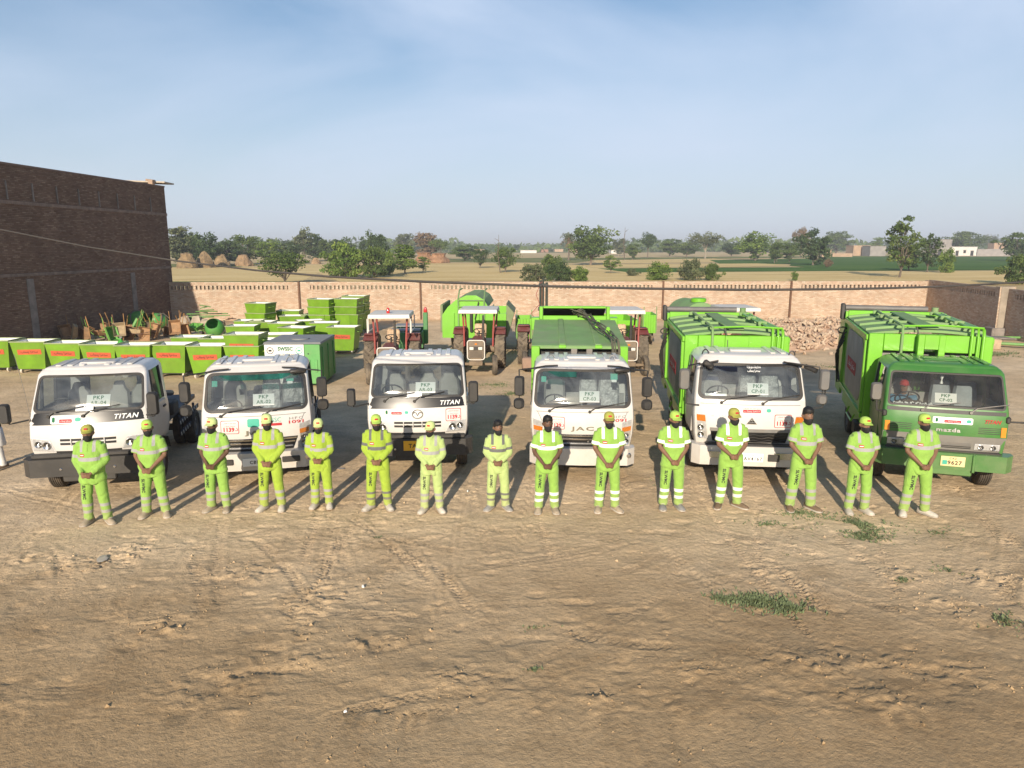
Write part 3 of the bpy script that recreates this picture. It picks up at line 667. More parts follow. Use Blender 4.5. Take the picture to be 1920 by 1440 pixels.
        # snap the nearest samples to the true corners
        for cu in (-1, 1):
            for cv in (0, 1):
                i = min(range(n), key=lambda q: (sq[q][0] - cu) ** 2 + (sq[q][1] - cv) ** 2); sq[i] = (cu, cv)
        mb = MB(); mb.rings([[S(u * 1.01, .5 + (v - .5) * 1.015, .001) for u, v in sq], [S(u, v, .002) for u, v in R1]], caps=False)
        mb.build('windscreen_surround', body, parent, ang=60)
        mb = MB(); mb.rings([[S(u, v, .002) for u, v in R1], [S(u, v, .010) for u, v in R1], [S(u, v, .010) for u, v in R2], [S(u, v, -.01) for u, v in R2]], caps=False)
        mb.build('windscreen_seal', BLACKP, parent, ang=30)
        mb = MB(); rs = [[S(u * l, .5 + (v - .5) * l, .001) for u, v in R2] for l in (1, .8, .6, .4, .2)]
        mb.rings(rs, caps=False); mb.f.append([4 * n + q for q in range(n)]); mb.m.append(0)
        return mb.build('windscreen', glass, parent, ang=80)
    def sides(s, parent, sA=.62, sB=1.42):
        zb, zt = s.wb, s.wt
        for q in (-1, 1):
            mb = MB(); a = s.w(zb) - .012; b = s.w(zt) - .012
            mb.quad((q * a, sA - .2, zb), (q * a, sB, zb), (q * b, sB, zt), (q * b, max(sA, s.yf(zt) + .3), zt)); mb.build('side_window', GLASSD, parent, smooth=False)
            y0 = s.yf(zb) + s.bow * s.tw ** 2 + s.rc
            for (y, wd) in ((sA + .01, .05), (sB - .01, .05)):
                mb = MB(); mb.box((q * (a + b) / 2 * 1.0, max(y, s.yf(zt) + s.bow + s.rc + .05) if y < 1 else y, (zb + zt) / 2), (.05, wd, (zt - zb) * 1.02), .006, rot=(0, -q * math.atan((a - b) / (zt - zb)), 0)); mb.build('window_frame', BLACKP, parent)
    def rearwin(s, parent):
        mb = MB(); w = s.w(s.wb); mb.quad((-w * .46, s.yb - .004, s.wb), (w * .46, s.yb - .004, s.wb), (w * .46, s.yb - .004, s.wt), (-w * .46, s.yb - .004, s.wt)); mb.build('rear_window', GLASSD, parent, smooth=False)

def mirror(parent, base, head, hs, arm=.016, low=None, tilt=0.0, mat=BLACKP, elbow=None):
    """mirror arm from the cab to the head; optional lower spot mirror"""
    base, head = Vector(base), Vector(head); e = Vector(elbow) if elbow else Vector((head.x, base.y, base.z))
    mb = MB(); mb.tube([base, base.lerp(e, .8), e, head], arm, 7)
    if low: mb.tube([head, Vector(low[0])], arm * .8, 6)
    m = mb.build('mirror_arm', BLACKP, parent)
    mb = MB(); out = rrect(hs[0], hs[1], hs[0] * .28, 3); dp = .09
    mb.rings([[(x * .72, -dp, z * .86) for x, z in out], [(x * .95, -dp * .6, z * .97) for x, z in out], [(x, 0, z) for x, z in out], [(x * .97, .02, z * .98) for x, z in out]])
    o = mb.build('mirror', mat, parent, head, (0, 0, tilt)); 
    if low:
        mb = MB(); out = rrect(low[1][0], low[1][1], min(low[1]) * .35, 3)
        mb.rings([[(x * .6, -.09, z * .7) for x, z in out], [(x * .92, -.05, z * .95) for x, z in out], [(x, 0, z) for x, z in out], [(x * .97, .02, z * .98) for x, z in out]])
        mb.build('mirror', mat, parent, low[0], (0, 0, tilt))

TYRE = {}
def wheel(parent, x, y, r, wd, rim=RIMM, dual=False, steer=0.0, name='wheel'):
    key = (round(r, 3), round(wd, 3))
    if key not in TYRE:
        t = MB(); h = wd / 2; prof = [(r * .58, -h * .8), (r * .70, -h), (r * .88, -h * 1.02), (r * .955, -h * .92)]
        nb = 5; tw = wd * .82
        for i in range(nb):
            a = -tw / 2 + i * tw / nb; b = a + tw / nb
            prof += [(r * .965, a + .002), (r, a + .006), (r, b - .010), (r * .965, b - .004)]
        prof += [(r * .955, h * .92), (r * .88, h * 1.02), (r * .70, h), (r * .58, h * .8)]
        t.lathe(prof, 36, 'x')
        k = MB(); k.lathe([(r * .60, -h * .78), (r * .56, -h * .8), (r * .53, -h * .3), (r * .35, -h * .25), (r * .2, -h * .5), (r * .16, -h * .8), (0.001, -h * .82)], 28, 'x')
        k.lathe([(r * .001, h * .82), (r * .16, h * .8), (r * .2, h * .5), (r * .35, h * .25), (r * .53, h * .3), (r * .56, h * .8), (r * .60, h * .78)], 28, 'x')
        for q in range(6):
            a = q * math.pi / 3
            for sg in (-1, 1): k.tube([(sg * h * .4, math.cos(a) * r * .27, math.sin(a) * r * .27), (sg * h * .7, math.cos(a) * r * .27, math.sin(a) * r * .27)], .014, 6)
        TYRE[key] = (t.mesh('tyre', RUBBER, 30), k.mesh('rim', rim, 40))
    t, k = TYRE[key]
    for dx in ((0,) if not dual else (0, -math.copysign(wd * 1.15, x))):
        o = link(name, t, parent, (x + dx, y, r), (0, 0, steer)); link('rim', k, o)

def headlamp(parent, cab, corners, bowls, amber=None, off=.004):
    """lamp cluster on the cab front: reflector bed, round bowls, amber window, clear cover"""
    h = cab.patch('headlight', pm('lamp_bed', (.74, .74, .74), .35, metal=.35, var=.2, scale=14), parent, 0, 0, 0, 0, off, 6, 3, corners, .03)
    for (x, z, r) in bowls:
        y = cab.fy(x, z) - off - .012; mb = MB(); mb.lathe([(r * .3, -.0), (r * .8, -.012), (r, -.02), (r * 1.06, -.006), (r * 1.06, .03)], 16, 'y', c=(x, y, z)); mb.lathe([(.001, -.016), (r * .22, -.012), (r * .3, 0)], 10, 'y', c=(x, y, z))
        mb.build('lamp_bowl', CHROME, h)
    if amber: cab.patch('indicator', AMBER, h, 0, 0, 0, 0, off + .010, 4, 3, amber, .02)
    cab.patch('lamp_cover', LENS, h, 0, 0, 0, 0, off + .034, 6, 3, corners, .004)
    return h

def interior(parent, cab, drv=-1, seatmat=SEATM, pass_mat=None, drv_x=.55, wheel_on=True, cushion=None):
    """seats, dash and steering wheel behind the windscreen (drv = side of the driver as the viewer sees it)"""
    w = cab.w(cab.wb) - .1
    mb = MB(); mb.box((0, cab.yf(cab.wb) + .30, cab.wb - .10), (w * 1.94, .42, .14), .04); mb.box((drv * .5, cab.yf(cab.wb) + .42, cab.wb - .03), (.42, .2, .12), .05); mb.build('dashboard', DASH, parent)
    sx = [(drv * drv_x, .46, seatmat)]; sx += [(-drv * .18, .40, pass_mat or seatmat), (-drv * .62, .46, pass_mat or seatmat)]
    for k_, (x, ww, m) in enumerate(sx):
        tf = .52 if k_ == 0 or m is SEATM else .86
        mb = MB(); mb.box((x, 1.08, 1.12), (ww, .46, .16), .05); mb.rings([[(x + ww / 2 * a * f, 1.32 + d + (zz - 1.2) * .17, zz) for a, d in ((-1, .02), (-.8, -.04), (0, -.055), (.8, -.04), (1, .02), (.8, .08), (-.8, .08))] for zz, f in ((1.16, .9), (1.3, 1), (1.62, 1), (1.78, .93), (1.86, max(.62, tf)), (1.94, tf), (1.98, tf * .8))]); mb.build('seat', m, parent)
    if wheel_on:
        mb = MB(); c = Vector((drv * drv_x, cab.yf(cab.wb) + .62, cab.wb + .03)); rot = Euler((R(-50), 0, 0)).to_matrix()
        mb.tube([c + rot @ Vector((math.cos(a) * .21, math.sin(a) * .21, 0)) for a in [2 * math.pi * k / 24 for k in range(25)]], .016, 6)
        for a in (0, 2.1, 4.2): mb.tube([c, c + rot @ Vector((math.cos(a + .5) * .2, math.sin(a + .5) * .2, 0))], .014, 5)
        mb.tube([c, c + Vector((0, -.25, -.3))], .03, 6); mb.build('steering_wheel', BLACKP, parent)

def card(parent, cab, x, z, l1, l2, w=.40, h=.23):
    y = cab.fy(x, z) + .05; th = math.atan2(cab.yf(cab.wt) - cab.yf(cab.wb), cab.wt - cab.wb); e = empty('placard', (x, y, z), 0); e.rotation_euler = (R(90) - th, 0, 0); e.parent = parent; KIDS.setdefault(parent.name, []).append(e)
    mb = MB(); mb.box((0, 0, 0), (w, h, .004)); mb.build('card', PAPER, e, smooth=False)
    text('lettering', l1, INKG, e, (0, h * .24, .004), height=h * .32, rot=(0, 0, 0), bold=.025, spacing=1.15)
    text('lettering', l2, INKG, e, (0, -h * .2, .004), height=h * .32, rot=(0, 0, 0), bold=.025, spacing=1.1)
def papers(parent, cab, rows):
    for (x, z, w, h, m) in rows:
        mb = MB(); y = cab.fy(x, z) + .035; th = math.atan2(cab.yf(cab.wt) - cab.yf(cab.wb), cab.wt - cab.wb)
        mb.box((0, 0, 0), (w, h, .003)); mb.build('paper', m, parent, (x, y, z), (R(90) - th, 0, 0), smooth=False)

def wipers(parent, cab, xs, ln=.62, dirx=1, mat=BLACKP):
    for x in xs:
        z0 = cab.wb - .05; pts = [(x, cab.fy(x, z0) - .03, z0)]
        for k in range(1, 6):
            xx = x + dirx * ln * k / 5; zz = z0 + .05 + .10 * (k / 5) ** .8
            pts.append((xx, cab.fy(xx, zz) - .028, zz))
        mb = MB(); mb.tube(pts, [.014, .011, .010, .008, .008, .007], 6); mb.tube([(x, pts[0][1] + .03, z0), (x, pts[0][1] - .015, z0)], .028, 8)
        b0, b1 = Vector(pts[2]), Vector(pts[5]); mb.tube([b0.lerp(b1, -.2), b1 + (b1 - b0) * .35], .009, 5); mb.build('wiper', mat, parent)

def helpline(parent, cab, x, z, w=.30, h=.26):
    p = cab.rpatch('helpline_sticker', INKR, parent, x, z, w, h, .03, .004, .006)
    cab.rpatch('sticker_face', WHITE, p, x, z, w - .022, h - .022, .024, .006, .004)
    cab.text('lettering', '1139', INKR, p, x - .015, z - h * .17, height=h * .34, off=.009, bold=.04)
    cab.text('lettering', '\u062F', INKR, p, x + w * .36, z - h * .15, height=h * .25, off=.009)
    cab.text('lettering', URDU2 + ' ' + URDU1, INKR, p, x, z + h * .30, width=w * .68, height=h * .16, off=.009)
    cab.text('lettering', SUTHRA, INKR, p, x, z + h * .09, width=w * .6, height=h * .13, off=.009)
def banner(parent, cab, x, z, w=.62, h=.12, plate=True, o=0.0):
    """long white sticker: roundel, red bar with lettering, green roundel"""
    p = cab.rpatch('banner_sticker', INKW, parent, x, z, w, h, h * .2, .004 + o, .006) if plate else parent
    bar = cab.rpatch('red_bar', INKR, p, x, z - h * .14, w * .42, h * .42, h * .08, .008 + o, .006)
    cab.text('lettering', SUTHRA, INKW, p, x, z - h * .14, width=w * .36, height=h * .30, off=.012 + o)
    cab.text('lettering', URDU2 + ' ' + URDU1, INKR, p, x, z + h * .26, width=w * .46, height=h * .20, off=.009 + o)
    cab.rpatch('roundel', INKT, p, x + w * .40, z, h * .66, h * .5, h * .22, .007 + o, .005)
    cab.rpatch('roundel', INKG, p, x - w * .40, z, h * .34, h * .62, h * .15, .007 + o, .005)

def chassis(parent, y1, ry, wd=.36, rr=.40, tw=.22, track=.82, front=(.98, .88)):
    mb = MB()
    for q in (-1, 1): mb.box((q * .38, (.4 + y1) / 2, .72), (.09, y1 - .4, .2), .01)
    mb.tube([(-.8, front[0], rr), (.8, front[0], rr)], .06, 8); mb.tube([(-.8, ry, rr), (.8, ry, rr)], .08, 8); mb.lathe([(.02, -.14), (.18, -.12), (.2, 0), (.18, .12), (.02, .14)], 14, 'y', c=(0, ry, rr))
    mb.box((0, .75, .62), (1.3, .9, .3), .05); mb.build('chassis_frame', CHASSIS, parent)
    for q in (-1, 1): wheel(parent, q * front[1], front[0], rr, tw); wheel(parent, q * (front[1] + .05), ry, rr, tw, dual=True)
    for q in (-1, 1): mb = MB(); mb.tube([(q * front[1], front[0] - .52, .62), (q * front[1], front[0] - .4, .80), (q * front[1], front[0], .92), (q * front[1], front[0] + .42, .80), (q * front[1], front[0] + .55, .55)], [(.14, .015)] * 5, 8); mb.build('mudguard', BLACKP, parent)
def plate(parent, cab, x, y, z, t, w=.42, h=.16, mat=INKW, ink=INKK, top=None, flag=False, rx=0):
    e = MB(); e.box((0, 0, 0), (w, h, .008), .003); p = e.build('number_plate', mat, parent, (x, y, z), (R(90) + rx, 0, 0))
    if top: text('lettering', top, ink, p, (0, h * .30, .007), height=h * .2, rot=(0, 0, 0), spacing=1.2)
    text('lettering', t, ink, p, (w * .08 if flag else 0, -h * .12 if top else 0, .007), height=h * .42, rot=(0, 0, 0), spacing=1.15, bold=.02)
    if flag:
        m = MB(); m.box((-w * .33, -h * .12, .006), (w * .2, h * .42, .004)); m.build('plate_emblem', INKT, p, smooth=False)
def place(root, px, Yc, yaw):
    P = aty(px, 800, Yc); root.location = (P.x, Yc, 0); root.rotation_euler = (0, 0, R(yaw))
def roof_ribs(parent, cab, mat, xs, y0=.62, y1=1.5, raise_=.02):
    zt = cab.zroof
    mb = MB()
    for x in xs: mb.box((x, (y0 + y1) / 2, zt + .066), (.10, y1 - y0, .03), .012)
    tag(mb.build('roof_ribs', mat, parent), kind='stuff')
    mb = MB(); mb.box((0, (y0 + y1) / 2 - .12, zt + .075), (.62, .30, .05), .022); mb.build('roof_vent', mat, parent)
def door(parent, cab, mat, sA=.62, sB=1.42):
    for q in (-1, 1):
        w = cab.w(1.2) + .004; mb = MB()
        mb.prism([(sA - .12, .95), (sB, .95), (sB, cab.wb - .03), (sA - .12, cab.wb - .03)], min(q * w, q * (w - .02)), max(q * w, q * (w - .02)), 'x'); d_ = mb.build('door', mat, parent, smooth=False)
        mb = MB(); mb.box((q * (w + .015), sB - .14, cab.wb - .16), (.03, .16, .045), .01); mb.build('handle', BLACKP, d_)

def flatbed(parent, y0, y1, mat=NAVY, w=1.0):
    """low dark skip-loader deck with slatted side guards"""
    mb = MB(); mb.box((0, (y0 + y1) / 2, .92), (1.6, y1 - y0, .10), .01); mb.box((0, y0 + .2, 1.10), (1.7, .12, .35), .02); mb.build('deck', mat, parent)
    mb = MB()
    for q in (-1, 1): mb.tube([(q * .35, y0 + .5, 1.0), (q * .35, y0 + 1.3, 1.35), (q * .35, y1 - .4, 1.1)], .07, 8)
    mb.tube([(-.35, y0 + 1.3, 1.35), (.35, y0 + 1.3, 1.35)], .06, 8); mb.build('hook_arm', mat, parent)
    for q in (-1, 1):
        mb = MB(); 
        for z in (.55, .80): mb.box((q * .98, (y0 + y1) / 2, z), (.03, (y1 - y0) * .62, .10), .008)
        for k in range(3): mb.box((q * .93, y0 + .8 + k * .7, .72), (.05, .05, .4), .005)
        mb.build('side_guard', mat, parent)
        mb = MB()
        for z in (.55, .80):
            for k in range(9): mb.box((q * .998, y0 + .62 + k * (y1 - y0) * .066, z), (.004, .035, .085), 0, rot=(.5, 0, 0))
        tag(mb.build('hazard_stripes', INKW, parent, smooth=False), kind='stuff')
        mb = MB(); mb.box((q * .8, y0 + .55, 1.18), (.3, .5, .28), .04); mb.build('tool_box', CHASSIS, parent)

def truck_titan(px, Yc, yaw, label, cardtxt, platetxt=None, emblem=True, help_=True, banner_on_panel=False, whip=False):
    t = empty('truck', (0, 0, 0), 0, label, 'truck', 'trucks parked in a row')
    cab = Cab([(.84, .03, .97), (.98, .0, 1.0), (1.19, .02, 1.02), (1.47, .07, 1.02), (1.64, .13, 1.0), (2.29, .50, .945), (2.35, .57, .91), (2.37, .60, .88)], 1.72, .13, .09, 1.64, 2.29, .955)
    cab.shell(WHITE, t); cab.windscreen(t, GLASS, body=WHITE, seal=.045, rad=.10); cab.sides(t); cab.rearwin(t); door(t, cab, WHITE)
    roof_ribs(t, cab, WHITE, (-.62, -.42, -.22, .22, .42, .62), .75, 1.55)
    cab.patch('black_panel', BLACKG, t, -.955, .955, 1.44, 1.605, .006, 16, 3, [(-1.0, 1.43), (1.0, 1.47), (.985, 1.645), (-.985, 1.645)])
    cab.text('model_lettering', 'TITAN', INKW, t, .66, 1.55, height=.085, width=.40, shear=.25, bold=.02, off=.016, spacing=1.12)
    interior(t, cab, -1); wipers(t, cab, (-.66, -.06), .5, 1)
    for q in (-1, 1):
        bl = [(q * .56, .96), (q * .955, .98), (q * .965, 1.20), (q * .66, 1.17)]
        if q < 0: bl = [bl[1], bl[0], bl[3], bl[2]]
        headlamp(t, cab, bl, [(q * .70, 1.065, .07), (q * .85, 1.085, .06)])
    for z in (1.09, 1.16):
        cab.patch('grille_slot', BLACKG, t, -.47, .47, z - .02, z + .022, .005, 12, 1)
    mbx = MB()
    for x in (-.28, -.09, .09, .28): mbx.box((x, cab.fy(x, 1.1) - .012, 1.125), (.018, .02, .13), .004)
    tag(mbx.build('grille_bars', WHITE, t), kind='stuff')
    cab.patch('lower_air_slot', BLACKP, t, -.55, .55, .89, .96, .005, 10, 1)
    if emblem:
        x0, z0 = 0.0, 1.335
        mb = MB(); mb.tube([(x0 + math.cos(a) * .105, cab.fy(x0, z0 + math.sin(a) * .085) - .012, z0 + math.sin(a) * .085) for a in [2 * math.pi * k / 28 for k in range(29)]], .011, 6)
        mb.tube([(x0 + u, cab.fy(x0, z0) - .016, z0 + v) for u, v in ((-.10, .015), (-.06, .04), (-.03, .03), (0, -.03), (.03, .03), (.06, .04), (.10, .015))], .010, 6)
        mb.build('badge', STEELG, t)
    if help_: helpline(t, cab, .72, 1.30, .31, .25)
    if banner_on_panel: banner(t, cab, -.36, 1.53, .52, .15, o=.008)
    else: banner(t, cab, -.42, 1.37, .50, .12, plate=False)
    # dark steel bumper with raised lower valance
    mb = MB(); mb.prism([(-1.10, .02), (-.96, -.13), (.96, -.13), (1.10, .02), (1.10, .2), (-1.10, .2)], .52, .85, 'z'); mb.build('bumper', BUMPD, t, ang=20)
    mb = MB(); mb.box((0, -.04, .49), (.9, .10, .18), .02); mb.box((0, -.0, .89), (1.9, .12, .08), .02); mb.build('bumper_bracket', BUMPD, t)
    mb = MB(); 
    for q in (-1, 1): mb.lathe([(.001, -.012), (.02, -.012), (.028, 0)], 10, 'y', c=(q * .45, -.135, .66))
    tag(mb.build('bolt_heads', CHROME, t), kind='stuff')
    if platetxt: plate(t, cab, -.1, -.145, .73, platetxt, .36, .2, PLATEY, INKK)
    mirror(t, (-.99, .18, 1.54), (-1.30, .05, 1.70), (.17, .36), elbow=(-1.26, .06, 1.50)); mirror(t, (.99, .18, 1.54), (1.13, .16, 1.76), (.20, .44), elbow=(1.15, .10, 1.52))
    card(t, cab, .16, 1.83, 'PKP', cardtxt); papers(t, cab, [(-.06, 1.71, .3, .11, PAPER)])
    chassis(t, 5.0, 3.9); flatbed(t, 1.95, 5.0)
    if whip:
        mb = MB(); mb.tube([(-1.01, .3, 1.5), (-1.04, .28, 2.0), (-1.12, .25, 2.75)], .004, 5); mb.build('aerial', STEELG, t)
    place(t, px, Yc, yaw); return t, cab

def truck_jac(px, Yc, yaw, label, cardtxt, name='JAC', platetxt=None, model=('HFC', '1091'), print_=True):
    t = empty('truck', (0, 0, 0), 0, label, 'truck', 'trucks parked in a row')
    cab = Cab([(.68, .05, .98), (.95, .0, 1.02), (1.25, .02, 1.04), (1.47, .06, 1.03), (2.21, .42, .975), (2.28, .50, .935), (2.30, .53, .90)], 1.72, .14, .09, 1.47, 2.21, .96)
    cab.shell(WHITE, t); cab.windscreen(t, GLASS, body=WHITE, seal=.055, rad=.15); cab.sides(t); cab.rearwin(t); door(t, cab, WHITE)
    roof_ribs(t, cab, WHITE, (-.72, -.52, -.32, .32, .52, .72), .66, 1.62)
    interior(t, cab, -1, SEATM, SEATP); wipers(t, cab, (-.66, .14), .62, 1)
    cab.patch('front_seam', BLACKP, t, -.93, .93, 1.395, 1.402, .003, 16, 1)
    cab.text('maker_lettering', name, pm('brushed_letters', (.22, .20, .15), .35, metal=.8), t, 0, 1.07, height=.105, width=.46, bold=.03, off=.014, spacing=1.25)
    for q in (-1, 1):
        bl = [(q * .80, .70), (q * .955, .74), (q * .99, 1.26), (q * .79, 1.20)]; am = [(q * .80, 1.0), (q * .972, 1.03), (q * .978, 1.12), (q * .795, 1.09)]
        if q < 0: bl = [bl[1], bl[0], bl[3], bl[2]]; am = [am[1], am[0], am[3], am[2]]
        headlamp(t, cab, bl, [(q * .875, .80, .06), (q * .88, .93, .05)], am)
    cab.patch('grille', BLACKG, t, 0, 0, 0, 0, .006, 14, 4, [(-.66, .70), (.66, .70), (.76, .96), (-.76, .96)])
    for z, w in ((.93, .74), (.86, .70), (.77, .66)):
        cab.patch('grille_bar', CHROME, t, -w, w, z - .014, z + .014, .022, 12, 1)
    cab.text('grille_badge', '\u25C6', CHROME, t, .12, .815, height=.05, off=.02)
    mb = MB(); mb.prism([(-1.05, .25), (-1.05, .06), (-.9, -.10), (0, -.14), (.9, -.10), (1.05, .06), (1.05, .25)], .36, .70, 'z'); mb.build('bumper', WHITE, t, ang=25)
    for q in (-1, 1):
        mb = MB(); mb.box((q * .62, -.124, .545), (.34, .03, .12), .02, rot=(0, 0, q * .045)); mb.build('fog_recess', BLACKP, t)
        mb = MB(); mb.lathe([(.001, -.02), (.04, -.018), (.055, 0), (.06, .03)], 14, 'y', c=(q * .92, -.085, .56)); mb.build('fog_lamp', CHROME, t)
    if platetxt: plate(t, cab, -.06, -.152, .53, platetxt, .44, .16)
    if print_:
        helpline(t, cab, -.50, 1.20, .34, .26)
        cab.text('model_lettering', model[0], STEELG, t, .74, 1.315, height=.05, width=.26, off=.006, spacing=1.2)
        cab.text('model_lettering', model[1], INKR, t, .74, 1.245, height=.065, width=.28, off=.006, bold=.02)
    else: helpline(t, cab, -.50, 1.18, .30, .25); cab.text('model_lettering', 'HFC', STEELG, t, .74, 1.31, height=.05, width=.26, off=.006, spacing=1.2); cab.text('model_lettering', '1091', INKR, t, .74, 1.24, height=.065, width=.28, off=.006, bold=.02)
    for q in (-1, 1):
        mirror(t, (q * .93, .50, 2.22), (q * 1.26, .12, 1.92), (.20, .40), low=((q * 1.27, .12, 1.56), (.22, .22)), elbow=(q * 1.27, .14, 2.24), tilt=q * .15)
        mb = MB(); mb.tube([(q * .5, .46, 2.28), (q * .75, .44, 2.27), (q * .93, .52, 2.22)], .018, 6); mb.build('mirror_bracket', BLACKP, t)
        mb = MB(); mb.tube([(q * (.64 + .07 * math.cos(a)), .80, 2.375 + .07 * max(0, math.sin(a))) for a in np.linspace(0, math.pi, 7)], .008, 5); mb.build('lifting_eye', STEELG, t)
    mb = MB(); mb.box((.80, .42, 2.20), (.34, .10, .09), .03, rot=(.3, 0, .35)); mb.build('visor_lamp', BLACKP, t)
    card(t, cab, .14, 1.69, 'PKP', cardtxt)
    cab.patch('tint_strip', glass_mat('teal_tint', (.10, .50, .42), .06, 1.2, film=.25, filmcol=(.10, .42, .36)), t, -.80, -.12 if not print_ else .80, 2.06, 2.16, -.008, 8, 1, None, .004)
    papers(t, cab, [(-.78, 2.0, .10, .12, INKT), (.64, 2.06, .14, .13, INKT), (.64, 1.98, .10, .05, PAPER)])
    chassis(t, 5.0, 3.9, front=(1.05, .88)); place(t, px, Yc, yaw)
    for q in (-1, 1): cab.patch('panel_gap', BLACKP, t, 0, 0, 0, 0, .003, 1, 6, [(q * .80 - .004, 1.20), (q * .80 + .004, 1.20), (q * .90 + .004, 1.40), (q * .90 - .004, 1.40)] if True else None)
    return t, cab

# body builders --------------------------------------------------------------------------------------
def compactor(t, style, y0=1.98, y1=6.0, w=1.12, zt=2.80, zb=.95):
    W = w
    # floor box and sides
    mb = MB(); mb.box((0, (y0 + y1) / 2, zb + .06), (2 * W - .1, y1 - y0 - .02, .16), .01)
    mb.build('body_floor', LIME, t)
    for q in (-1, 1):
        mb = MB(); mb.prism([(y0 + .02, zb), (y1, zb), (y1, zt - .02), (y0 + .02, zt - .02)], min(q * W, q * (W - .05)), max(q * W, q * (W - .05)), 'x'); s_ = mb.build('side_wall', LIME, t, smooth=False)
        mb = MB()
        for z in (zb + .06, zt - .10): mb.box((q * (W + .02), (y0 + y1) / 2, z), (.06, y1 - y0 - .02, .12), .012)
        for y in (y0 + .12, y1 - .1): mb.box((q * (W + .022), y, (zb + zt) / 2), (.07, .12, zt - zb - .26), .012)
        mb.build('side_frame', LIME, s_)
        # printed panel: grey scene with pale rounded blaze
        m = pm('side_print', (.30, .28, .26), .5, var=.45, scale=1.3, dust=.6, dustcol=(.45, .38, .30))
        out = rrect(y1 - y0 - 1.1, zt - zb - .45, .42, 5, (y0 + y1) / 2 - .05, (zb + zt) / 2)
        mb = MB(); mb.prism(out, min(q * (W + .004), q * (W + .012)), max(q * (W + .004), q * (W + .012)), 'x'); pn = mb.build('printed_panel', m, s_, smooth=False)
        mb = MB(); mb.box((q * (W + .016), (y0 + y1) / 2 + .2, (zb + zt) / 2 - .1), (.006, 1.5, .3)); mb.build('red_bar', INKR, pn, smooth=False)
        text('lettering', SUTHRA, INKW, pn, (q * (W + .022), (y0 + y1) / 2 + .2, (zb + zt) / 2 - .1), height=.22, width=1.2, rot=(R(90), 0, R(90) if q > 0 else R(-90)))
        mb = MB(); mb.prism([(y0 + .3, .62), (y1 - .2, .62), (y1 - .2, .92), (y0 + .3, .92)], min(q * (W - .03), q * (W - .07)), max(q * (W - .03), q * (W - .07)), 'x'); mb.build('skirt', LIME, t, smooth=False)
    # roof: shallow arch with cross ribs
    n = 9; xs = np.linspace(-W, W, n); arch = [(x, zt - .01 + .10 * (1 - (x / W) ** 2)) for x in xs]
    mb = MB(); mb.prism([(x, z) for x, z in arch] + [(x, z - .05) for x, z in arch[::-1]], y0 + .04, y1 - .02, 'y'); mb.build('body_roof', LIMED, t, ang=30)
    nr = 4
    for k in range(nr):
        y = y0 + .55 + k * (y1 - y0 - .9) / (nr - 1)
        mb = MB(); mb.rings([[(x, y - .045, z - .01), (x, y - .03, z + .05), (x, y + .03, z + .05), (x, y + .045, z - .01)] for x, z in arch]); mb.build('roof_rib', LIMED, t, ang=30)
    mb = MB(); mb.box((.02, (y0 + y1) / 2, zt + .125), (.34, y1 - y0 - .2, .05), .015); mb.build('roof_spine', LIMED, t)
    # front bulkhead: columns, deep top beam, recess
    mb = MB()
    for q in (-1, 1): mb.box((q * (W - .14), y0, (zb + zt) / 2), (.28, .16, zt - zb - .01), .012)
    bh = .36 if style == 'post' else .44; mb.box((0, y0 - .01, zt - bh / 2), (2 * W - .57, .15, bh), .012)
    mb.build('bulkhead_frame', LIME, t)
    mb = MB(); mb.box((0, y0 + .16, (zb + zt) / 2), (2 * W - .12, .03, zt - zb - .1)); mb.build('bulkhead_panel', STEELG, t, smooth=False)
    if style == 'post':
        mb = MB(); z0, z1 = 1.7, zt + .02; mb.box((-.19, y0 - .17, (z0 + z1) / 2), (.12, .26, z1 - z0), .01); mb.box((.19, y0 - .17, (z0 + z1) / 2), (.12, .26, z1 - z0), .01); mb.box((0, y0 - .17, z1 - .15), (.26, .25, .30), .008); mb.build('ram_housing', LIME, t)
        mb = MB(); mb.tube([(-.04, y0 - .1, 1.8), (.03, y0 - .15, 2.4)], .03, 8); mb.tube([(.05, y0 - .1, 1.8), (.06, y0 - .14, 2.3)], .02, 8); mb.build('hose', BLACKP, t)
    else:
        mb = MB(); mb.box((-.0, y0 - .09, zt - .28), (.50, .10, .56), .01); mb.build('ram_housing', LIME, t)
        mb = MB(); mb.box((-.0, y0 - .15, zt - .47), (.16, .08, .13), .02); mb.lathe([(.001, -.08), (.07, -.08), (.08, 0)], 12, 'y', c=(.04, y0 - .16, zt - .54)); mb.build('valve_block', BLACKP, t)
    # hydraulic pipes over the roof and down the front
    for (x, m, r) in ((-.52, LIME, .026), (.75, LIME, .028), (.86, LIME, .022), (.96, LIME, .03)):
        mb = MB(); zz = zt + .20 - .10 * (x / W) ** 2
        mb.tube([(x, y0 - .13, 1.6), (x, y0 - .13, zt - .02), (x, y0 - .08, zz), (x, y0 + .3, zz), (x - (.0 if x < 0 else .0), y1 - .4, zz + .02)], r, 6); mb.build('hydraulic_pipe', m if x != -.52 else LIMED, t, ang=60)
    mb = MB(); mb.tube([(-.52, y0 - .06, zt + .17), (.2, y0 - .02, zt + .2), (.96, y0 - .06, zt + .17)], .022, 6); mb.build('hydraulic_pipe', LIME, t)
    mb = MB(); mb.tube([(-.18, y0 - .13, 1.7), (-.2, y0 - .13, zt - .1), (-.26, y0 - .1, zt + .15), (-.3, y0 + .5, zt + .19)], .014, 6); mb.build('hose', BLACKP, t)
    for y in (y0 + 1.0, y0 + 2.2, y1 - .6):
        for x in (-.56, .72): mb = MB(); mb.box((x + .04, y, zt + .17), (.2, .05, .09), .01); mb.build('pipe_bracket', LIMED, t)
    # tailgate with black roller
    y2 = y1 + 1.0
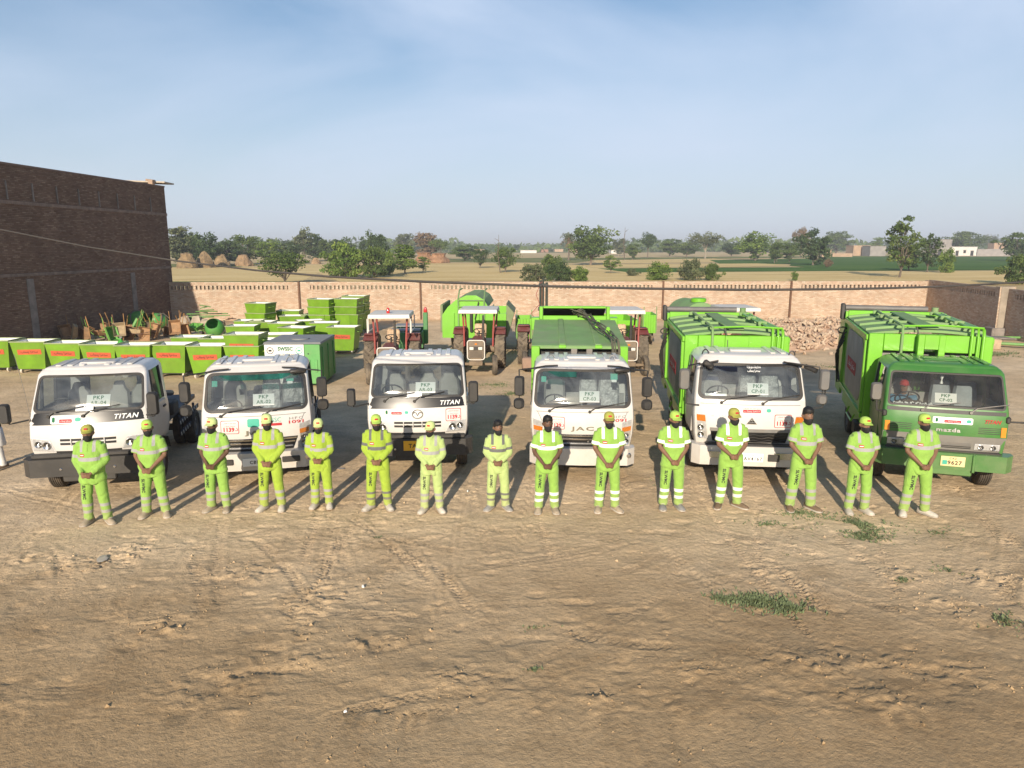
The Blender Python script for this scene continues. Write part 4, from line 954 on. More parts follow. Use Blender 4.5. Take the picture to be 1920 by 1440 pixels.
    for q in (-1, 1):
        mb = MB(); mb.prism([(y1 + .01, zb - .2), (y2, zb - .2), (y2 + .3, 1.5), (y2 - .1, zt + .1), (y1 + .01, zt + .12)], min(q * (W + .03), q * (W - .03)), max(q * (W + .03), q * (W - .03)), 'x'); mb.build('tailgate_side', LIME, t, smooth=False)
    mb = MB(); mb.box((0, y1 + .06, zt + .06), (2 * W - .07, .10, .18), .01); mb.box((0, y1 + .5, zt + .0), (2 * W - .07, .8, .04)); mb.build('tailgate_beam', LIME, t)
    mb = MB(); mb.tube([(-W - .02, y1 + .3, zt + .20), (W - .35, y1 + .3, zt + .20)], .075, 12); mb.build('roller', pm('grey_roller', (.11, .11, .115), .5, var=.2, dust=.3), t)
    mb = MB(); mb.box((-W - .08, y1 + .3, zt + .10), (.10, .24, .42), .02); mb.build('tail_lamp_box', BLACKP, t)
    mb = MB(); mb.tube([(W - .2, y1 + .2, zt + .1), (W - .2, y1 + .2, zt + .26)], .08, 10); mb.build('pivot', LIMED, t)
    # hoses and lifter gear on the near left side
    mb = MB()
    for k in range(4): mb.tube([(-W - .05, y1 - .3, zt - .3 - .1 * k), (-W - .16 - .02 * k, y1 - .2, zt - .7 - .1 * k), (-W - .1, y1 + .1, 1.4 - .12 * k), (-W - .06, y1 - .1, 1.1)], .018, 6)
    mb.tube([(-W - .1 + .12 * math.cos(a), y1 - .25, zt - .35 + .08 * math.sin(a)) for a in np.linspace(0, 6.28, 13)], .018, 6)
    tag(mb.build('hose_bundle', BLACKP, t), kind='stuff')
    mb = MB(); mb.tube([(-W - .06, y0 + .6, .9), (-W - .12, y0 + .6, .75), (-W - .12, y0 + 1.5, .75), (-W - .06, y0 + 1.5, .9)], .02, 6); mb.build('side_rail', LIME, t)
    mb = MB(); mb.box((-W + .02, y0 + .5, .62), (.2, .5, .3), .03); mb.build('tool_box', CHASSIS, t)

def old_body(t, y0=1.98, y1=5.4, w=1.07, z0=2.46, z1=2.70, zb=.9):
    W = w
    for q in (-1, 1):
        mb = MB(); mb.prism([(y0, zb), (y1, zb), (y1, z1), (y0, z0)], min(q * W, q * (W - .05)), max(q * W, q * (W - .05)), 'x'); mb.build('side_wall', LIME, t, smooth=False)
        mb = MB(); mb.box((q * (W - .09), y0 - .02, (zb + z0) / 2), (.18, .14, z0 - zb + .02), .012); mb.build('bulkhead_column', LIME, t)
        mb = MB(); mb.box((q * (W - .02), y1 + .1, z1 - .1), (.22, .34, .34), .015); mb.build('hinge_box', LIME, t)
    mb = MB(); mb.prism([(y0 - .02, z0 - .04), (y1, z1 - .04), (y1, z1 + .02), (y0 - .02, z0 + .02)], -W, W, 'x'); mb.build('body_roof', LIMED, t, smooth=False)
    sl = math.atan((z1 - z0) / (y1 - y0))
    for x in (-.38, .42):
        mb = MB(); mb.box((x, (y0 + y1) / 2, (z0 + z1) / 2 + .032), (.14, y1 - y0 - .1, .03), .008, rot=(sl, 0, 0)); mb.build('roof_strip', LIMED, t)
        mb = MB(); mb.box((x, y0 - .04, z0 + .0), (.16, .05, .07), .008); mb.build('strip_end', LIME, t)
    mb = MB(); mb.box((0, y0 - .03, z0 - .02), (2 * W - .38, .05, .06), .008); mb.build('front_lip', LIMED, t)
    mb = MB(); mb.box((0, y0 + .25, 1.7), (2 * W - .2, .03, 1.4)); mb.build('bulkhead_panel', CHASSIS, t, smooth=False)
    mb = MB()
    for x in (-.12, .22): mb.box((x, y0 - .0, z0 - .2), (.14, .10, .34), .01)
    mb.build('ram_bracket', STEELG, t)
    # rear hood: open frame
    mb = MB()
    for q in (-1, 1): mb.box((q * (W - .17), y1 + .12, z1 + .15), (.09, .2, .42), .01)
    mb.box((0, y1 + .12, z1 + .34), (2 * W - .45, .14, .06), .01); mb.box((0, y1 + .02, z1 + .05), (2 * W - .44, .10, .14), .01)
    mb.build('rear_frame', LIME, t)
    mb = MB(); mb.box((0, y1 + .7, z1 + .14), (2 * W - .45, 1.0, .05), 0, rot=(-.3, 0, 0)); mb.box((0, y1 + .9, 1.7), (2 * W - .1, .9, 1.6)); mb.build('hopper', pm('hopper_dark', (.03, .035, .02), .7), t, smooth=False)
    rr = random.Random(3); mb = MB()
    for k in range(6):
        pts = []
        for u in np.linspace(0, 1, 9):
            y = y1 + .0 + (y0 - y1) * u; x = .30 + .50 * u + .05 * math.sin(9 * u + k * 1.7) + .035 * (k - 2.5); z = z0 + (z1 - z0) * (1 - u) + .09 + .05 * abs(math.sin(7 * u + k)) + .02 * k % .06
            pts.append((x, y, z))
        pts += [(x + .02, y0 - .1, z0 - .05), (x + .03, y0 - .1, z0 - .5)]
        mb.tube(pts, .016, 5)
    for k in range(5): mb.tube([(.25 + .17 * math.cos(a + k) - .05 * k, y1 - .1 + .14 * math.sin(a), z1 + .12 + .04 * k + .04 * math.sin(2 * a + k)) for a in np.linspace(0, 5.5, 10)], .016, 5)
    tag(mb.build('hose_bundle', pm('dusty_hose', (.05, .06, .045), .7, dust=.4), t), kind='stuff')
    for (x, y) in ((.55, y0 + 2.2), (.72, y0 + 1.2)):
        zz = z0 + (z1 - z0) * (y - y0) / (y1 - y0); mb = MB(); mb.prism([(x - .1, zz), (x + .1, zz), (x + .03, zz + .22), (x - .03, zz + .22)], y - .03, y + .03, 'y'); mb.build('hose_bracket', LIME, t, smooth=False)

# the six trucks ------------------------------------------------------------------------------------------
t1, c1 = truck_titan(161, 12.65, 12, 'white flatbed truck carrying the card PKP AR-04, dark deck behind', 'AR-04', None, True, False, True, True)
t3, c3 = truck_titan(783, 13.9, 4, 'white truck carrying the card PKP AR-03 and a yellow number plate', 'AR-03', 'TA', True, True, False)
t2, c2 = truck_jac(481, 13.45, 13, 'white truck carrying the card PKP AR-02, silvery wrapped seats behind its windscreen', 'AR-02', 'JAC', 'CBB')
t4, c4 = truck_jac(1092, 13.75, -3, 'white truck carrying the card PKP CP-03 under a dusty flat green body', 'CP-03', 'JAC', None, print_=False)
old_body(t4)
flatbed(t2, 1.95, 5.0, CHASSIS)
# dressing of the second truck: portrait sticker
c2.rpatch('portrait_sticker', INKT, t2, -.06, 1.27, .22, .16, .03); c2.text('sticker_lettering', 'SWSSC', INKT, t2, .28, 1.31, width=.36, off=.006); c2.rpatch('sticker_bar', INKR, t2, .28, 1.22, .38, .05, .01)

def truck_sino():
    t = empty('truck', (0, 0, 0), 0, 'white truck carrying the card PKP CP-01 under a ribbed lime green compactor body', 'truck', 'trucks parked in a row')
    cab = Cab([(.80, .05, 1.02), (1.0, .0, 1.06), (1.4, .02, 1.08), (1.69, .08, 1.07), (2.38, .36, 1.0), (2.46, .43, .95), (2.48, .46, .92)], 1.75, .12, .10, 1.69, 2.38, .955)
    cab.shell(WHITE, t); cab.windscreen(t, GLASS, body=WHITE, seal=.06, rad=.13); cab.sides(t); cab.rearwin(t); door(t, cab, WHITE)
    roof_ribs(t, cab, WHITE, (-.7, -.5, .5, .7), .7, 1.6, .01); interior(t, cab, -1, SEATM, SEATP)
    wipers(t, cab, (-.56, .22), .6, 1)
    cab.patch('front_seam', BLACKP, t, -.95, .95, 1.60, 1.607, .003, 16, 1)
    banner(t, cab, .02, 1.505, .80, .13, plate=False)
    cab.text('maker_lettering', 'SINO', pm('pale_letters', (.55, .53, .5), .4, metal=.4), t, -.60, 1.40, height=.065, width=.28, off=.008, spacing=1.1)
    mb = MB(); y = cab.fy(0.02, 1.29) - .012
    mb.prism([(-.08, 1.235), (.12, 1.235), (.02, 1.37)], y - .006, y + .02, 'y'); mb.build('badge', CHROME, t, smooth=False)
    mb = MB(); mb.tube([(-.05, y - .01, 1.265), (.09, y - .01, 1.265)], .012, 6); mb.tube([(-.02, y - .01, 1.30), (.06, y - .01, 1.30)], .012, 6); mb.build('badge_bars', BLACKG, t)
    helpline(t, cab, .62, 1.30, .33, .26)
    for q in (-1, 1):
        bl = [(q * .80, .90), (q * .985, .93), (q * 1.025, 1.40), (q * .86, 1.40)]; am = [(q * .845, 1.25), (q * 1.012, 1.26), (q * 1.022, 1.385), (q * .865, 1.38)]
        if q < 0: bl = [bl[1], bl[0], bl[3], bl[2]]; am = [am[1], am[0], am[3], am[2]]
        headlamp(t, cab, bl, [(q * .93, .98, .06), (q * .94, 1.13, .06)], am)
    cab.patch('grille', BLACKG, t, 0, 0, 0, 0, .006, 14, 4, [(-.70, .86), (.70, .86), (.76, 1.13), (-.76, 1.13)])
    cab.patch('grille_brow', STEELG, t, -.76, .76, 1.075, 1.135, .02, 12, 1)
    for z in (.90, .96, 1.02):
        mb = MB(); mb.tube([(x, cab.fy(x, z) - .016 - .0, z + .012 * math.sin(x * 22)) for x in np.linspace(-.68, .68, 40)], .008, 5); mb.build('grille_mesh', CHASSIS, t)
    mb = MB(); mb.prism([(-1.10, .28), (-1.10, .04), (-.95, -.10), (0, -.13), (.95, -.10), (1.10, .04), (1.10, .28)], .42, .81, 'z'); mb.build('bumper', WHITE, t, ang=25)
    mb = MB(); mb.box((0, -.01, .83), (1.7, .12, .05), .01); mb.build('bumper_gap', BLACKP, t)
    for q in (-1, 1):
        mb = MB(); mb.prism([(q * .62 - .14, .58), (q * .62 + .14, .58), (q * .62 + .17, .70), (q * .62 - .17, .70)], -.135, -.10, 'y'); h = mb.build('fog_lamp', LENS if False else CHROME, t, smooth=False)
    mb = MB(); mb.box((.45, -.13, .60), (.22, .03, .14), .01); mb.build('tow_cover', BLACKP, t)
    plate(t, cab, .02, -.146, .60, 'CAV4167', .46, .17, INKW, INKK, 'Punjab')
    mirror(t, (-.98, .30, 2.38), (-1.30, .06, 2.10), (.21, .42), elbow=(-1.22, .10, 2.36), mat=pm('grey_mirror', (.12, .12, .12), .5, dust=.3)); 
    mb = MB(); mb.tube([(-1.22, .10, 2.36), (-1.24, .08, 1.60), (-.98, .15, 1.56)], .018, 7); mb.build('mirror_stay', BLACKP, t)
    mirror(t, (.70, .30, 2.42), (1.32, .05, 2.14), (.19, .40), low=((1.30, .05, 1.76), (.2, .2)), elbow=(1.22, .08, 2.38), mat=pm('grey_mirror', (.12, .12, .12), .5, dust=.3))
    mb = MB(); mb.tube([(1.32, .06, 2.3), (1.36, .06, 1.9), (1.34, .08, 1.60), (1.02, .15, 1.52)], .016, 7); mb.build('mirror_stay', BLACKP, t)
    mb = MB(); mb.tube([(1.02, .28, 2.36), (1.18, .10, 2.30)], .05, 8); mb.build('mirror_bracket', BLACKP, t)
    for q in (-1, 1):
        mb = MB(); mb.tube([(q * .62, .33, 2.43), (q * .98, .38, 2.34)], .02, 6); mb.tube([(q * (.84 + .06 * math.cos(a)), .62, 2.52 + .09 * math.sin(a)) for a in np.linspace(0, 3.14, 6)], .014, 5); mb.build('mirror_bracket', BLACKP, t)
    mb = MB(); mb.box((-.82, .28, 2.36), (.22, .12, .12), .03, rot=(0, .6, 0)); mb.build('visor_lamp', BLACKP, t)
    card(t, cab, .14, 1.90, 'PKP', 'CP-01'); papers(t, cab, [(-.66, 1.75, .42, .1, PAPER)])
    cab.text('screen_lettering', URDU1 + ' ' + SUTHRA, INKW, t, .06, 2.31, height=.075, width=.26, off=.005, bold=.02); cab.text('screen_lettering', SUTHRA, INKW, t, .06, 2.24, height=.06, width=.24, off=.005, bold=.02)
    cab.patch('tint_strip', glass_mat('blue_tint', (.1, .25, .5), .05, 1.0), t, -.85, -.25, 2.22, 2.31, -.006, 6, 1, None, .004)
    chassis(t, 6.6, 4.6, rr=.43, front=(1.2, .92)); compactor(t, 'valve', y0=2.0, y1=5.9, w=1.10, zt=2.74)
    place(t, 1407, 13.5, -7); return t, cab
t5, c5 = truck_sino()

def truck_green():
    t = empty('truck', (0, 0, 0), 0, 'green cab truck carrying the card PKP CP-02 with a ribbed lime compactor body', 'truck', 'trucks parked in a row')
    cab = Cab([(.88, .03, 1.02), (1.2, .0, 1.05), (1.56, .03, 1.05), (1.68, .06, 1.04), (2.31, .34, .98), (2.38, .42, .94), (2.40, .45, .91)], 1.70, .06, .10, 1.68, 2.31, .95)
    cab.shell(GREENT, t); cab.windscreen(t, glass_mat('clear_screen', (.72, .76, .75), .02, 1.2, film=.10, filmcol=(.4, .38, .33)), body=GREENT, seal=.035, rad=.07); cab.sides(t); cab.rearwin(t); door(t, cab, GREENT)
    roof_ribs(t, cab, GREENT, (-.72, -.54, -.36, .36, .54, .72), .62, 1.6); interior(t, cab, -1, SEATM, pm('blue_grey_seat', (.20, .23, .25), .5, var=.25))
    wipers(t, cab, (-.40, .40), .52, 1, STEELG)
    cab.patch('scuttle', BLACKP, t, -.98, .98, 1.59, 1.655, .008, 16, 1)
    banner(t, cab, .12, 1.46, .66, .12); cab.text('model_lettering', 'TITAN', INKR, t, .78, 1.475, height=.07, width=.27, shear=.35, bold=.03, off=.008)
    cab.text('maker_lettering', 'mazda', CHROME, t, .06, 1.285, height=.075, width=.40, bold=.03, off=.012, spacing=1.1)
    for q in (-1, 1):
        for k in range(4): cab.patch('vent_slot', BLACKP, t, min(q * .55, q * .93), max(q * .55, q * .93), 1.245 + k * .034, 1.257 + k * .034, .004, 4, 1)
        mb = MB(); mb.box((q * 1.02, .10, 1.52), (.08, .10, .12), .02); mb.build('side_lamp', BLACKP, t)
        c_ = [(q * .92, 1.20), (q * 1.0, 1.20), (q * 1.0, 1.38), (q * .92, 1.38)]
        if q < 0: c_ = [c_[1], c_[0], c_[3], c_[2]]
        cab.patch('indicator', AMBER, t, 0, 0, 0, 0, .016, 4, 2, c_, .03)
    cab.patch('grey_band', GREYBAND, t, -1.025, 1.025, .90, 1.18, .010, 20, 2)
    for q in (-1, 1):
        c_ = [(q * .52, .935), (q * .93, .935), (q * .93, 1.05), (q * .52, 1.05)]
        if q < 0: c_ = [c_[1], c_[0], c_[3], c_[2]]
        headlamp(t, cab, c_, [(q * .62, .99, .045), (q * .82, .99, .045)], None, .016)
    for z in (.95, .98, 1.01, 1.04): cab.patch('grille_slat', CHASSIS if z < 1 else STEELG, t, -.46, .46, z - .010, z + .008, .018, 8, 1)
    mb = MB(); mb.prism([(-1.16, .05), (-1.02, -.12), (1.02, -.12), (1.16, .05), (1.16, .2), (-1.16, .2)], .56, .87, 'z'); mb.build('bumper', GREENT, t, ang=20)
    mb = MB(); mb.box((0, -.04, .52), (1.0, .12, .16), .02); mb.box((.50, -.135, .70), (.05, .04, .34), .01); mb.build('bumper_valance', GREENT, t)
    mb = MB(); mb.box((0, .05, .87), (1.9, .12, .06), .01); mb.build('bumper_gap', CHASSIS, t)
    plate(t, cab, .16, -.135, .72, '9627', .40, .19, pm('cream_plate', (.75, .60, .30), .5, var=.06), INKK, 'CAZ', True)
    mirror(t, (-1.02, .12, 1.55), (-1.20, .10, 1.93), (.20, .34), elbow=(-1.16, .06, 1.56), mat=pm('grey_mirror', (.12, .12, .12), .5, dust=.3)); mirror(t, (1.04, .12, 1.48), (1.36, .05, 1.78), (.24, .40), elbow=(1.34, .06, 1.50), mat=pm('grey_mirror', (.12, .12, .12), .5, dust=.3))
    card(t, cab, .0, 1.85, 'PKP', 'CP-02', .36, .19)
    rr = random.Random(5); mb = MB()
    for k in range(7): mb.tube([(-.80 + .09 * k + .06 * math.cos(a), cab.fy(-.5, 1.7) + .14 + .05 * math.sin(a), 1.70 + .03 * math.sin(3 * a + k)) for a in np.linspace(0, 6, 9)], .010, 5)
    tag(mb.build('dash_wires', INKW, t), kind='stuff')
    mb = MB(); mb.tube([(0, .62, 2.24), (0, .62, 2.12), (.0, .62, 2.05)], [.05, .01, .03], 6); mb.build('hanging_charm', INKW, t)
    chassis(t, 6.6, 4.6, rr=.43, front=(.98, .94)); compactor(t, 'post', y0=2.0, y1=5.9, w=1.14, zt=2.84)
    place(t, 1772, 12.9, -18.5); return t, cab
t6, c6 = truck_green()
# ------------------------------------------------------------------ people
SKINM = pm('skin', (.20, .11, .068), .55, var=.12, scale=14, spec=.35)
SKIND = pm('skin_dark', (.12, .064, .040), .55, var=.12, scale=14, spec=.35)
HAIRM = pm('hair', (.008, .007, .006), .6, var=.3, scale=40, bump=.004, bscale=90)
MASKM = pm('black_mask', (.012, .012, .013), .8, var=.1)
SHOEM = [pm('shoe_dusty', (.36, .29, .21), .85, var=.25, scale=9), pm('shoe_white', (.52, .47, .40), .7, var=.25, scale=9), pm('shoe_brown', (.14, .085, .05), .7, var=.25, scale=9, dust=.5), pm('shoe_grey', (.26, .25, .24), .8, var=.25, scale=9)]
SOLEM = pm('shoe_sole', (.42, .38, .32), .8, var=.2)
def cloth_mat(name, col, band, refl=False):
    """hi-vis fabric: reflective bands follow the garment through the stored 'band' value (print on the cloth)"""
    if name in MATS: return MATS[name]
    m = bpy.data.materials.new(name); m.use_nodes = True; nt = m.node_tree; b = nt.nodes['Principled BSDF']; ln = nt.links.new
    b.inputs['Roughness'].default_value = .85; b.inputs['Specular IOR Level'].default_value = .2; b.inputs['Sheen Weight'].default_value = .15
    at = nt.nodes.new('ShaderNodeAttribute'); at.attribute_name = 'band'
    st = nt.nodes.new('ShaderNodeMath'); st.operation = 'GREATER_THAN'; st.inputs[1].default_value = 0; ln(at.outputs['Fac'], st.inputs[0])
    tcn = nt.nodes.new('ShaderNodeTexCoord'); n = nt.nodes.new('ShaderNodeTexNoise'); n.inputs['Scale'].default_value = 7; n.inputs['Detail'].default_value = 5; ln(tcn.outputs['Object'], n.inputs['Vector'])
    mr = nt.nodes.new('ShaderNodeMapRange'); mr.inputs['From Min'].default_value = .3; mr.inputs['From Max'].default_value = .7; mr.inputs['To Min'].default_value = .86; mr.inputs['To Max'].default_value = 1.1; ln(n.outputs[0], mr.inputs[0])
    hv = nt.nodes.new('ShaderNodeHueSaturation'); hv.inputs['Color'].default_value = (*col, 1); ln(mr.outputs[0], hv.inputs['Value'])
    mx_ = nt.nodes.new('ShaderNodeMix'); mx_.data_type = 'RGBA'; mx_.inputs[7].default_value = (*band, 1); ln(st.outputs[0], mx_.inputs[0]); ln(hv.outputs[0], mx_.inputs[6])
    sp = nt.nodes.new('ShaderNodeSeparateXYZ'); ln(tcn.outputs['Object'], sp.inputs[0]); dz = nt.nodes.new('ShaderNodeMapRange'); dz.inputs['From Min'].default_value = .06; dz.inputs['From Max'].default_value = .42; dz.inputs['To Min'].default_value = .75; dz.inputs['To Max'].default_value = .05; ln(sp.outputs[2], dz.inputs[0])
    nd = nt.nodes.new('ShaderNodeTexNoise'); nd.inputs['Scale'].default_value = 5; nd.inputs['Detail'].default_value = 6; nd.inputs['Roughness'].default_value = .7; ln(tcn.outputs['Object'], nd.inputs['Vector'])
    dm = nt.nodes.new('ShaderNodeMath'); dm.operation = 'MULTIPLY'; ln(dz.outputs[0], dm.inputs[0]); ln(nd.outputs[0], dm.inputs[1])
    md = nt.nodes.new('ShaderNodeMix'); md.data_type = 'RGBA'; md.inputs[7].default_value = (.36, .30, .18, 1); ln(dm.outputs[0], md.inputs[0]); ln(mx_.outputs[2], md.inputs[6]); ln(md.outputs[2], b.inputs['Base Color'])
    n3 = nt.nodes.new('ShaderNodeTexNoise'); n3.inputs['Scale'].default_value = 9; n3.inputs['Detail'].default_value = 3; n3.inputs['Distortion'].default_value = 1.5
    mp_ = nt.nodes.new('ShaderNodeMapping'); mp_.inputs['Scale'].default_value = (1.6, 1.6, .8); ln(tcn.outputs['Object'], mp_.inputs[0]); ln(mp_.outputs[0], n3.inputs['Vector'])
    bp = nt.nodes.new('ShaderNodeBump'); bp.inputs['Distance'].default_value = .012; bp.inputs['Strength'].default_value = .8; ln(n3.outputs[0], bp.inputs['Height']); ln(bp.outputs[0], b.inputs['Normal'])
    MATS[name] = m; return m
LIMES = {'lime': (.25, .44, .08), 'pale': (.40, .51, .19), 'deep': (.31, .44, .045)}
BANDS = {'grey': (.34, .34, .33), 'dark': (.13, .135, .13), 'white': (.88, .88, .86)}

def remesh(mb, vox, name, smooth_it=4):
    me = mb.mesh(name, [], smooth=False); o = bpy.data.objects.new(name, me); COL.objects.link(o)
    md = o.modifiers.new('r', 'REMESH'); md.mode = 'VOXEL'; md.voxel_size = vox; md.use_smooth_shade = True
    if smooth_it: s_ = o.modifiers.new('s', 'SMOOTH'); s_.iterations = smooth_it; s_.factor = .5
    bpy.context.view_layer.update()
    out = bpy.data.meshes.new_from_object(o.evaluated_get(bpy.context.evaluated_depsgraph_get()))
    bpy.data.objects.remove(o); bpy.data.meshes.remove(me)
    out.polygons.foreach_set('use_smooth', [True] * len(out.polygons)); out.name = name; return out
def coords(me):
    co = np.empty(len(me.vertices) * 3); me.vertices.foreach_get('co', co); return co.reshape(-1, 3)
def setco(me, co): me.vertices.foreach_set('co', co.ravel()); me.update()
def attr(me, name, val):
    a = me.attributes.new(name, 'FLOAT', 'POINT'); a.data.foreach_set('value', val.astype(np.float32))
def seg_t(co, a, b):
    a, b = np.array(a), np.array(b); d = b - a; t = ((co - a) @ d) / (d @ d); p = a + np.clip(t, 0, 1)[:, None] * d
    return t, np.linalg.norm(co - p, axis=1), np.linalg.norm(d)
def ell(c, rx, ry, n=16, tilt=0.0):
    return [(c[0] + math.cos(2 * math.pi * k / n) * rx, c[1] + math.sin(2 * math.pi * k / n) * ry, c[2] + tilt * math.sin(2 * math.pi * k / n) * ry) for k in range(n)]

def person(i, name_label, X, Y, h=1.72, yaw=0.0, sleeve='short', col='lime', band='grey', cap='lime', stance=.15, fat=1.0, grip=.90, shoe=0, toes=(.35, .35), lean=0.0, skin=None, letters=True, headturn=0.0, hair=False, group='workers lined up before the trucks', stubble=False):
    rr = random.Random(100 + i); sk = skin or SKINM
    root = empty('person', (X, Y, hz(X, Y) + .012), yaw, name_label, 'person', group, scale=h / 1.72)
    F = fat
    hipz, kz, az = .90, .48, .09
    fx = stance
    hips = [(q * .092, .0, hipz) for q in (-1, 1)]; knees = [(q * (.10 + (fx - .10) * .5), -.012, kz) for q in (-1, 1)]; ank = [(q * fx, .02, az) for q in (-1, 1)]
    sh = [(q * .172 * (1 + (F - 1) * .4), .0, 1.378) for q in (-1, 1)]
    elb = [(q * (.226 + (F - 1) * .12), -.005, 1.10) for q in (-1, 1)]
    grip -= .045
    wr = [(q * .058, -.195 - (F - 1) * .16, grip + .045) for q in (-1, 1)]
    hc = Vector((0, -.015, 1.575))
    # body: head, neck, core, arms and hands as one continuous surface
    b = MB()
    head = []
    for (z, rx, ry, cy) in ((-.128, .020, .022, -.045), (-.118, .042, .045, -.035), (-.095, .056, .066, -.022), (-.055, .067, .083, -.008), (-.01, .074, .091, 0), (.03, .076, .094, .004), (.07, .071, .088, .006), (.10, .055, .068, .008), (.12, .030, .036, .01), (.126, .008, .01, .01)):
        head.append(ell((hc.x, hc.y + cy, hc.z + z), rx, ry))
    b.rings(head)
    b.tube([hc + Vector((0, -.080, .015)), hc + Vector((0, -.098, -.01)), hc + Vector((0, -.108, -.032)), hc + Vector((0, -.09, -.045))], [.010, .013, .017, .012], 7)        # nose
    for q in (-1, 1): b.tube([hc + Vector((q * .074, .008, .012)), hc + Vector((q * .084, .016, .0)), hc + Vector((q * .078, .010, -.032))], [(.012, .02), (.014, .026), (.009, .014)], 8)   # ears
    b.tube([(0, .012, 1.34), (0, .004, 1.42), (0, -.005, 1.50)], [.075, .056, .054], 12)
    b.tube([(0, 0, .86), (0, 0, 1.1), (0, 0, 1.35), (0, 0, 1.40)], [.075, .09, .095, .06], 12)
    for k, q in enumerate((-1, 1)):
        b.tube([(q * .06, 0, 1.34), sh[k]], .034, 10); b.tube([hips[k], knees[k], ank[k]], [.06, .045, .034], 8); b.tube([(0, 0, .9), hips[k]], .06, 8)
        b.tube([sh[k], [(sh[k][a] + elb[k][a]) / 2 for a in range(3)], elb[k]], [.030, .043, .038], 10)
        W = Vector(wr[k]); E = Vector(elb[k]); d = (W - E).normalized()
        b.tube([E, E.lerp(W, .3), E.lerp(W, .8), W], [.040, .042, .030, .026], 10)
        palm = W + Vector((-q * .055, -.025 - (0.02 if q > 0 else 0), -.030 + (.012 if q > 0 else 0)))
        b.tube([W, W.lerp(palm, .5), palm], [(.024, .026), (.022, .040), (.020, .042)], 9)
        # five fingers closing round the other hand; thumb leaves the side of the palm
        for f in range(4):
            z0 = .030 - f * .020; ln_ = (.070, .078, .074, .058)[f]
            p0 = palm + Vector((-q * .002, 0, z0)); p1 = p0 + Vector((-q * ln_ * .45, -.012, -.006)); p2 = p1 + Vector((-q * ln_ * .32, .012, -.008)); p3 = p2 + Vector((-q * ln_ * .18, .022, -.004))
            b.tube([p0, p1, p2, p3], [.0095, .009, .0085, .007], 6)
        b.tube([W.lerp(palm, .35) + Vector((0, -.01, .03)), palm + Vector((q * .004, -.022, .050)), palm + Vector((-q * .030, -.030, .044))], [.012, .011, .009], 6)
    me = remesh(b, .0105, 'body', 3); me.materials.append(sk); body = link('body', me, root)
    co = coords(me); HT = Euler((-.06 + .13 * rr.random(), rr.uniform(-.05, .05), rr.uniform(-.28, .28))).to_matrix(); PV = np.array([0, -.004, 1.47])
    k_ = sm(1.45, 1.52, co[:, 2])[:, None]; rot_ = (co - PV) @ np.array(HT).T + PV; setco(me, co * (1 - k_) + rot_ * k_)
    # shirt --------------------------------------------------------------------------------------
    s = MB(); bw = F
    prof = [(.725, .182 * bw, .128 * bw, 0), (.76, .188 * bw, .134 * bw, 0), (.90, .182 * bw, .134 * bw, -.008), (1.0, .176 * bw, .128 * bw - .004, -.014 * bw), (1.10, .175 * bw, .130 * bw, -.018 * bw), (1.20, .180 * (1 + (bw - 1) * .6), .126 * bw, -.012), (1.30, .180, .114, -.004), (1.36, .158, .098, .0), (1.41, .115, .08, .004), (1.44, .075, .066, .004), (1.462, .062, .062, -.002)]
    s.rings([ell((0, cy, z), rx, ry, 24) for z, rx, ry, cy in prof])
    longs = sleeve == 'long'
    for k, q in enumerate((-1, 1)):
        S, E, W = Vector(sh[k]), Vector(elb[k]), Vector(wr[k])
        s.tube([(q * .07, .004, 1.385), (q * .125, .002, 1.385), S.lerp(E, .05)], [.062, .066, .066], 14)
        if longs: s.tube([S.lerp(E, .02), S.lerp(E, .5), E, E.lerp(W, .15), E.lerp(W, .6), E.lerp(W, .93)], [.068, .064, .060, .059, .052, .044], 14)
        else: s.tube([S.lerp(E, .02), S.lerp(E, .45), S.lerp(E, .82 if sleeve == 'short' else .95)], [.068, .070, .076], 14)
        s.tube([(q * .052, -.035, 1.452), (q * .030, -.066, 1.437), (q * .012, -.080, 1.415)], [(.012, .017)] * 3, 6)
    s.tube([(.052, -.03, 1.452), (.06, .01, 1.468), (0, .06, 1.475), (-.06, .01, 1.468), (-.052, -.03, 1.452)], [(.010, .017)] * 5, 6)
    me = remesh(s, .0125, 'shirt', 4); co = coords(me); nrm = np.empty(len(me.vertices) * 3); me.vertices.foreach_get('normal', nrm); nrm = nrm.reshape(-1, 3)
    dist = np.full(len(co), 9.0); arm = np.full(len(co), -1.0); fore = np.zeros(len(co), bool)
    best = np.linalg.norm(co[:, :2] * np.array([.75, 1.0]), axis=1) - .10
    band_ = np.full(len(co), -1.0)
    zc = 1.155 + .02 * math.sin(i); tz = np.minimum(.030 - np.abs(co[:, 2] - zc), .2)
    istorso = np.ones(len(co), bool)
    for k, q in enumerate((-1, 1)):
        for (a, c_, up) in ((sh[k], elb[k], True), (elb[k], wr[k], False)):
            t, dd, L_ = seg_t(co, a, c_); near_ = (dd < .098) & (t > .18 if up else t > -.05) & (q * co[:, 0] > (.158 * (1 + (bw - 1) * .7) if up else .02)) & ((co[:, 1] < -.11) | (q * co[:, 0] > .19) if not up else True)
            istorso &= ~near_
            if up: band_ = np.where(near_, np.maximum(band_, .026 - np.abs((t - .66) * L_)), band_)
    band_ = np.where(istorso, np.maximum(band_, tz), band_)
    strap = (np.abs(np.abs(co[:, 0]) - .100)); sv = np.minimum(.024 - strap, co[:, 2] - 1.275); sv = np.where(istorso | (co[:, 2] > 1.36), sv, -1)
    sv = np.where(co[:, 1] < .05, sv, -1)
    band_ = np.maximum(band_, sv)
    # soft folds
    fold = (fbm(co[:, 0] * 9 + co[:, 1] * 5 + i, co[:, 2] * 7 - co[:, 0] * 6, 300 + i, 2) - .5) * .024
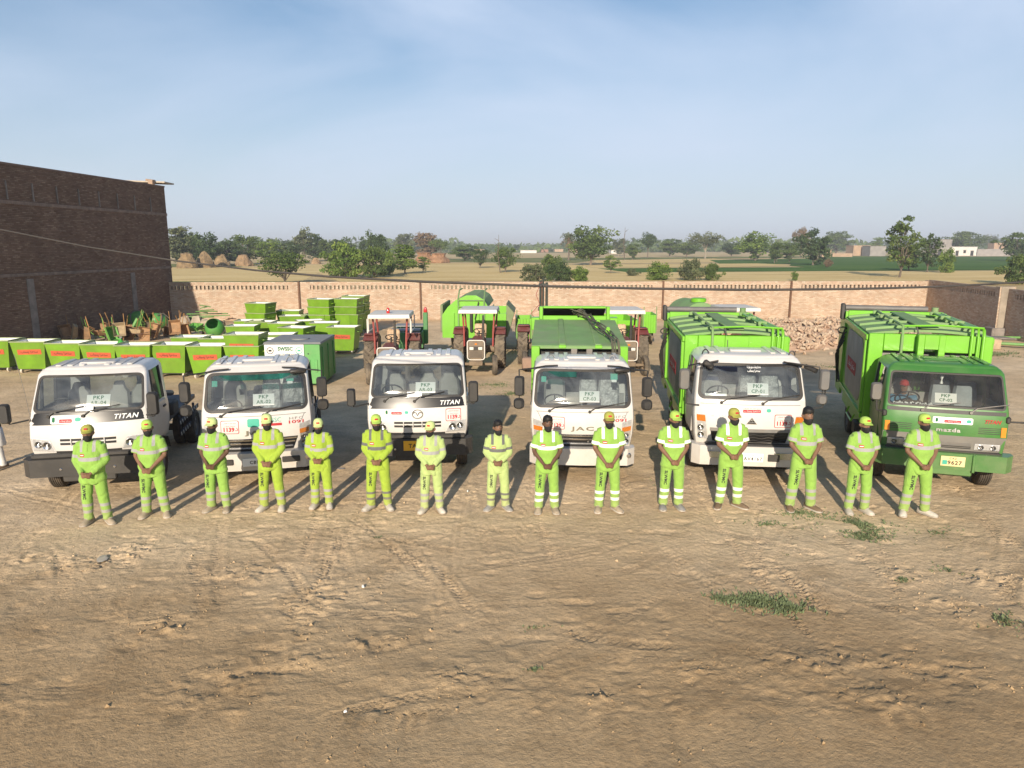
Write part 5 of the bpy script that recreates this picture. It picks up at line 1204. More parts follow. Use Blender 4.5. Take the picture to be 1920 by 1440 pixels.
    fold += np.where(istorso, .010 * np.sin(co[:, 2] * 34 + co[:, 0] * 14 + 3 * np.sin(co[:, 0] * 9 + i)) * sm(1.06, .86, co[:, 2]), 0)
    co += nrm * fold[:, None]; setco(me, co); attr(me, 'band', band_); me.materials.append(cloth_mat('hivis_%s_%s' % (col, band), LIMES[col], BANDS[band])); shirt = link('shirt', me, root)
    # trousers ---------------------------------------------------------------------------------
    s = MB(); s.rings([ell((0, 0, z), rx, ry, 20) for z, rx, ry in ((.84, .13, .10), (.87, .155 * F, .115), (.92, .165 * F, .12), (.98, .16 * F, .115), (1.0, .14, .1))])
    for k, q in enumerate((-1, 1)):
        H, K, A = Vector(hips[k]), Vector(knees[k]), Vector(ank[k])
        s.tube([H + Vector((0, 0, .02)), H.lerp(K, .3), H.lerp(K, .7), K, K.lerp(A, .4), K.lerp(A, .8), A + Vector((0, 0, -.025))], [.104, .102, .094, .087, .083, .078, .076], 16)
    me = remesh(s, .0125, 'trousers', 4); co = coords(me); nrm = np.empty(len(me.vertices) * 3); me.vertices.foreach_get('normal', nrm); nrm = nrm.reshape(-1, 3)
    bz = np.maximum(.027 - np.abs(co[:, 2] - .335), .027 - np.abs(co[:, 2] - .215))
    if band == 'dark': bz = np.maximum(.022 - np.abs(co[:, 2] - .31), .022 - np.abs(co[:, 2] - .20))
    fold = (fbm(co[:, 0] * 11 + i * 3, co[:, 2] * 6 + co[:, 1] * 5, 400 + i, 2) - .5) * .015 + .0045 * np.sin(co[:, 2] * 55 + 4 * np.sin(co[:, 0] * 16 + i)) * (sm(.22, .1, co[:, 2]) + .6 * np.exp(-((co[:, 2] - .5) / .07) ** 2))
    co += nrm * fold[:, None]; setco(me, co); attr(me, 'band', bz); me.materials.append(cloth_mat('hivis_%s_%s' % (col, band), LIMES[col], BANDS[band])); trs = link('trousers', me, root)
    # printed letters down the thigh, wrapped on the cloth
    if letters:
        bvh = BVHTree.FromPolygons([tuple(v) for v in coords(me)], [tuple(p.vertices) for p in me.polygons])
        lm0, lw, lh = text_mesh('SLWMC', INKK, .04, 0, 1.05); lm = lm0.copy(); lc = coords(lm); out = lc.copy(); Ls = .25 / lw; Hs = .052 / lh
        tx = -.145 - (fx - .12) * .45; 
        for n_, (a, c_, d_) in enumerate(lc):
            x = tx + c_ * Hs - a * Ls * .12 * 0 + (a * Ls) * -(.0); zz = .575 - a * Ls; x = -(.118 + (fx - .10) * (.75 - zz) * .9) + c_ * Hs
            hit = bvh.ray_cast(Vector((x, -.6, zz)), Vector((0, 1, 0)))
            out[n_] = (x, hit[0].y - .006 if hit[0] else -.05, zz)
        setco(lm, out); link('lettering', lm, trs)
    # chest badge
    bvh = BVHTree.FromPolygons([tuple(v) for v in coords(shirt.data)], [tuple(p.vertices) for p in shirt.data.polygons])
    def patch(nm, cx, cz, w, h_, m, par, off=.005):
        vs = []; n = 4
        for a in range(n + 1):
            for c_ in range(n + 1):
                x = cx - w / 2 + w * c_ / n; z = cz - h_ / 2 + h_ * a / n; hit = bvh.ray_cast(Vector((x, -.6, z)), Vector((0, 1, 0))); vs.append((x, (hit[0].y if hit[0] else -.12) - off, z))
        mb = MB(); mb.add(vs, [(a * (n + 1) + c_, a * (n + 1) + c_ + 1, (a + 1) * (n + 1) + c_ + 1, (a + 1) * (n + 1) + c_) for a in range(n) for c_ in range(n)]); return mb.build(nm, m, par)
    if group: 
        bd = patch('chest_badge', -.075, 1.225, .075, .042, INKR, shirt); patch('badge_stripe', -.075, 1.225, .06, .010, INKW, bd, .008)
        patch('placket', 0, 1.345, .014, .12, cloth_mat('hivis_%s_%s' % (col, band), LIMES[col], BANDS[band]), shirt, .006)
    # shoes
    for k, q in enumerate((-1, 1)):
        A = Vector(ank[k]); an = q * toes[k]; M = Matrix.Translation((A.x, A.y + .02, 0)) @ Matrix.Rotation(an * .75, 4, 'Z') @ Matrix.Diagonal((1.22, 1.12, 1.25, 1))
        mb = MB(); secs = [(.085, .030, .075), (.07, .040, .085), (.02, .044, .090), (-.05, .047, .075), (-.12, .052, .058), (-.17, .048, .048), (-.20, .034, .036), (-.212, .016, .024)]
        mb.rings([[(rx * math.cos(a), y, .012 + max(0, math.sin(a)) * (hh - .012)) for a in [2 * math.pi * j / 14 for j in range(14)]] for y, rx, hh in secs], M=M)
        sh_ = mb.build('shoe', SHOEM[shoe], root)
        mb = MB(); mb.rings([[(x * 1.06, y, 0), (x * 1.06, y, .02), (-x * 1.06, y, .02), (-x * 1.06, y, 0)] for y, x, hh in secs], M=M); mb.build('sole', SOLEM, sh_)
        mb = MB()
        for j in range(3): y = -.03 - j * .03; mb.tube([(-.026, y, .088 - j * .008), (0, y - .006, .094 - j * .009), (.026, y, .088 - j * .008)], .004, 5, M=M)
        tag(mb.build('laces', SOLEM, sh_), kind='stuff')
    # face: eyes, brows; mask, cap or hair turn with the head
    hp = empty('head_gear', (0, 0, 0)); bpy.data.objects.remove(hp)
    for q in (-1, 1):
        mb = MB(); c = hc + Vector((q * .030, -.079, .018)); mb.lathe([(.001, -.004), (.006, -.003), (.009, .0), (.006, .003), (.001, .004)], 10, 'y', c=tuple(c)); e = mb.build('eye', pm('eye_white', (.34, .31, .28), .4), root)
        mb = MB(); mb.lathe([(.001, -.0055), (.005, -.0045), (.0055, -.001)], 8, 'y', c=tuple(c)); mb.build('pupil', INKK, e)
        mb = MB(); mb.tube([c + Vector((-q * .016, -.004, .016)), c + Vector((0, -.010, .020)), c + Vector((q * .016, -.001, .017))], [.003, .005, .003], 5); mb.build('eyebrow', HAIRM, root)
    mk = MB(); rs = []
    for (z, rx, ry, cy) in ((-.036, .072, .118, -.004), (-.045, .074, .120, -.006), (-.075, .068, .106, -.014), (-.10, .060, .088, -.022), (-.125, .046, .064, -.034), (-.136, .028, .040, -.044)):
        rs.append([(hc.x + math.sin(a) * rx, hc.y + cy - math.cos(a) * ry, hc.z + z + .020 * (1 - math.cos(a)) * 0 + (.012 if abs(a) < .3 and z > -.05 else 0)) for a in np.linspace(-1.45, 1.45, 15)])
    mk.rings(rs, caps=False, closed=False); m_ = mk.build('face_mask', MASKM, root)
    mb = MB()
    for q in (-1, 1):
        mb.tube([(hc.x + q * .071, hc.y - .018, hc.z - .048), (hc.x + q * .086, hc.y + .012, hc.z - .03), (hc.x + q * .090, hc.y + .028, hc.z + .0)], .0025, 4)
    tag(mb.build('ear_loops', MASKM, m_), kind='stuff')
    if cap:
        mb = MB(); rs = []
        for (z, rx, ry) in ((.030, .086, .103), (.050, .088, .105), (.085, .085, .101), (.115, .072, .086), (.135, .048, .058), (.143, .020, .024)): rs.append(ell((hc.x, hc.y + .004, hc.z + z), rx, ry, 20))
        mb.rings(rs); cm = pm('cap_' + cap, {'lime': (.38, .56, .10), 'khaki': (.36, .36, .07), 'pale': (.55, .66, .26)}[cap], .85, var=.15, scale=12, bump=.004, bscale=60); c0 = mb.build('cap', cm, root)
        mb = MB(); n = 13; a_ = np.linspace(-1.15, 1.15, n); top = [(hc.x + math.sin(a) * .080, hc.y - math.cos(a) * .094, hc.z + .052) for a in a_]; out = [(hc.x + math.sin(a) * .082, hc.y - .055 - math.cos(a) * .122 , hc.z + .030 - .012 * math.sin(a) ** 2) for a in a_]
        vs = top + out + [(x, y, z - .005) for x, y, z in top] + [(x, y, z - .005) for x, y, z in out]
        fs = [(k, k + 1, n + k + 1, n + k) for k in range(n - 1)] + [(2 * n + k, 3 * n + k, 3 * n + k + 1, 2 * n + k + 1) for k in range(n - 1)] + [(n + k, n + k + 1, 3 * n + k + 1, 3 * n + k) for k in range(n - 1)]
        mb.add(vs, fs); mb.build('brim', cm, c0)
        mb = MB(); mb.box((hc.x, hc.y - .098, hc.z + .085), (.055, .012, .03), .004, rot=(-.25, 0, 0)); mb.build('cap_badge', INKR, c0)
        mb = MB(); rs = [ell((hc.x, hc.y + .014, hc.z + z), rx, ry, 16) for z, rx, ry in ((-.035, .066, .074), (-.01, .080, .090), (.036, .083, .098))]; 
        mb.rings([[p for p in r if p[1] > hc.y - .01] for r in rs], caps=False, closed=False); mb.build('hair', HAIRM, root)
    else:
        mb = MB(); rs = []
        for (z, rx, ry, cy) in ((-.03, .074, .062, .035), (.0, .082, .074, .030), (.045, .086, .094, .012), (.08, .084, .102, .004), (.115, .074, .092, .0), (.138, .050, .064, .002), (.150, .018, .024, .004)): rs.append(ell((hc.x, hc.y + cy, hc.z + z), rx, ry, 20))
        mb.rings(rs); me = mb.mesh('hair', HAIRM); co = coords(me); co += (rng.random(co.shape) - .5) * .010; setco(me, co); link('hair', me, root)
    for o in KIDS[root.name]:
        if o.name.split('.')[0] in ('eye', 'eyebrow', 'face_mask', 'cap', 'hair'): pv = Vector(PV); o.rotation_euler = HT.to_euler(); o.location = pv - HT @ pv
    return root

HV = [  # feet px, height, sleeve, colour, band, cap, stance, fat, grip, shoe, toes, yaw, letters, skin
 (183, 982, 1.72, 'long', 'lime', 'grey', 'khaki', .155, 1.14, .93, 0, (.2, .9), .05),
 (292, 969, 1.72, 'short', 'lime', 'grey', 'lime', .16, 1.12, .90, 0, (.25, .5), .05),
 (410, 959, 1.69, 'short', 'lime', 'grey', 'pale', .14, 1.08, .90, 0, (.4, .3), -.1),
 (511, 958, 1.75, 'long', 'deep', 'grey', 'pale', .15, 1.0, .90, 1, (.5, .2), .02),
 (604, 955, 1.63, 'long', 'deep', 'grey', 'pale', .13, .96, .97, 1, (.25, .25), .0),
 (711, 957, 1.73, 'long', 'deep', 'dark', 'lime', .15, 1.0, .93, 1, (.7, .5), .05),
 (810, 962, 1.64, 'long', 'pale', 'grey', 'pale', .14, 1.02, .93, 1, (.5, .5), .03),
 (934, 958, 1.63, 'long', 'pale', 'dark', None, .14, .96, .97, 3, (.6, .6), .0),
 (1025, 962, 1.74, 'short', 'lime', 'white', None, .14, 1.04, .90, 0, (.15, .2), .0),
 (1138, 959, 1.80, 'short', 'lime', 'white', 'khaki', .14, 1.03, .88, 0, (.2, .6), .0),
 (1258, 956, 1.79, 'short', 'lime', 'white', 'lime', .13, 1.06, .90, 3, (.2, .3), .0),
 (1366, 953, 1.83, 'short', 'lime', 'white', 'khaki', .15, 1.0, .96, 2, (.5, .9), .0),
 (1501, 956, 1.88, 'short', 'lime', 'grey', None, .17, 1.0, .90, 2, (.2, .7), .03),
 (1607, 961, 1.74, 'short', 'lime', 'grey', 'lime', .14, 1.06, .90, 1, (.2, .4), .05),
 (1715, 967, 1.81, 'short', 'lime', 'grey', 'lime', .17, 1.02, .90, 1, (.5, .8), .02)]
PL = ['stout long sleeved worker with a mustard cap, first in the line',
 'short sleeved worker with a lime cap beside the man with the mustard cap', 'short sleeved worker before the card PKP AR-02, on its driver side, dark forearms crossed low',
 'tall long sleeved worker standing before the middle letters of the truck marked AR-02', 'small long sleeved worker with a pale cap before the headlight of truck AR-02',
 'long sleeved worker in deep yellow-green with dark bands, before truck AR-03', 'pale clad long sleeved worker hiding the grille of truck AR-03',
 'small bareheaded worker in a pale long sleeved uniform between trucks AR-03 and CP-03', 'bareheaded short sleeved worker with white bands before truck CP-03',
 'worker with a khaki cap and white bands before the maker letters of truck CP-03', 'worker with white bands standing in the gap between trucks CP-03 and CP-01',
 'worker with a khaki cap and brown shoes before the badge of truck CP-01', 'tallest worker, bareheaded with brown boots, between trucks CP-01 and CP-02',
 'short sleeved worker before the front wheel of the green truck', 'worker at the far end of the line, before the grille of the green truck']
for i, (px, py, h, sl, co_, bd, cp, stn, ft, gr, so, to, yw) in enumerate(HV):
    P = gnd(px, py); person(i, PL[i], P.x, P.y + .03, h * 1.005, yw * .7 - P.x * .012, sl, co_, bd, cp, stn, ft, gr, so, to, letters=True, skin=SKIND if i in (2, 8) else None)
# ------------------------------------------------------------------ yard: bins, container, tractors, trailers
BING = pm('bin_paint', (.128, .285, .007), .45, var=.22, scale=2.2, dust=.30, dustcol=(.20, .23, .03), coat=.1)
BINW = pm('bin_liner', (.80, .81, .80), .5, var=.06, scale=3, dust=.12, dustcol=(.4, .36, .28))
BINR = pm('bin_rim', (.27, .34, .17), .5, var=.15, dust=.3)
STK = pm('orange_sticker', (.50, .075, .022), .6, var=.12, scale=6, dust=.15)
CASTER = pm('caster_white', (.60, .56, .48), .6, var=.15, dust=.4)
def bin_parts():
    o = {}
    def rect(w, d, z): return [(-w / 2, -d / 2, z), (w / 2, -d / 2, z), (w / 2, d / 2, z), (-w / 2, d / 2, z)]
    mb = MB(); mb.rings([rect(.98, .78, .17), rect(1.26, 1.0, 1.19)], caps=False); mb.f.append([3, 2, 1, 0]); mb.m.append(0)
    for x in (-.63, .63):
        pass
    o['body'] = mb.mesh('body', BING, smooth=False)
    mb = MB(); mb.rings([rect(1.225, .965, 1.185), rect(.95, .75, .20)], caps=False); mb.f.append([4, 5, 6, 7]); mb.m.append(0); o['liner'] = mb.mesh('liner', BINW, smooth=False)
    mb = MB()
    for (c, d) in (((0, -.5, 1.195), (1.30, .05, .04)), ((0, .5, 1.19), (1.30, .04, .03)), ((-.63, 0, 1.195), (.05, .94, .04)), ((.63, 0, 1.195), (.05, .94, .04))): mb.box(c, d, .006)
    o['rim'] = mb.mesh('rim', BINR)
    mb = MB(); sl = math.atan((.5 - .39) / 1.02); mb.box((0, 0, 0), (.86, .19, .006)); o['sticker'] = mb.mesh('sticker', STK, smooth=False)
    mb = MB()
    mb.lathe([(.001, -.035), (.035, -.035), (.085, -.03), (.09, 0), (.085, .03), (.035, .035), (.001, .035)], 16, 'x'); mb.box((0, .02, .10), (.10, .06, .10), .01); o['caster'] = mb.mesh('caster', CASTER)
    mb = MB()
    for q in (-1, 1): mb.box((q * .53, 0, .155), (.06, .74, .04), .005)
    mb.box((0, -.33, .155), (1.0, .05, .04), .005); mb.box((0, .33, .155), (1.0, .05, .04), .005); o['base_frame'] = mb.mesh('base_frame', CHASSIS)
    mb = MB()
    for q in (-1, 1): mb.tube([(q * .60, -.2, .98), (q * .70, -.2, .98), (q * .70, .2, .98), (q * .60, .2, .98)], .016, 6)
    o['handle'] = mb.mesh('handle', BING)
    return o
BP = bin_parts(); _sl = math.atan((.5 - .39) / 1.02)
def make_bin(P, rz, label, group, sticker=True, base=True):
    t = empty('waste_bin', P, rz, label, 'bin', group)
    link('body', BP['body'], t); link('liner', BP['liner'], t); link('rim', BP['rim'], t); link('handle', BP['handle'], t)
    if sticker:
        s = link('sticker', BP['sticker'], t, (rr4.uniform(-.04, .04), -.456 - .008, .80 + rr4.uniform(-.03, .03)), (R(90) + _sl, rr4.uniform(-.04, .04), 0)); text('lettering', SUTHRA, INKK, s, (0, 0, .006), height=.13, width=.62, rot=(0, 0, 0), bold=.015)
    if base:
        link('base_frame', BP['base_frame'], t)
        for x in (-.42, .42):
            for y in (-.32, .32): link('caster', BP['caster'], t, (x, y, .09), (0, 0, rr4.uniform(-.9, .9)))
    return t
rr4 = random.Random(4)
def bin_at(px, ry, rz, label, group, zrim=1.22, **k):
    P = gnd(px, ry, zrim); return make_bin((P.x, P.y + .5, zrim - 1.22), R(rz), label, group, **k)
G1 = 'front row of green bins'; G2 = 'green bins set behind the front row'; G3 = 'stacked green bins'
for px, ry, rz, lb in [(-19, 638, 2, 'leftmost green bin of the front row, cut by the picture edge'), (49, 640, 2, 'first whole green bin of the front row from its left end'),
    (115, 643, 1, 'second whole green bin of the front row from its left end'), (181, 645, 1, 'green front row bin just left of the green gas cylinder'), (246, 647, 1, 'front row green bin partly hidden by the green gas cylinder'),
    (314, 646, -1, 'front row green bin above the cab roof edge of truck AR-04'), (382, 648, -1, 'front row green bin just left of the two nested bins'), (452, 648, -1, 'lower bin of the nested pair at the right end of the front row')]:
    bin_at(px, ry, rz, lb, G1)
P = gnd(452, 648, 1.22); make_bin((P.x + .01, P.y + .52, .40), R(-1), 'upper bin nested in another at the right end of the front row', G1, base=False)
for px, ry, rz, lb, st in [(448, 611, 3, 'wide green bin behind the nested pair, no sticker showing', False), (350, 632, 0, 'bin with a white inside behind the two middle bins of the front row', False), (402, 634, 2, 'bin whose white rim peeps out left of the nested pair', False),
    (484, 603, -3, 'bin with bright white inside before the dark sided two-high stack', False), (529, 606, -4, 'bin with white inside right of the two-high stack', False), (550, 614, -16, 'turned bin with a bright white inside in the middle of the group', False),
    (575, 601, 24, 'turned bin showing an orange sticker and its shaded side', True), (516, 627, 4, 'bin seen over the white container roof, its front edge plain green', False), (503, 637, 2, 'bin with white rim just left above the white container', False),
    (530, 641, 1, 'bin right behind the roof of the white and green container', False), (580, 634, -14, 'turned bin with white inside behind the right end of the container', False),
    (640, 613, -4, 'single green bin standing at the right front of the group', True), (604, 605, 6, 'shaded bin behind the single bin at the right front', False), (462, 601, 5, 'plain green bin at the left of the two-high stack', False), (546, 592, 3, 'bin with a pale rim in front of the stickered bin by the wall', False), (588, 590, -8, 'pale rimmed bin left of the three-high stack', False)]:
    bin_at(px, ry, rz, lb, G2, sticker=st)
def stack(px, py, n, rz, labels, dz=.44, st=False):
    P = gnd(px, py)
    for k in range(n): make_bin((P.x + rr4.uniform(-.02, .02), P.y + rr4.uniform(-.02, .02), k * dz), R(rz + rr4.uniform(-2, 2)), labels[k], G3, sticker=st, base=(k == 0))
stack(492, 628, 2, -18, ['lower bin of the two-high stack with a shaded side', 'upper bin of the two-high stack with a shaded side'], .52)
stack(546, 622, 1, 1, ['stickered green bin close before the back wall'], st=True)
stack(608, 632, 3, -14, ['lowest bin of the left three-high stack', 'middle bin of the left three-high stack', 'top bin of the left three-high stack'], .40)
stack(657, 631, 3, -10, ['lowest bin of the right three-high stack', 'middle bin of the right three-high stack', 'top bin of the right three-high stack'], .40)
stack(670, 622, 3, -6, ['lowest bin of the stack behind the right three-high stack', 'middle bin of the stack behind the right three-high stack', 'top bin of the stack behind the right three-high stack'], .40)

# white and green container with lettering
P = gnd(552, 727); root = empty('waste_container', (P.x, P.y, 0), R(1.5), 'white and green waste container with lettering and a grey lid behind truck AR-02', 'container')
CG = pm('container_green', (.085, .34, .085), .42, var=.08, dust=.25); CW = pm('container_white', (.72, .72, .70), .5, var=.05, dust=.15); LID = pm('container_lid', (.22, .24, .25), .5, var=.12, dust=.35)
mb = MB(); mb.prism([(-.92, .12), (.92, .12), (.92, 1.46), (-.92, 1.46)], .02, 2.2, 'y'); mb.build('body', CG, root, smooth=False)
mb = MB(); mb.box((-.26, 0, .80), (1.30, .05, 1.32), .01); fp = mb.build('white_panel', CW, root)
mb = MB(); mb.box((.66, .0, .80), (.51, .06, 1.32), .012); gp = mb.build('green_panel', CG, root)
for x in (.55, .78):
    mb = MB(); mb.box((x, -.04, .74), (.09, .03, .42), .012); mb.build('rib', CG, gp)
mb = MB(); mb.lathe([(.001, -.008), (.022, -.008), (.025, 0)], 10, 'y', c=(.53, -.032, 1.15)); mb.build('bolt', INKK, gp)
mb = MB(); mb.rings([[(-.95, -.03, 1.47), (.95, -.03, 1.47), (.95, 2.23, 1.47), (-.95, 2.23, 1.47)], [(-.93, .05, 1.53), (.93, .05, 1.53), (.93, 2.15, 1.53), (-.93, 2.15, 1.53)]]); ld = mb.build('lid', LID, root, smooth=False)
mb = MB(); mb.lathe([(.30, 0), (.30, .03), (.26, .04), (.001, .045)], 20, 'z', c=(.05, .9, 1.53)); mb.build('hatch', LID, ld)
text('lettering', 'SWSSC', INKG, fp, (-.22, -.03, 1.32), height=.13, width=.50, bold=.04); text('lettering', SUTHRA + ' ' + URDU1, INKK, fp, (-.22, -.03, 1.14), height=.09, width=.56)
mb = MB(); mb.prism(rrect(.5, .17, .05, 3, .10, .94), -.031, -.027, 'y'); mb.build('red_bar', INKR, fp, smooth=False)
for x, m in ((-.72, INKK), (.23, INKT)):
    mb = MB(); n = 20; mb.rings([[(x + r * math.cos(2 * math.pi * k / n), -.029 - d, 1.26 + r * math.sin(2 * math.pi * k / n)) for k in range(n)] for r, d in ((.115, 0), (.112, .003), (.095, .003), (.093, 0))], caps=False); mb.box((x, -.029, 1.26), (.10, .006, .06), .002); mb.build('roundel', m, fp, smooth=False)
mb = MB(); 
for y in (.3, 1.1, 1.9): mb.box((.935, y, .75), (.04, .06, 1.2), .008)
tag(mb.build('side_ribs', CG, root), kind='stuff')

# gas cylinders
def cylinder(px, py, h, m, label):
    P = gnd(px, py); r = .155; mb = MB(); mb.lathe([(.02, 0), (r, .02), (r, h * .72), (r * .92, h * .80), (r * .6, h * .87), (.05, h * .90), (.045, h * .94), (.05, h * .94)], 20, 'z'); t = empty('gas_cylinder', (P.x, P.y, 0), 0, label, 'gas cylinder'); mb.build('shell', m, t)
    mb = MB(); mb.lathe([(.045, h * .93), (.03, h * .95), (.03, h), (.001, h)], 10, 'z'); mb.tube([(0, 0, h * .97), (.07, 0, h * .97)], .018, 6); mb.build('valve', STEELG, t)
cylinder(233, 702, 1.42, pm('cylinder_green', (.03, .34, .03), .4, var=.08, dust=.15), 'bright green gas cylinder standing before the front row of bins')
cylinder(497, 703, 1.32, pm('cylinder_rust', (.10, .065, .045), .8, var=.3, dust=.4), 'brown rusty gas cylinder left of the white and green container')

# wheelbarrows and carts heaped between the bins and the tall building
BAR = {'rust': pm('barrow_rust', (.34, .19, .09), .85, var=.3, scale=5, dust=.4), 'green': pm('barrow_green', (.07, .30, .04), .5, var=.15, dust=.35), 'tan': pm('barrow_tan', (.36, .28, .17), .85, var=.25, dust=.4)}
HND = [pm('handle_rust', (.30, .16, .055), .8, var=.3), pm('handle_green', (.16, .36, .06), .6, var=.2, dust=.3), pm('handle_dark', (.09, .05, .035), .8, var=.3)]
def barrow(kind, hm):
    t = MB(); o = {}
    rs = [[(-.22, -.30, .30), (.22, -.30, .30), (.26, .32, .30), (-.26, .32, .30)], [(-.33, -.52, .60), (.33, -.52, .60), (.36, .42, .56), (-.36, .42, .56)], [(-.32, -.50, .60), (.32, -.50, .60), (.35, .40, .56), (-.35, .40, .56)], [(-.21, -.29, .32), (.21, -.29, .32), (.25, .31, .32), (-.25, .31, .32)]]
    t.rings(rs); o['tray'] = t.mesh('tray', BAR[kind], smooth=False)
    for q, nm in ((-1, 'handle'), (1, 'handle')):
        t = MB(); t.tube([(q * .08, -.78, .22), (q * .22, -.2, .27), (q * .29, .5, .33), (q * .31, 1.05, .46)], .022, 7); o.setdefault('handle', []).append(t.mesh('handle', HND[hm]))
    for q in (-1, 1):
        t = MB(); t.tube([(q * .24, .12, .29), (q * .27, .28, .0), (q * .27, .44, .31)], .018, 6); o.setdefault('leg', []).append(t.mesh('leg', HND[hm]))
    t = MB(); t.lathe([(.10, -.03), (.17, -.04), (.20, -.025), (.205, 0), (.20, .025), (.17, .04), (.10, .03)], 20, 'x', c=(0, -.78, .20)); o['wheel'] = t.mesh('wheel', RUBBER)
    return o
BV = [barrow('rust', 0), barrow('green', 1), barrow('tan', 2), barrow('rust', 1), barrow('tan', 0)]
def place_barrow(v, loc, rot, label, group='wheelbarrows heaped behind the bins'):
    t = empty('wheelbarrow', loc, 0, label, 'wheelbarrow', group, .80); t.rotation_euler = rot
    for k, m in BV[v].items():
        for mm in (m if isinstance(m, list) else [m]): link(k, mm, t)
_wb = [(22, 628, 0), (42, 625, 2), (60, 628, 0), (76, 622, 0), (92, 620, 2), (104, 626, 0), (122, 630, 0), (140, 626, 0), (158, 631, 2), (172, 629, 3), (180, 634, 0), (192, 631, 3), (203, 634, 1), (214, 628, 0), (222, 622, 2), (228, 632, 4), (236, 628, 3), (248, 629, 0), (260, 631, 2), (270, 624, 1), (281, 630, 3), (290, 622, 4), (300, 628, 0), (312, 624, 4), (322, 620, 0), (333, 628, 0), (345, 622, 4), (356, 626, 0), (372, 624, 1), (390, 622, 0)]
rw = random.Random(9)
for i, (px, py, v) in enumerate(_wb):
    P = gnd(px, py + 8); up = rw.random() < .62
    rot = (R(rw.uniform(58, 112)), R(rw.uniform(-14, 14)), R(rw.uniform(-70, 70))) if up else (R(rw.uniform(-12, 20)), R(rw.uniform(-25, 25)), rw.uniform(-3, 3))
    knd = {0: 'rusty wheelbarrow with orange brown handles', 1: 'green wheelbarrow', 2: 'tan wheelbarrow with dark handles', 3: 'rusty wheelbarrow with green handles', 4: 'tan wheelbarrow with orange brown handles'}[v]
    same = [q for q in _wb if q[2] == v]; k_ = same.index((px, py, v)); od = ['leftmost', 'second', 'third', 'fourth', 'fifth', 'sixth', 'seventh', 'eighth', 'ninth', 'tenth', 'eleventh', 'twelfth', 'thirteenth', 'fourteenth', 'fifteenth', 'sixteenth'][k_]
    place_barrow(v, (P.x, P.y, rw.uniform(.30, .55) if up else rw.uniform(.05, .25)), rot, od + (' ' if k_ == 0 else ' from the left, ') + knd + ' in the heap')
def drum(px, py, rot, label, s=1.0):
    P = gnd(px, py); t = empty('mixer_drum', (P.x, P.y, .55 * s), 0, label, 'drum', None, s); t.rotation_euler = rot
    mb = MB(); mb.lathe([(.001, -.62), (.30, -.6), (.48, -.38), (.52, -.05), (.46, .25), (.34, .45), (.32, .46)], 22, 'z'); mb.build('shell', pm('drum_green', (.05, .30, .05), .35, var=.1, dust=.3), t)
    mb = MB(); mb.lathe([(.54, -.10), (.56, -.07), (.56, -.02), (.54, .0)], 22, 'z'); mb.tube([(.5, .1, -.6), (.6, .3, -.1), (.55, .0, .3)], .03, 6); mb.build('band', pm('drum_band', (.12, .12, .11), .7, dust=.5), t)
drum(404, 634, (R(50), R(-20), .4), 'round green drum lying by the left end of the plain bins', .95); drum(262, 618, (R(75), R(20), 1.2), 'round green drum in the shade among the wheelbarrows', 1.0); drum(296, 616, (R(65), R(-30), -.5), 'light green drum leaning at the foot of the tall building', .85)
for i, (px, py, s, lb) in enumerate([(345, 612, .9, 'large pale stone block in the heap beside the tall building'), (360, 610, .8, 'pale stone in the heap right of the large one'), (372, 612, .9, 'pale stone at the right end of the heap'), (384, 614, .7, 'small pale stone before the back wall left of the bins')]):
    P = gnd(px, py); mb = MB(); r_ = random.Random(i); pts = ell((0, 0, 0), .5, .4, 7)
    mb.rings([[(x * r_.uniform(.85, 1.1), y * r_.uniform(.85, 1.1), 0) for x, y, z in pts], [(x * r_.uniform(.8, 1.05), y * r_.uniform(.8, 1.05), .35) for x, y, z in pts], [(x * r_.uniform(.35, .6), y * .5, r_.uniform(.5, .75)) for x, y, z in pts]]); o = mb.build('stone', pm('pale_stone', (.36, .30, .23), .95, var=.25, scale=2.5, bump=.02, bscale=8), None, (P.x, P.y, -.02), smooth=False); o.scale = (s,) * 3; tag(o, lb, 'stone')
mb = MB(); P = gnd(385, 610)
for k in range(9): a = rw.uniform(-1, 1); mb.tube([(rw.uniform(-1.4, 1.2), rw.uniform(-.6, .6), .35 + .09 * k), (rw.uniform(-.4, 1.6), rw.uniform(-.8, .8), .4 + .10 * k)], .035, 6)
o = mb.build('scrap_tubes', pm('tube_green', (.10, .30, .07), .5, var=.2, dust=.4), None, (P.x, P.y, 0)); tag(o, 'tangle of thin green scrap tubes beside the round drum', 'scrap metal', kind='stuff')

# tractors ------------------------------------------------------------------------------------------
MAROON = pm('tractor_red', (.15, .02, .024), .45, var=.12, dust=.5, dustcol=(.28, .21, .16)); POST = pm('canopy_post', (.30, .03, .03), .45, var=.1, dust=.25)
GRIL = pm('tractor_grille', (.16, .125, .095), .7, var=.2, dust=.5); WFR = pm('tractor_frame_white', (.66, .64, .58), .5, var=.06, dust=.2); MUD = pm('dusty_iron', (.17, .125, .085), .9, var=.25, dust=.5)
TT = pm('tractor_tyre', (.03, .028, .026), .9, var=.3, dust=1.0, dustcol=(.27, .215, .15), bump=.006)
def lug_tyre(r, w, n):
    mb = MB(); h = w / 2; mb.lathe([(r * .56, -h * .75), (r * .66, -h), (r * .86, -h), (r * .94, -h * .85), (r * .945, 0), (r * .94, h * .85), (r * .86, h), (r * .66, h), (r * .56, h * .75)], 36, 'x')
    for k in range(n):
        for sg in (-1, 1):
            a0 = 2 * math.pi * (k + (.5 if sg > 0 else 0)) / n; pts = []
            for u in (0, .5, 1): a = a0 + u * .30; pts.append((sg * h * (.04 + .92 * u), math.sin(a) * r * (.965 - .03 * u), math.cos(a) * r * (.965 - .03 * u)))
            mb.tube(pts, [(.035, .035)] * 3, 4)
    return mb.mesh('tyre', TT, 40)
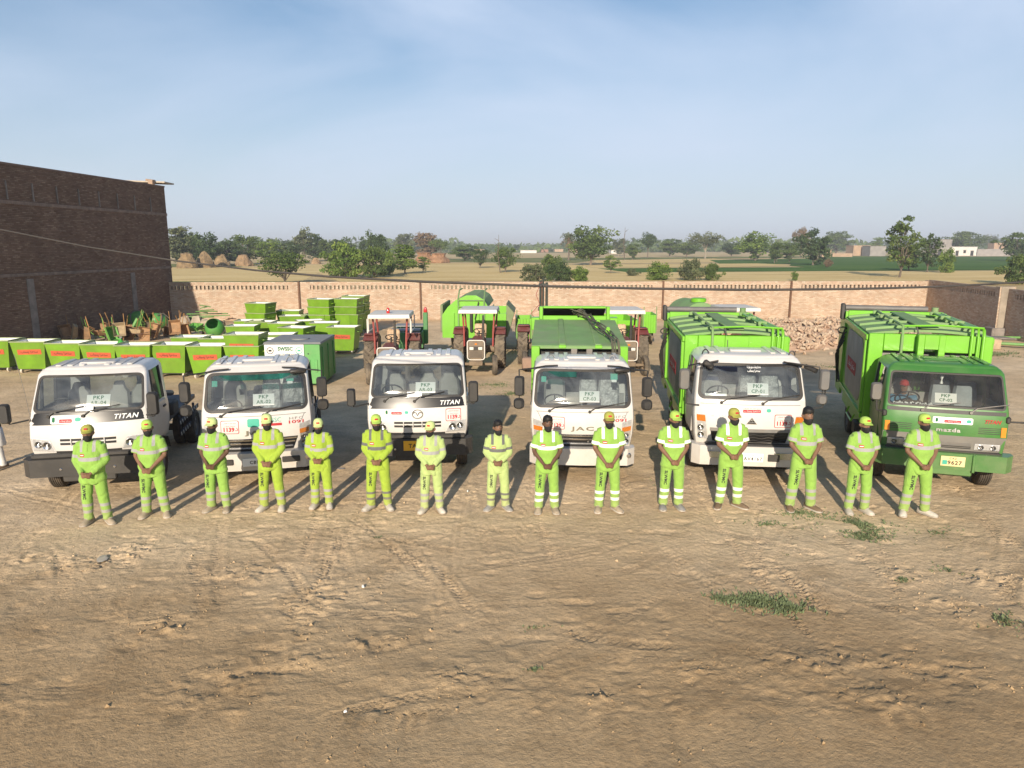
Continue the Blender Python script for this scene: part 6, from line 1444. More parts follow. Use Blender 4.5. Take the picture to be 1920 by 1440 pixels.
def disc(r, w, m):
    mb = MB(); h = w / 2
    for sg in (-1, 1): mb.lathe([(r * .57, sg * h * .72), (r * .52, sg * h * .6), (r * .46, sg * h * .2), (r * .15, sg * h * .25), (r * .12, sg * h * .6), (.001, sg * h * .62)][::sg], 24, 'x')
    return mb.mesh('rim', m, 40)
REAR, RRIM = lug_tyre(.74, .40, 15), disc(.74, .40, MUD)
_f = MB(); _f.lathe([(.20, -.07), (.25, -.09), (.33, -.09), (.365, -.05), (.375, -.015), (.385, 0), (.375, .015), (.365, .05), (.33, .09), (.25, .09), (.20, .07)], 28, 'x'); FRONT = _f.mesh('tyre', TT); FRIM = disc(.38, .18, MUD)
def make_tractor():
    t = empty('tractor', (0, 0, 0))
    for q in (-1, 1):
        w = link('wheel', REAR, t, (q * .78, 2.05, .74), (0.3 * q, 0, 0)); link('rim', RRIM, w)
        w = link('wheel', FRONT, t, (q * .66, .38, .385), (0, 0, .10)); link('rim', FRIM, w)
        mb = MB(); arc = [R(a) for a in range(52, 153, 20)]
        mb.rings([[(q * x, 2.05 - math.cos(a) * r, .74 + math.sin(a) * r) for a in arc] for x, r in ((.52, .82), (1.0, .82), (1.0, .79), (.52, .79))], closed=False, caps=False)
        mb.prism([(1.62, .95), (2.6, .62), (2.62, 1.40), (2.2, 1.56), (1.75, 1.48)], min(q * .50, q * .53), max(q * .50, q * .53), 'x'); mb.box((q * .76, 2.0, 1.575), (.46, .5, .04), .015); mb.build('fender', MAROON, t, ang=50)
    mb = MB(); mb.box((0, .45, .40), (1.25, .10, .10), .02); mb.box((0, .30, .55), (.42, .5, .30), .02); mb.box((0, 1.3, .62), (.44, 1.7, .42), .04); mb.tube([(-.75, 2.05, .74), (.75, 2.05, .74)], .14, 10); mb.build('chassis', MUD, t)
    mb = MB(); mb.rings([[(-.27, y, .80), (.27, y, .80), (.27, y, 1.14 + d), (.18, y, 1.24 + d), (-.18, y, 1.24 + d), (-.27, y, 1.14 + d)] for y, d in ((.12, 0), (.8, .04), (1.45, .08))]); mb.build('hood', MAROON, t, smooth=False)
    mb = MB(); mb.box((0, .10, .98), (.56, .05, .64), .02); g = mb.build('grille', GRIL, t)
    out = rrect(.62, .70, .09, 3, 0, .97); mb = MB(); mb.tube([(x, .065, z) for x, z in out + out[:1]], .022, 6); mb.build('grille_frame', WFR, g)
    mb = MB(); mb.box((0, .065, 1.03), (.50, .02, .14), .005); mb.build('lamp_panel', BLACKP, g)
    for q in (-1, 1):
        mb = MB(); mb.box((q * .16, .05, 1.03), (.15, .03, .11), .012); mb.build('headlight', WFR, g)
    mb = MB()
    for k in range(6): mb.box((0, .068, .70 + k * .042), (.48, .012, .014))
    tag(mb.build('grille_slats', CHASSIS, g), kind='stuff')
    mb = MB(); mb.box((0, .06, 1.19), (.08, .02, .05), .006); mb.build('badge', AMBER, g)
    mb = MB(); mb.box((0, .02, .50), (.50, .2, .16), .02); mb.build('front_weight', MUD, t)
    mb = MB(); mb.tube([(.20, .95, 1.2), (.20, .95, 1.55), (.20, .95, 2.15)], [.045, .055, .032], 10); mb.build('exhaust_pipe', CHASSIS, t)
    mb = MB(); c = Vector((0, 1.62, 1.48)); rot = Euler((R(-35), 0, 0)).to_matrix(); mb.tube([c + rot @ Vector((math.cos(a) * .21, math.sin(a) * .21, 0)) for a in [2 * math.pi * k / 20 for k in range(21)]], .018, 6)
    for a in (0, 2.1, 4.2): mb.tube([c, c + rot @ Vector((math.cos(a) * .2, math.sin(a) * .2, 0))], .012, 5)
    mb.tube([c, (0, 1.35, 1.15)], .03, 6); mb.build('steering_wheel', BLACKP, t)
    mb = MB(); mb.box((0, 2.05, 1.20), (.46, .42, .12), .04); mb.box((0, 2.26, 1.45), (.46, .12, .5), .05, rot=(-.12, 0, 0)); mb.build('seat', pm('seat_cover', (.50, .36, .24), .9, var=.4, scale=9), t)
    return t
def add_canopy(t):
    for x, y0, y1 in ((-.58, 1.25, 1.35), (.58, 1.25, 1.35), (-.62, 2.5, 2.5), (.62, 2.5, 2.5)):
        mb = MB(); mb.tube([(x * .93, y0, .95 if y0 < 2 else 1.4), (x * .95, y0 + .05, 1.5), (x * 1.03, y1, 2.22)], .035, 7); mb.build('canopy_post', POST, t)
    mb = MB(); mb.rings([[(-.70, .95, 2.20), (.70, .95, 2.20), (.70, 2.75, 2.20), (-.70, 2.75, 2.20)], [(-.72, .93, 2.22), (.72, .93, 2.22), (.72, 2.77, 2.22), (-.72, 2.77, 2.22)], [(-.70, .95, 2.34), (.70, .95, 2.34), (.70, 2.75, 2.34), (-.70, 2.75, 2.34)], [(-.45, 1.25, 2.37), (.45, 1.25, 2.37), (.45, 2.45, 2.37), (-.45, 2.45, 2.37)]]); mb.build('canopy', WFR, t, ang=20)
TG = 'tractors parked before the back wall'
tb = make_tractor(); tc_ = copy_tree(tb); td = copy_tree(tb); ta = copy_tree(tb); te = copy_tree(tb)
add_canopy(tb)
for o, px, Y, yaw, lb, cp in ((tb, 895, 25.4, -2, 'maroon tractor with a white canopy before the arched green trailer', 0), (tc_, 1170, 25.2, 0, 'maroon tractor with a white canopy just right of the dusty green truck body', 1), (td, 1014, 26.2, -3, 'maroon tractor without canopy behind the left side of truck CP-03, black mast behind it', 0),
                       (ta, 735, 23.5, 3, 'red fendered tractor with a white canopy and white side rails behind truck AR-03', 1), (te, 1384, 26.2, 0, 'tractor mostly hidden behind the compactor of truck CP-01, white canopy showing', 1)):
    P = aty(px, 640, Y + 1.2); o.location = (P.x, Y, 0); o.rotation_euler = (0, 0, R(yaw)); tag(o, lb, 'tractor', TG)
    if cp: add_canopy(o)
for q in (-1, 1):
    mb = MB(); x = q * .74
    mb.tube([(x, 1.0, 2.2), (x, 1.0, 1.72), (x, 2.6, 1.72), (x, 2.6, 2.2)], .022, 6); mb.tube([(x, 1.25, 2.2), (x, 1.25, 1.72)], .02, 6); mb.build('side_rail', WFR, ta)
mb = MB(); mb.lathe([(.06, 0), (.06, .05), (.055, .14), (.02, .2), (.001, .2)], 12, 'z', c=(-.05, 1.3, 2.36)); mb.build('beacon', pm('red_beacon', (.5, .02, .02), .2, var=.05, coat=1), ta)
mb = MB(); mb.tube([(-.12, 3.4, .7), (-.12, 3.45, 3.25)], .045, 8); mb.tube([(.14, 3.4, .7), (.14, 3.45, 3.2)], .055, 8); mb.tube([(.0, 3.35, 1.6), (.0, 3.4, 3.4)], .035, 8); mb.box((0, 3.42, 2.1), (.42, .14, .16), .02); mb.box((0, 3.42, 3.1), (.4, .12, .10), .02); mb.build('mast', pm('mast_black', (.02, .035, .03), .35, var=.2, dust=.2), td)
mb = MB(); mb.tube([(-.1, 3.4, 3.2), (-.3, 3.4, 2.7), (-.15, 3.4, 2.3), (-.5, 3.4, 1.9), (-.35, 3.4, 1.75), (-.1, 3.4, 1.7)], .014, 6); mb.build('hose', POST, td)
mb = MB(); mb.box((-.35, -.25, .42), (.75, .4, .42), .05); mb.build('front_ballast', pm('ballast_pink', (.27, .17, .13), .9, var=.2, dust=.5), td)

# trailers --------------------------------------------------------------------------------------------
LG = LIME
def axle(t, y, w, r=.42):
    for q in (-1, 1):
        mb = MB(); mb.lathe([(r * .45, -.1), (r * .6, -.12), (r * .9, -.11), (r, -.06), (r, .06), (r * .9, .11), (r * .6, .12), (r * .45, .1)], 24, 'x'); mb.lathe([(.001, q * .06), (r * .48, q * .06)][::q], 16, 'x'); mb.build('wheel', TT, t, (q * w, y, r))
P = aty(889, 640, 30.3); root = empty('waste_trailer', (P.x, 30.3, 0), R(-2), 'lime green waste trailer with an arched lid behind the centre tractor', 'trailer', 'green trailers')
arch = [(-1.28, .75), (1.30, .75), (1.30, 1.72), (.62, 1.72), (.58, 1.98), (.42, 2.26), (.1, 2.44), (-.3, 2.44), (-.72, 2.26), (-1.05, 1.98), (-1.28, 1.66)]
mb = MB(); mb.prism(arch, .0, .06, 'y'); mb.build('front_panel', LG, root, smooth=False)
L2 = [(x * .98, z) for x, z in arch[4:]]; mb = MB(); mb.rings([[(x, y, z) for x, z in L2] for y in (.07, 3.8)] + [[(x * .96, y, z - .04) for x, z in L2] for y in (3.8, .07)], closed=False, caps=False); mb.build('arched_lid', LIMED, root, ang=20)
mb = MB(); mb.box((0, 1.95, .78), (2.5, 3.7, .08)); mb.box((-1.26, 1.95, 1.2), (.05, 3.7, .84)); mb.box((1.27, 1.95, 1.22), (.05, 3.7, .9)); mb.box((.58, 1.95, 1.3), (.04, 3.7, 1.0)); mb.box((0, 3.8, 1.25), (2.5, .05, .95)); mb.build('box_sides', LG, root, smooth=False)
mb = MB(); mb.prism([(1.32, .8), (1.36, .8), (1.62, 1.75), (1.30, 2.1)], .05, 2.4, 'y'); mb.build('side_flap', pm('flap_dull', (.15, .22, .10), .7, var=.15, dust=.5), root, smooth=False)
for x in (-.62, .42):
    mb = MB(); mb.tube([(x, -.05, 1.2), (x, -.06, 2.3), (x, .5, 2.62), (x, 1.6, 2.62)], .03, 6); mb.build('ladder_rail', LIMED, root)
mb = MB()
for z in (1.75, 2.0, 2.25): mb.tube([(-.62, -.07, z), (.42, -.07, z)], .018, 6)
tag(mb.build('ladder_rungs', LIMED, root), kind='stuff')
mb = MB(); mb.tube([(-.1, -.08, 1.0), (-.1, -.08, 1.95)], .06, 8); mb.tube([(.05, -.1, 1.5), (.2, -.12, 2.2)], .02, 6); mb.build('ram', CHASSIS, root)
mb = MB(); mb.box((-1.34, 1.6, 1.5), (.10, 2.6, 1.1), .02); mb.build('side_locker', pm('flap_dull', (.15, .22, .10)), root)
mb = MB()
for x in (-.8, .2, .9): mb.box((x, -.03, 1.28), (.05, .06, .95), .008)
tag(mb.build('panel_stiffeners', LG, root), kind='stuff'); axle(root, 2.2, 1.05); mb = MB(); mb.box((0, -.5, .6), (.16, 1.2, .12), .02); mb.build('drawbar', MUD, root); root.scale = (1.06, 1.06, 1.07)
def open_trailer(px, Y, w, ln, z1, yaw, label, beacon=False, m=LG, posts=True):
    P = aty(px, 640, Y); t = empty('open_trailer', (P.x, Y, 0), R(yaw), label, 'trailer', 'green trailers')
    mb = MB(); mb.box((0, ln / 2, .66), (w, ln, .07)); mb.box((0, .02, .66 + (z1 - .66) / 2), (w, .05, z1 - .70)); mb.box((0, ln - .02, .66 + (z1 - .66) / 2), (w, .05, z1 - .70))
    for q in (-1, 1): mb.box((q * (w / 2 + .03), ln / 2, .66 + (z1 - .66) / 2), (.05, ln, z1 - .66))
    mb.build('box', m, t, smooth=False)
    mb = MB()
    for x in np.linspace(-w / 2 + .1, w / 2 - .1, 4): mb.box((x, -.03, (z1 + .66) / 2), (.05, .05, z1 - .7), .008)
    tag(mb.build('stiffeners', m, t), kind='stuff')
    if posts:
        for q in (-1, 1):
            mb = MB(); mb.tube([(q * (w / 2 + .02), -.02, .6), (q * (w / 2 + .02), -.04, z1 + .38)], .022, 6); mb.build('corner_post', LIMED, t)
    if beacon:
        mb = MB(); mb.box((w / 2 + .12, 1.0, 1.35), (.18, .3, 1.3), .03); p = mb.build('lamp_post', m, t); mb = MB(); mb.lathe([(.08, 0), (.08, .08), (.06, .18), (.001, .22)], 12, 'z', c=(w / 2 + .12, 1.0, 2.0)); mb.build('beacon', MATS['red_beacon'], p)
    axle(t, ln * .55, w / 2 - .12); mb = MB(); mb.box((0, -.45, .55), (.12, 1.0, .10), .02); mb.build('drawbar', MUD, t); return t
open_trailer(1138, 30.8, 2.6, 3.2, 1.52, 2, 'wide green open trailer behind the right-hand canopy tractor'); open_trailer(1217, 33.5, .55, 1.6, 1.50, -2, 'narrow green cart standing alone right of the wide trailer'); open_trailer(983, 31.5, .62, 1.8, 1.52, 1, 'narrow green cart left of the black mast')
tt = open_trailer(764, 28.2, 1.1, 2.4, 1.30, 3, 'dark green trailer with grey lids behind the tractor with side rails', True, pm('trailer_green', (.03, .22, .06), .5, var=.1, dust=.3), False)
mb = MB(); mb.box((-.1, .5, 1.34), (1.2, .8, .05), .01); mb.box((.0, 1.5, 1.42), (1.2, .9, .05), .01); mb.box((-.1, .07, 1.24), (1.2, .05, .12), .01); mb.build('lid', LID, tt)
P = aty(1312, 640, 29.8); root = empty('water_tank', (P.x, 29.5, 0), 0, 'round green tank with a hatch rising behind the compactor of truck CP-01', 'tank')
mb = MB(); mb.lathe([(.001, 0), (.6, .05), (.85, .3), (.88, 1.6), (.85, 3.2), (.001, 3.4)], 28, 'y', c=(0, 0, 1.5)); mb.build('shell', LIMED, root)
mb = MB(); mb.lathe([(.32, 0), (.32, .14), (.28, .16), (.001, .17)], 18, 'z', c=(.02, .9, 2.34)); mb.build('hatch', LG, root); mb = MB(); mb.box((0, 1.6, .62), (.9, 3.2, .14), .02); mb.build('frame', MUD, root); axle(root, 2, .8)
# ------------------------------------------------------------------ brick heap, rubble, cable
BRK = [pm('loose_brick_a', (.46, .325, .23), .95, var=.2, scale=6, dust=.9, dustcol=(.50, .39, .27)), pm('loose_brick_b', (.41, .265, .185), .95, var=.2, scale=6, dust=.8, dustcol=(.48, .37, .26)), pm('loose_brick_c', (.52, .405, .295), .95, var=.2, scale=6, dust=.6, dustcol=(.42, .33, .23))]
rb = random.Random(21)
hc0 = gnd(1505, 636)
root = empty('brick_heap', (hc0.x, hc0.y, 0), 0, 'wide heap of loose bricks lying before the back wall', 'heap')
HUMPS = [(-2.2, -3.2, 1.5, .50), (-.6, -1.6, 1.9, .70), (1.0, .4, 2.0, .75), (2.6, 2.2, 2.2, .75), (-1.6, 1.2, 1.8, .65), (.6, 3.4, 2.2, .6), (4.0, 3.0, 1.7, .6), (-3.2, -.6, 1.4, .5), (4.6, .8, 1.4, .45), (2.4, -1.6, 1.3, .4)]
def heap_h(x, y): return max([h * max(0, 1 - ((x - a) ** 2 + (y - b) ** 2) / (r * r * 1.25)) for a, b, r, h in HUMPS] + [0])
nx = 46; vs = []; fs = []
for j in range(nx):
    for i in range(nx): x = -6 + 12.5 * i / (nx - 1); y = -6 + 12.5 * j / (nx - 1); vs.append((x, y, heap_h(x, y) + rb.uniform(-.03, .03) - .06))
for j in range(nx - 1):
    for i in range(nx - 1): a = j * nx + i; fs.append((a, a + 1, a + nx + 1, a + nx))
mb = MB(); mb.add(vs, fs); tag(mb.build('rubble_core', BRK[1], root, smooth=False), kind='stuff')
bms = []
for m in BRK: mb = MB(); mb.box((0, 0, 0), (.23, .11, .075), .008); bms.append(mb.mesh('brick', m, smooth=False))
small = MB(); n_ = 0
cand = []
while len(cand) < 1500:
    x, y = rb.uniform(-5.6, 6.2), rb.uniform(-5.6, 6.0); h = heap_h(x, y)
    if h > .04 or rb.random() < .04: cand.append((x, y, h))
cand.sort(key=lambda c: c[1] - c[2] * 1.2)
for k, (x, y, h) in enumerate(cand):
    z = h + rb.uniform(.0, .10); rot = (rb.uniform(-1.2, 1.2), rb.uniform(-1.2, 1.2), rb.uniform(-3, 3))
    if k % 5 == 0 and n_ < 295: n_ += 1; link('brick', rb.choice(bms), root, (x, y, z), rot)
    else: s = rb.choice([1, 1, .8, .6]); small.box((x, y, z), (.23 * s, .11, .075), 0, m=rb.randrange(3), rot=rot)
tag(small.build('broken_bricks', BRK, root, smooth=False), kind='stuff')
# sparse bricks at the foot of the wall on the right, slabs and pipes
for i, (px, py, d, rz, lb, nm, m) in enumerate([(1848, 655, (1.0, .7, .5), .2, 'pale clay block in the heap right of truck CP-02', 'clay_block', pm('clay', (.40, .30, .20), .95, var=.2, bump=.03, bscale=6)), (1868, 648, (1.5, .8, .10), .15, 'grey slab leaning on the clay block', 'slab', CEMENT), (1800, 648, (.9, .6, .4), .5, 'clay lump just right of the compactor of truck CP-02', 'clay_block', MATS['clay'])]):
    P = gnd(px, py); mb = MB(); mb.box((0, 0, d[2] / 2), d, .05, rot=(0, .06, 0)); o = mb.build(nm, m, None, (P.x, P.y, .02 + .3 * (i == 1)), (0, 0, rz)); tag(o, lb, nm.replace('_', ' '))
for i, (a, b, r, lb) in enumerate([((1862, 652), (1960, 656), .07, 'green pipe lying by the shaded side wall, nearer one'), ((1850, 640), (1950, 640), .06, 'green pipe lying by the shaded side wall, farther one')]):
    A, B = gnd(*a), gnd(*b); mb = MB(); mb.tube([A + Vector((0, 0, r + .15)), B + Vector((0, 0, r + .12))], r, 10); o = mb.build('pipe', MATS['tube_green'], None); tag(o, lb, 'pipe', 'green pipes')
for px, py, lb in [(1838, 1016 - 380, 'bare tuft')]: pass
# overhead cable
pts = [aty(x, y, 9.0) for x, y in ((-260, 372), (0, 430), (80, 446), (165, 463), (330, 489), (480, 507), (620, 519), (800, 528.5), (1000, 536), (1200, 541), (1400, 543.5), (1600, 542), (1735, 538.5), (1830, 534), (1920, 529), (2200, 510))]
mb = MB(); mb.tube(pts, [.006, .007, .0075, .008, .010, .012, .014, .016, .016, .016, .016, .015, .014, .013, .012, .012], 7); o = mb.build('overhead_cable', pm('cable', (.05, .045, .042), .75, var=.15), None); tag(o, 'thick dark cable sagging across in front of the back wall', 'cable')
for k, px in enumerate((1002, 1014)):
    P = aty(px, 536, 8.96); mb = MB(); mb.lathe([(.012, -.02), (.020, -.015), (.020, .015), (.012, .02)], 8, 'x'); mb.build('cable_joint', MATS['cable'], o, P)

# ------------------------------------------------------------------ vegetation
def leaf_mat(name, col, var=.25):
    m = bpy.data.materials.new(name); m.use_nodes = True; nt = m.node_tree; b = nt.nodes['Principled BSDF']; ln = nt.links.new
    b.inputs['Roughness'].default_value = .75; b.inputs['Specular IOR Level'].default_value = .2
    at = nt.nodes.new('ShaderNodeAttribute'); at.attribute_name = 'tone'; hv = nt.nodes.new('ShaderNodeHueSaturation'); hv.inputs['Color'].default_value = (*col, 1)
    mr = nt.nodes.new('ShaderNodeMapRange'); mr.inputs['To Min'].default_value = 1 - var * 1.6; mr.inputs['To Max'].default_value = 1 + var * 1.8; ln(at.outputs['Fac'], mr.inputs[0]); ln(mr.outputs[0], hv.inputs['Value'])
    m2 = nt.nodes.new('ShaderNodeMapRange'); m2.inputs['To Min'].default_value = .515; m2.inputs['To Max'].default_value = .475; ln(at.outputs['Fac'], m2.inputs[0]); ln(m2.outputs[0], hv.inputs['Hue'])
    ln(hv.outputs[0], b.inputs['Base Color']); tr = nt.nodes.new('ShaderNodeBsdfTranslucent'); ln(hv.outputs[0], tr.inputs[0]); ms = nt.nodes.new('ShaderNodeMixShader'); ms.inputs[0].default_value = .25
    ln(b.outputs[0], ms.inputs[1]); ln(tr.outputs[0], ms.inputs[2]); ln(ms.outputs[0], nt.nodes['Material Output'].inputs[0]); return m
LV = {'mid': leaf_mat('leaf_mid', (.095, .145, .04)), 'bright': leaf_mat('leaf_bright', (.135, .21, .045)), 'dark': leaf_mat('leaf_dark', (.06, .10, .036)), 'grey': leaf_mat('leaf_grey', (.12, .145, .07)), 'dry': leaf_mat('leaf_dry', (.20, .15, .09))}
BARK = pm('bark', (.13, .10, .075), .95, var=.3, scale=3, bump=.03, bscale=6); BARKP = pm('bark_pale', (.26, .22, .17), .95, var=.3, scale=3)
def leaves(name, pts, nrm, size, tone, mat, r_):
    n = len(pts); a = r_.normal(size=(n, 3)); a = a * .8 + nrm * .6; a /= np.linalg.norm(a, axis=1)[:, None]
    u = np.cross(a, r_.normal(size=(n, 3))); u /= np.linalg.norm(u, axis=1)[:, None]; v = np.cross(a, u); s = size * r_.uniform(.6, 1.3, n)[:, None]
    V = np.stack([pts - u * s, pts - v * s * .55, pts + u * s, pts + v * s * .55], 1).reshape(-1, 3)
    me = bpy.data.meshes.new(name); me.vertices.add(4 * n); me.vertices.foreach_set('co', V.ravel()); me.loops.add(4 * n); me.loops.foreach_set('vertex_index', np.arange(4 * n, dtype=np.int32))
    me.polygons.add(n); me.polygons.foreach_set('loop_start', np.arange(n, dtype=np.int32) * 4); me.polygons.foreach_set('loop_total', np.full(n, 4, np.int32)); me.update(calc_edges=True)
    attr(me, 'tone', np.repeat(tone, 4)); me.materials.append(mat); return me
def tree_meshes(kind, leaf, seed):
    """unit tree: height 1; crown and trunk meshes"""
    r_ = np.random.default_rng(seed); rr_ = random.Random(seed)
    P = {'broad': (.22, .58, .46, .42, 64, 60, .034), 'round': (.16, .56, .42, .44, 60, 60, .036), 'tall': (.18, .56, .22, .45, 56, 54, .030), 'bush': (.05, .46, .66, .48, 64, 64, .046), 'thorn': (.42, .74, .52, .24, 46, 56, .030), 'sparse': (.22, .58, .27, .42, 52, 34, .028), 'vase': (.10, .60, .58, .40, 60, 44, .036)}[kind]
    t0, cz, rx, rz, nc, nl, ls = P
    tr = MB(); tops = []
    bend = [(0, 0, 0), (rr_.uniform(-.02, .02), rr_.uniform(-.02, .02), t0 * .6), (rr_.uniform(-.05, .05), rr_.uniform(-.04, .04), t0 + .04)]
    k = .022 if kind not in ('tall', 'sparse') else .013
    tr.tube(bend, [k * 1.5, k * 1.1, k * .95], 8); b = Vector(bend[-1])
    C = []
    while len(C) < nc:
        d = r_.normal(size=3); d /= np.linalg.norm(d); rad = r_.uniform(.25, 1.0) ** .5; wob = 1 + .28 * math.sin(3 * math.atan2(d[1], d[0]) + seed) + .2 * math.sin(5 * d[2] + seed * 2)
        c = np.array([d[0] * rx * rad * wob, d[1] * rx * rad * wob, cz + d[2] * rz * rad * (1 + .15 * math.sin(seed + 4 * d[0]))])
        if kind == 'vase' and abs(math.hypot(c[0], c[1]) - .0) > .15 + (c[2] - .1) * .9: continue
        if c[2] < .03: continue
        C.append(c)
    for i in range(0, nc, 4 if kind != 'sparse' else 2):
        e = Vector(C[i]); m = b.lerp(e, .5) + Vector((rr_.uniform(-.03, .03), rr_.uniform(-.03, .03), .02)); tr.tube([b if i % 8 else Vector(bend[1]), m, e], [k * .55, k * .36, k * .14], 5)
    pts = []; nm = []; tn = []
    for c in C:
        q = r_.normal(size=(nl, 3)); q /= np.linalg.norm(q, axis=1)[:, None]; q[:, 2] = np.where(q[:, 2] < -.3, q[:, 2] * .5, q[:, 2]); cr = r_.uniform(.55, 1.25) * (rx * .36 if kind != 'tall' else rx * .55)
        p = c + q * (r_.uniform(.2, 1, nl) ** .5)[:, None] * np.array([cr, cr, cr * .75]); pts.append(p); nm.append(q); tn.append(np.clip(r_.uniform(.1, .9) + r_.normal(size=nl) * .13, 0, 1))
    pts = np.concatenate(pts); nm = np.concatenate(nm); tn = np.concatenate(tn); ok = pts[:, 2] > .01
    return tr.mesh('trunk', BARK if leaf != 'grey' else BARKP), leaves('crown', pts[ok], nm[ok], ls, tn[ok], LV[leaf], r_)
LIB = {}
def tree(px, yt, yb, w, kind, leaf, label, name='tree', group='trees beyond the back wall', seed=None):
    P = gnd(px, yb); top = aty(px, yt, P.y).z; sd = seed if seed is not None else int(px) % 3; key = (kind, leaf, sd)
    if key not in LIB: LIB[key] = tree_meshes(kind, leaf, sd * 17 + len(LIB) + 3)
    tr, cr = LIB[key]; wm = w / FPX * P.y * 1.03
    nat = {'broad': 1.0, 'round': .92, 'tall': .50, 'bush': 1.42, 'thorn': 1.1, 'sparse': .62, 'vase': 1.1}[kind]
    t = empty(name, P, (px * 1.7) % 6.28, label, 'tree' if name == 'tree' else 'bush', group); t.scale = (wm / nat, wm / nat, top / .985)
    link('trunk', tr, t); link('crown', cr, t); return t
T = [(340, 424, 500, 50, 'tall', 'grey', 'loose greyish tree right against the corner of the tall building'), (385, 438, 500, 58, 'broad', 'dark', 'dark tree above the two pointed straw stacks'), (356, 436, 498, 36, 'round', 'mid', 'mid green tree between the greyish tree and the dark tree by the tall building'), (430, 447, 497, 50, 'round', 'dark', 'dull tree right of the dark tree behind the straw stacks'),
 (460, 443, 495, 58, 'broad', 'mid', 'tree behind the dark thatched straw stack'), (510, 452, 495, 56, 'broad', 'bright', 'bright rounded tree left above the lone vase shaped shrub'), (543, 453, 495, 48, 'round', 'dark', 'dark tree right above the lone vase shaped shrub'),
 (572, 431, 490, 32, 'tall', 'grey', 'tall slim eucalyptus like tree with pale trunk'), (593, 443, 490, 38, 'tall', 'dark', 'dark slim tree right of the tall eucalyptus like tree'), (609, 451, 490, 20, 'tall', 'mid', 'narrow tree right of the dark slim tree'), (637, 445, 488, 46, 'round', 'dark', 'dark rounded tree behind the big bright bush'), (681, 447, 489, 13, 'tall', 'dark', 'very slim dark tree beside the dark leafy tree above the double bush'),
 (706, 433, 498, 37, 'round', 'dark', 'dark leafy tree rising above the double bush'), (760, 459, 514, 44, 'tall', 'bright', 'bright upright tree left of the red straw mound'), (758, 439, 480, 38, 'round', 'grey', 'grey tree top behind the bright upright tree'), (803, 437, 486, 48, 'round', 'dry', 'bare pinkish tree above the red straw mound'), (826, 448, 487, 34, 'thorn', 'mid', 'leaning thorn tree right of the bare pinkish tree'),
 (793, 481, 511, 28, 'sparse', 'bright', 'small young tree before the red straw mound'), (872, 460, 489, 52, 'round', 'mid', 'low clump of trees left of the white town roofs'), (900, 467, 503, 32, 'vase', 'dark', 'dark leaning small tree in the dry field'), (948, 464, 511, 44, 'vase', 'mid', 'roundish young tree with a dead twig behind it'),
 (1107, 426, 498, 80, 'broad', 'mid', 'largest broad tree beside the palm'), (1160, 448, 480, 28, 'round', 'grey', 'pale tree behind the tall dead snag'), (1186, 457, 487, 26, 'round', 'mid', 'small tree right of the tall dead snag'), (1214, 440, 484, 38, 'thorn', 'dark', 'umbrella shaped thorn tree'), (1145, 479, 513, 32, 'sparse', 'bright', 'sparse sapling right below the largest broad tree'),
 (1256, 448, 481, 40, 'round', 'mid', 'round tree right of the umbrella shaped one'), (1287, 455, 482, 44, 'broad', 'mid', 'tree between the round tree and the one with a pale leaning trunk'), (1322, 437, 485, 54, 'thorn', 'grey', 'tree with a pale leaning trunk and spreading crown'), (1372, 453, 481, 40, 'round', 'dark', 'low dark tree right of the leaning trunk'), (1416, 438, 489, 66, 'broad', 'bright', 'big bright tree with a dark hollow below'),
 (1452, 456, 494, 26, 'tall', 'mid', 'small tree with a bare twig on top'), (1480, 455, 491, 34, 'round', 'mid', 'mid green tree left of the big dark one'), (1524, 429, 498, 54, 'round', 'dark', 'big dark tree at the edge of the green crop'), (1500, 429, 484, 30, 'thorn', 'dry', 'bare pinkish tree top behind the big dark tree'), (1567, 434, 476, 52, 'round', 'mid', 'rounded tree right of the big dark tree'),
 (1552, 485, 502, 14, 'bush', 'dry', 'dry little bush in the green crop'), (1686, 410, 521, 66, 'sparse', 'mid', 'tall airy tree close behind the wall on the right'), (1703, 462, 508, 40, 'round', 'dark', 'dark lower tree behind the tall airy tree'), (1738, 440, 511, 44, 'sparse', 'dark', 'dark thin tree right of the tall airy tree'), (1773, 467, 512, 28, 'bush', 'bright', 'upright leafy bush standing in the green crop'), (1808, 434, 478, 58, 'broad', 'mid', 'spreading tree before the grey walled houses'),
 (1641, 445, 477, 22, 'sparse', 'bright', 'thin sapling before the mud house'), (1856, 442, 472, 38, 'broad', 'grey', 'pale far tree above the long brown wall'), (1907, 436, 490, 62, 'broad', 'mid', 'large tree cut by the right edge of the picture'), (1908, 478, 534, 60, 'bush', 'mid', 'bush close behind the side wall at the right edge')]
for q in T: tree(*q)
B_ = [(533, 476, 533, 78, 'vase', 'mid', 'lone vase shaped shrub close behind the wall'), (648, 456, 521, 74, 'bush', 'bright', 'big bright bush, left half of the double bush'), (702, 463, 521, 66, 'bush', 'mid', 'right half of the double bush'), (730, 470, 517, 26, 'bush', 'bright', 'small bush at the right end of the double bush'), (1000, 494, 531, 42, 'bush', 'grey', 'greyish bush left in the clump behind the wall'), (1030, 476, 526, 36, 'bush', 'mid', 'tallest bush of the clump behind the wall'), (1050, 488, 531, 44, 'bush', 'dark', 'dark bush in the middle of the clump behind the wall'), (1085, 500, 531, 36, 'bush', 'bright', 'loose bush at the right end of the clump behind the wall'),
 (1236, 492, 526, 44, 'bush', 'bright', 'bright bush standing alone above the wall'), (1296, 486, 527, 44, 'bush', 'grey', 'tall greyish bush above the compactor of truck CP-01'), (1335, 494, 527, 34, 'bush', 'mid', 'green bush right of the tall greyish one'), (1185, 504, 518, 22, 'bush', 'grey', 'small grey bush in the green strip'), (1490, 509, 527, 12, 'bush', 'bright', 'tiny bush just above the wall coping')]
for q in B_: tree(*q, name='bush', group='bushes behind the back wall')
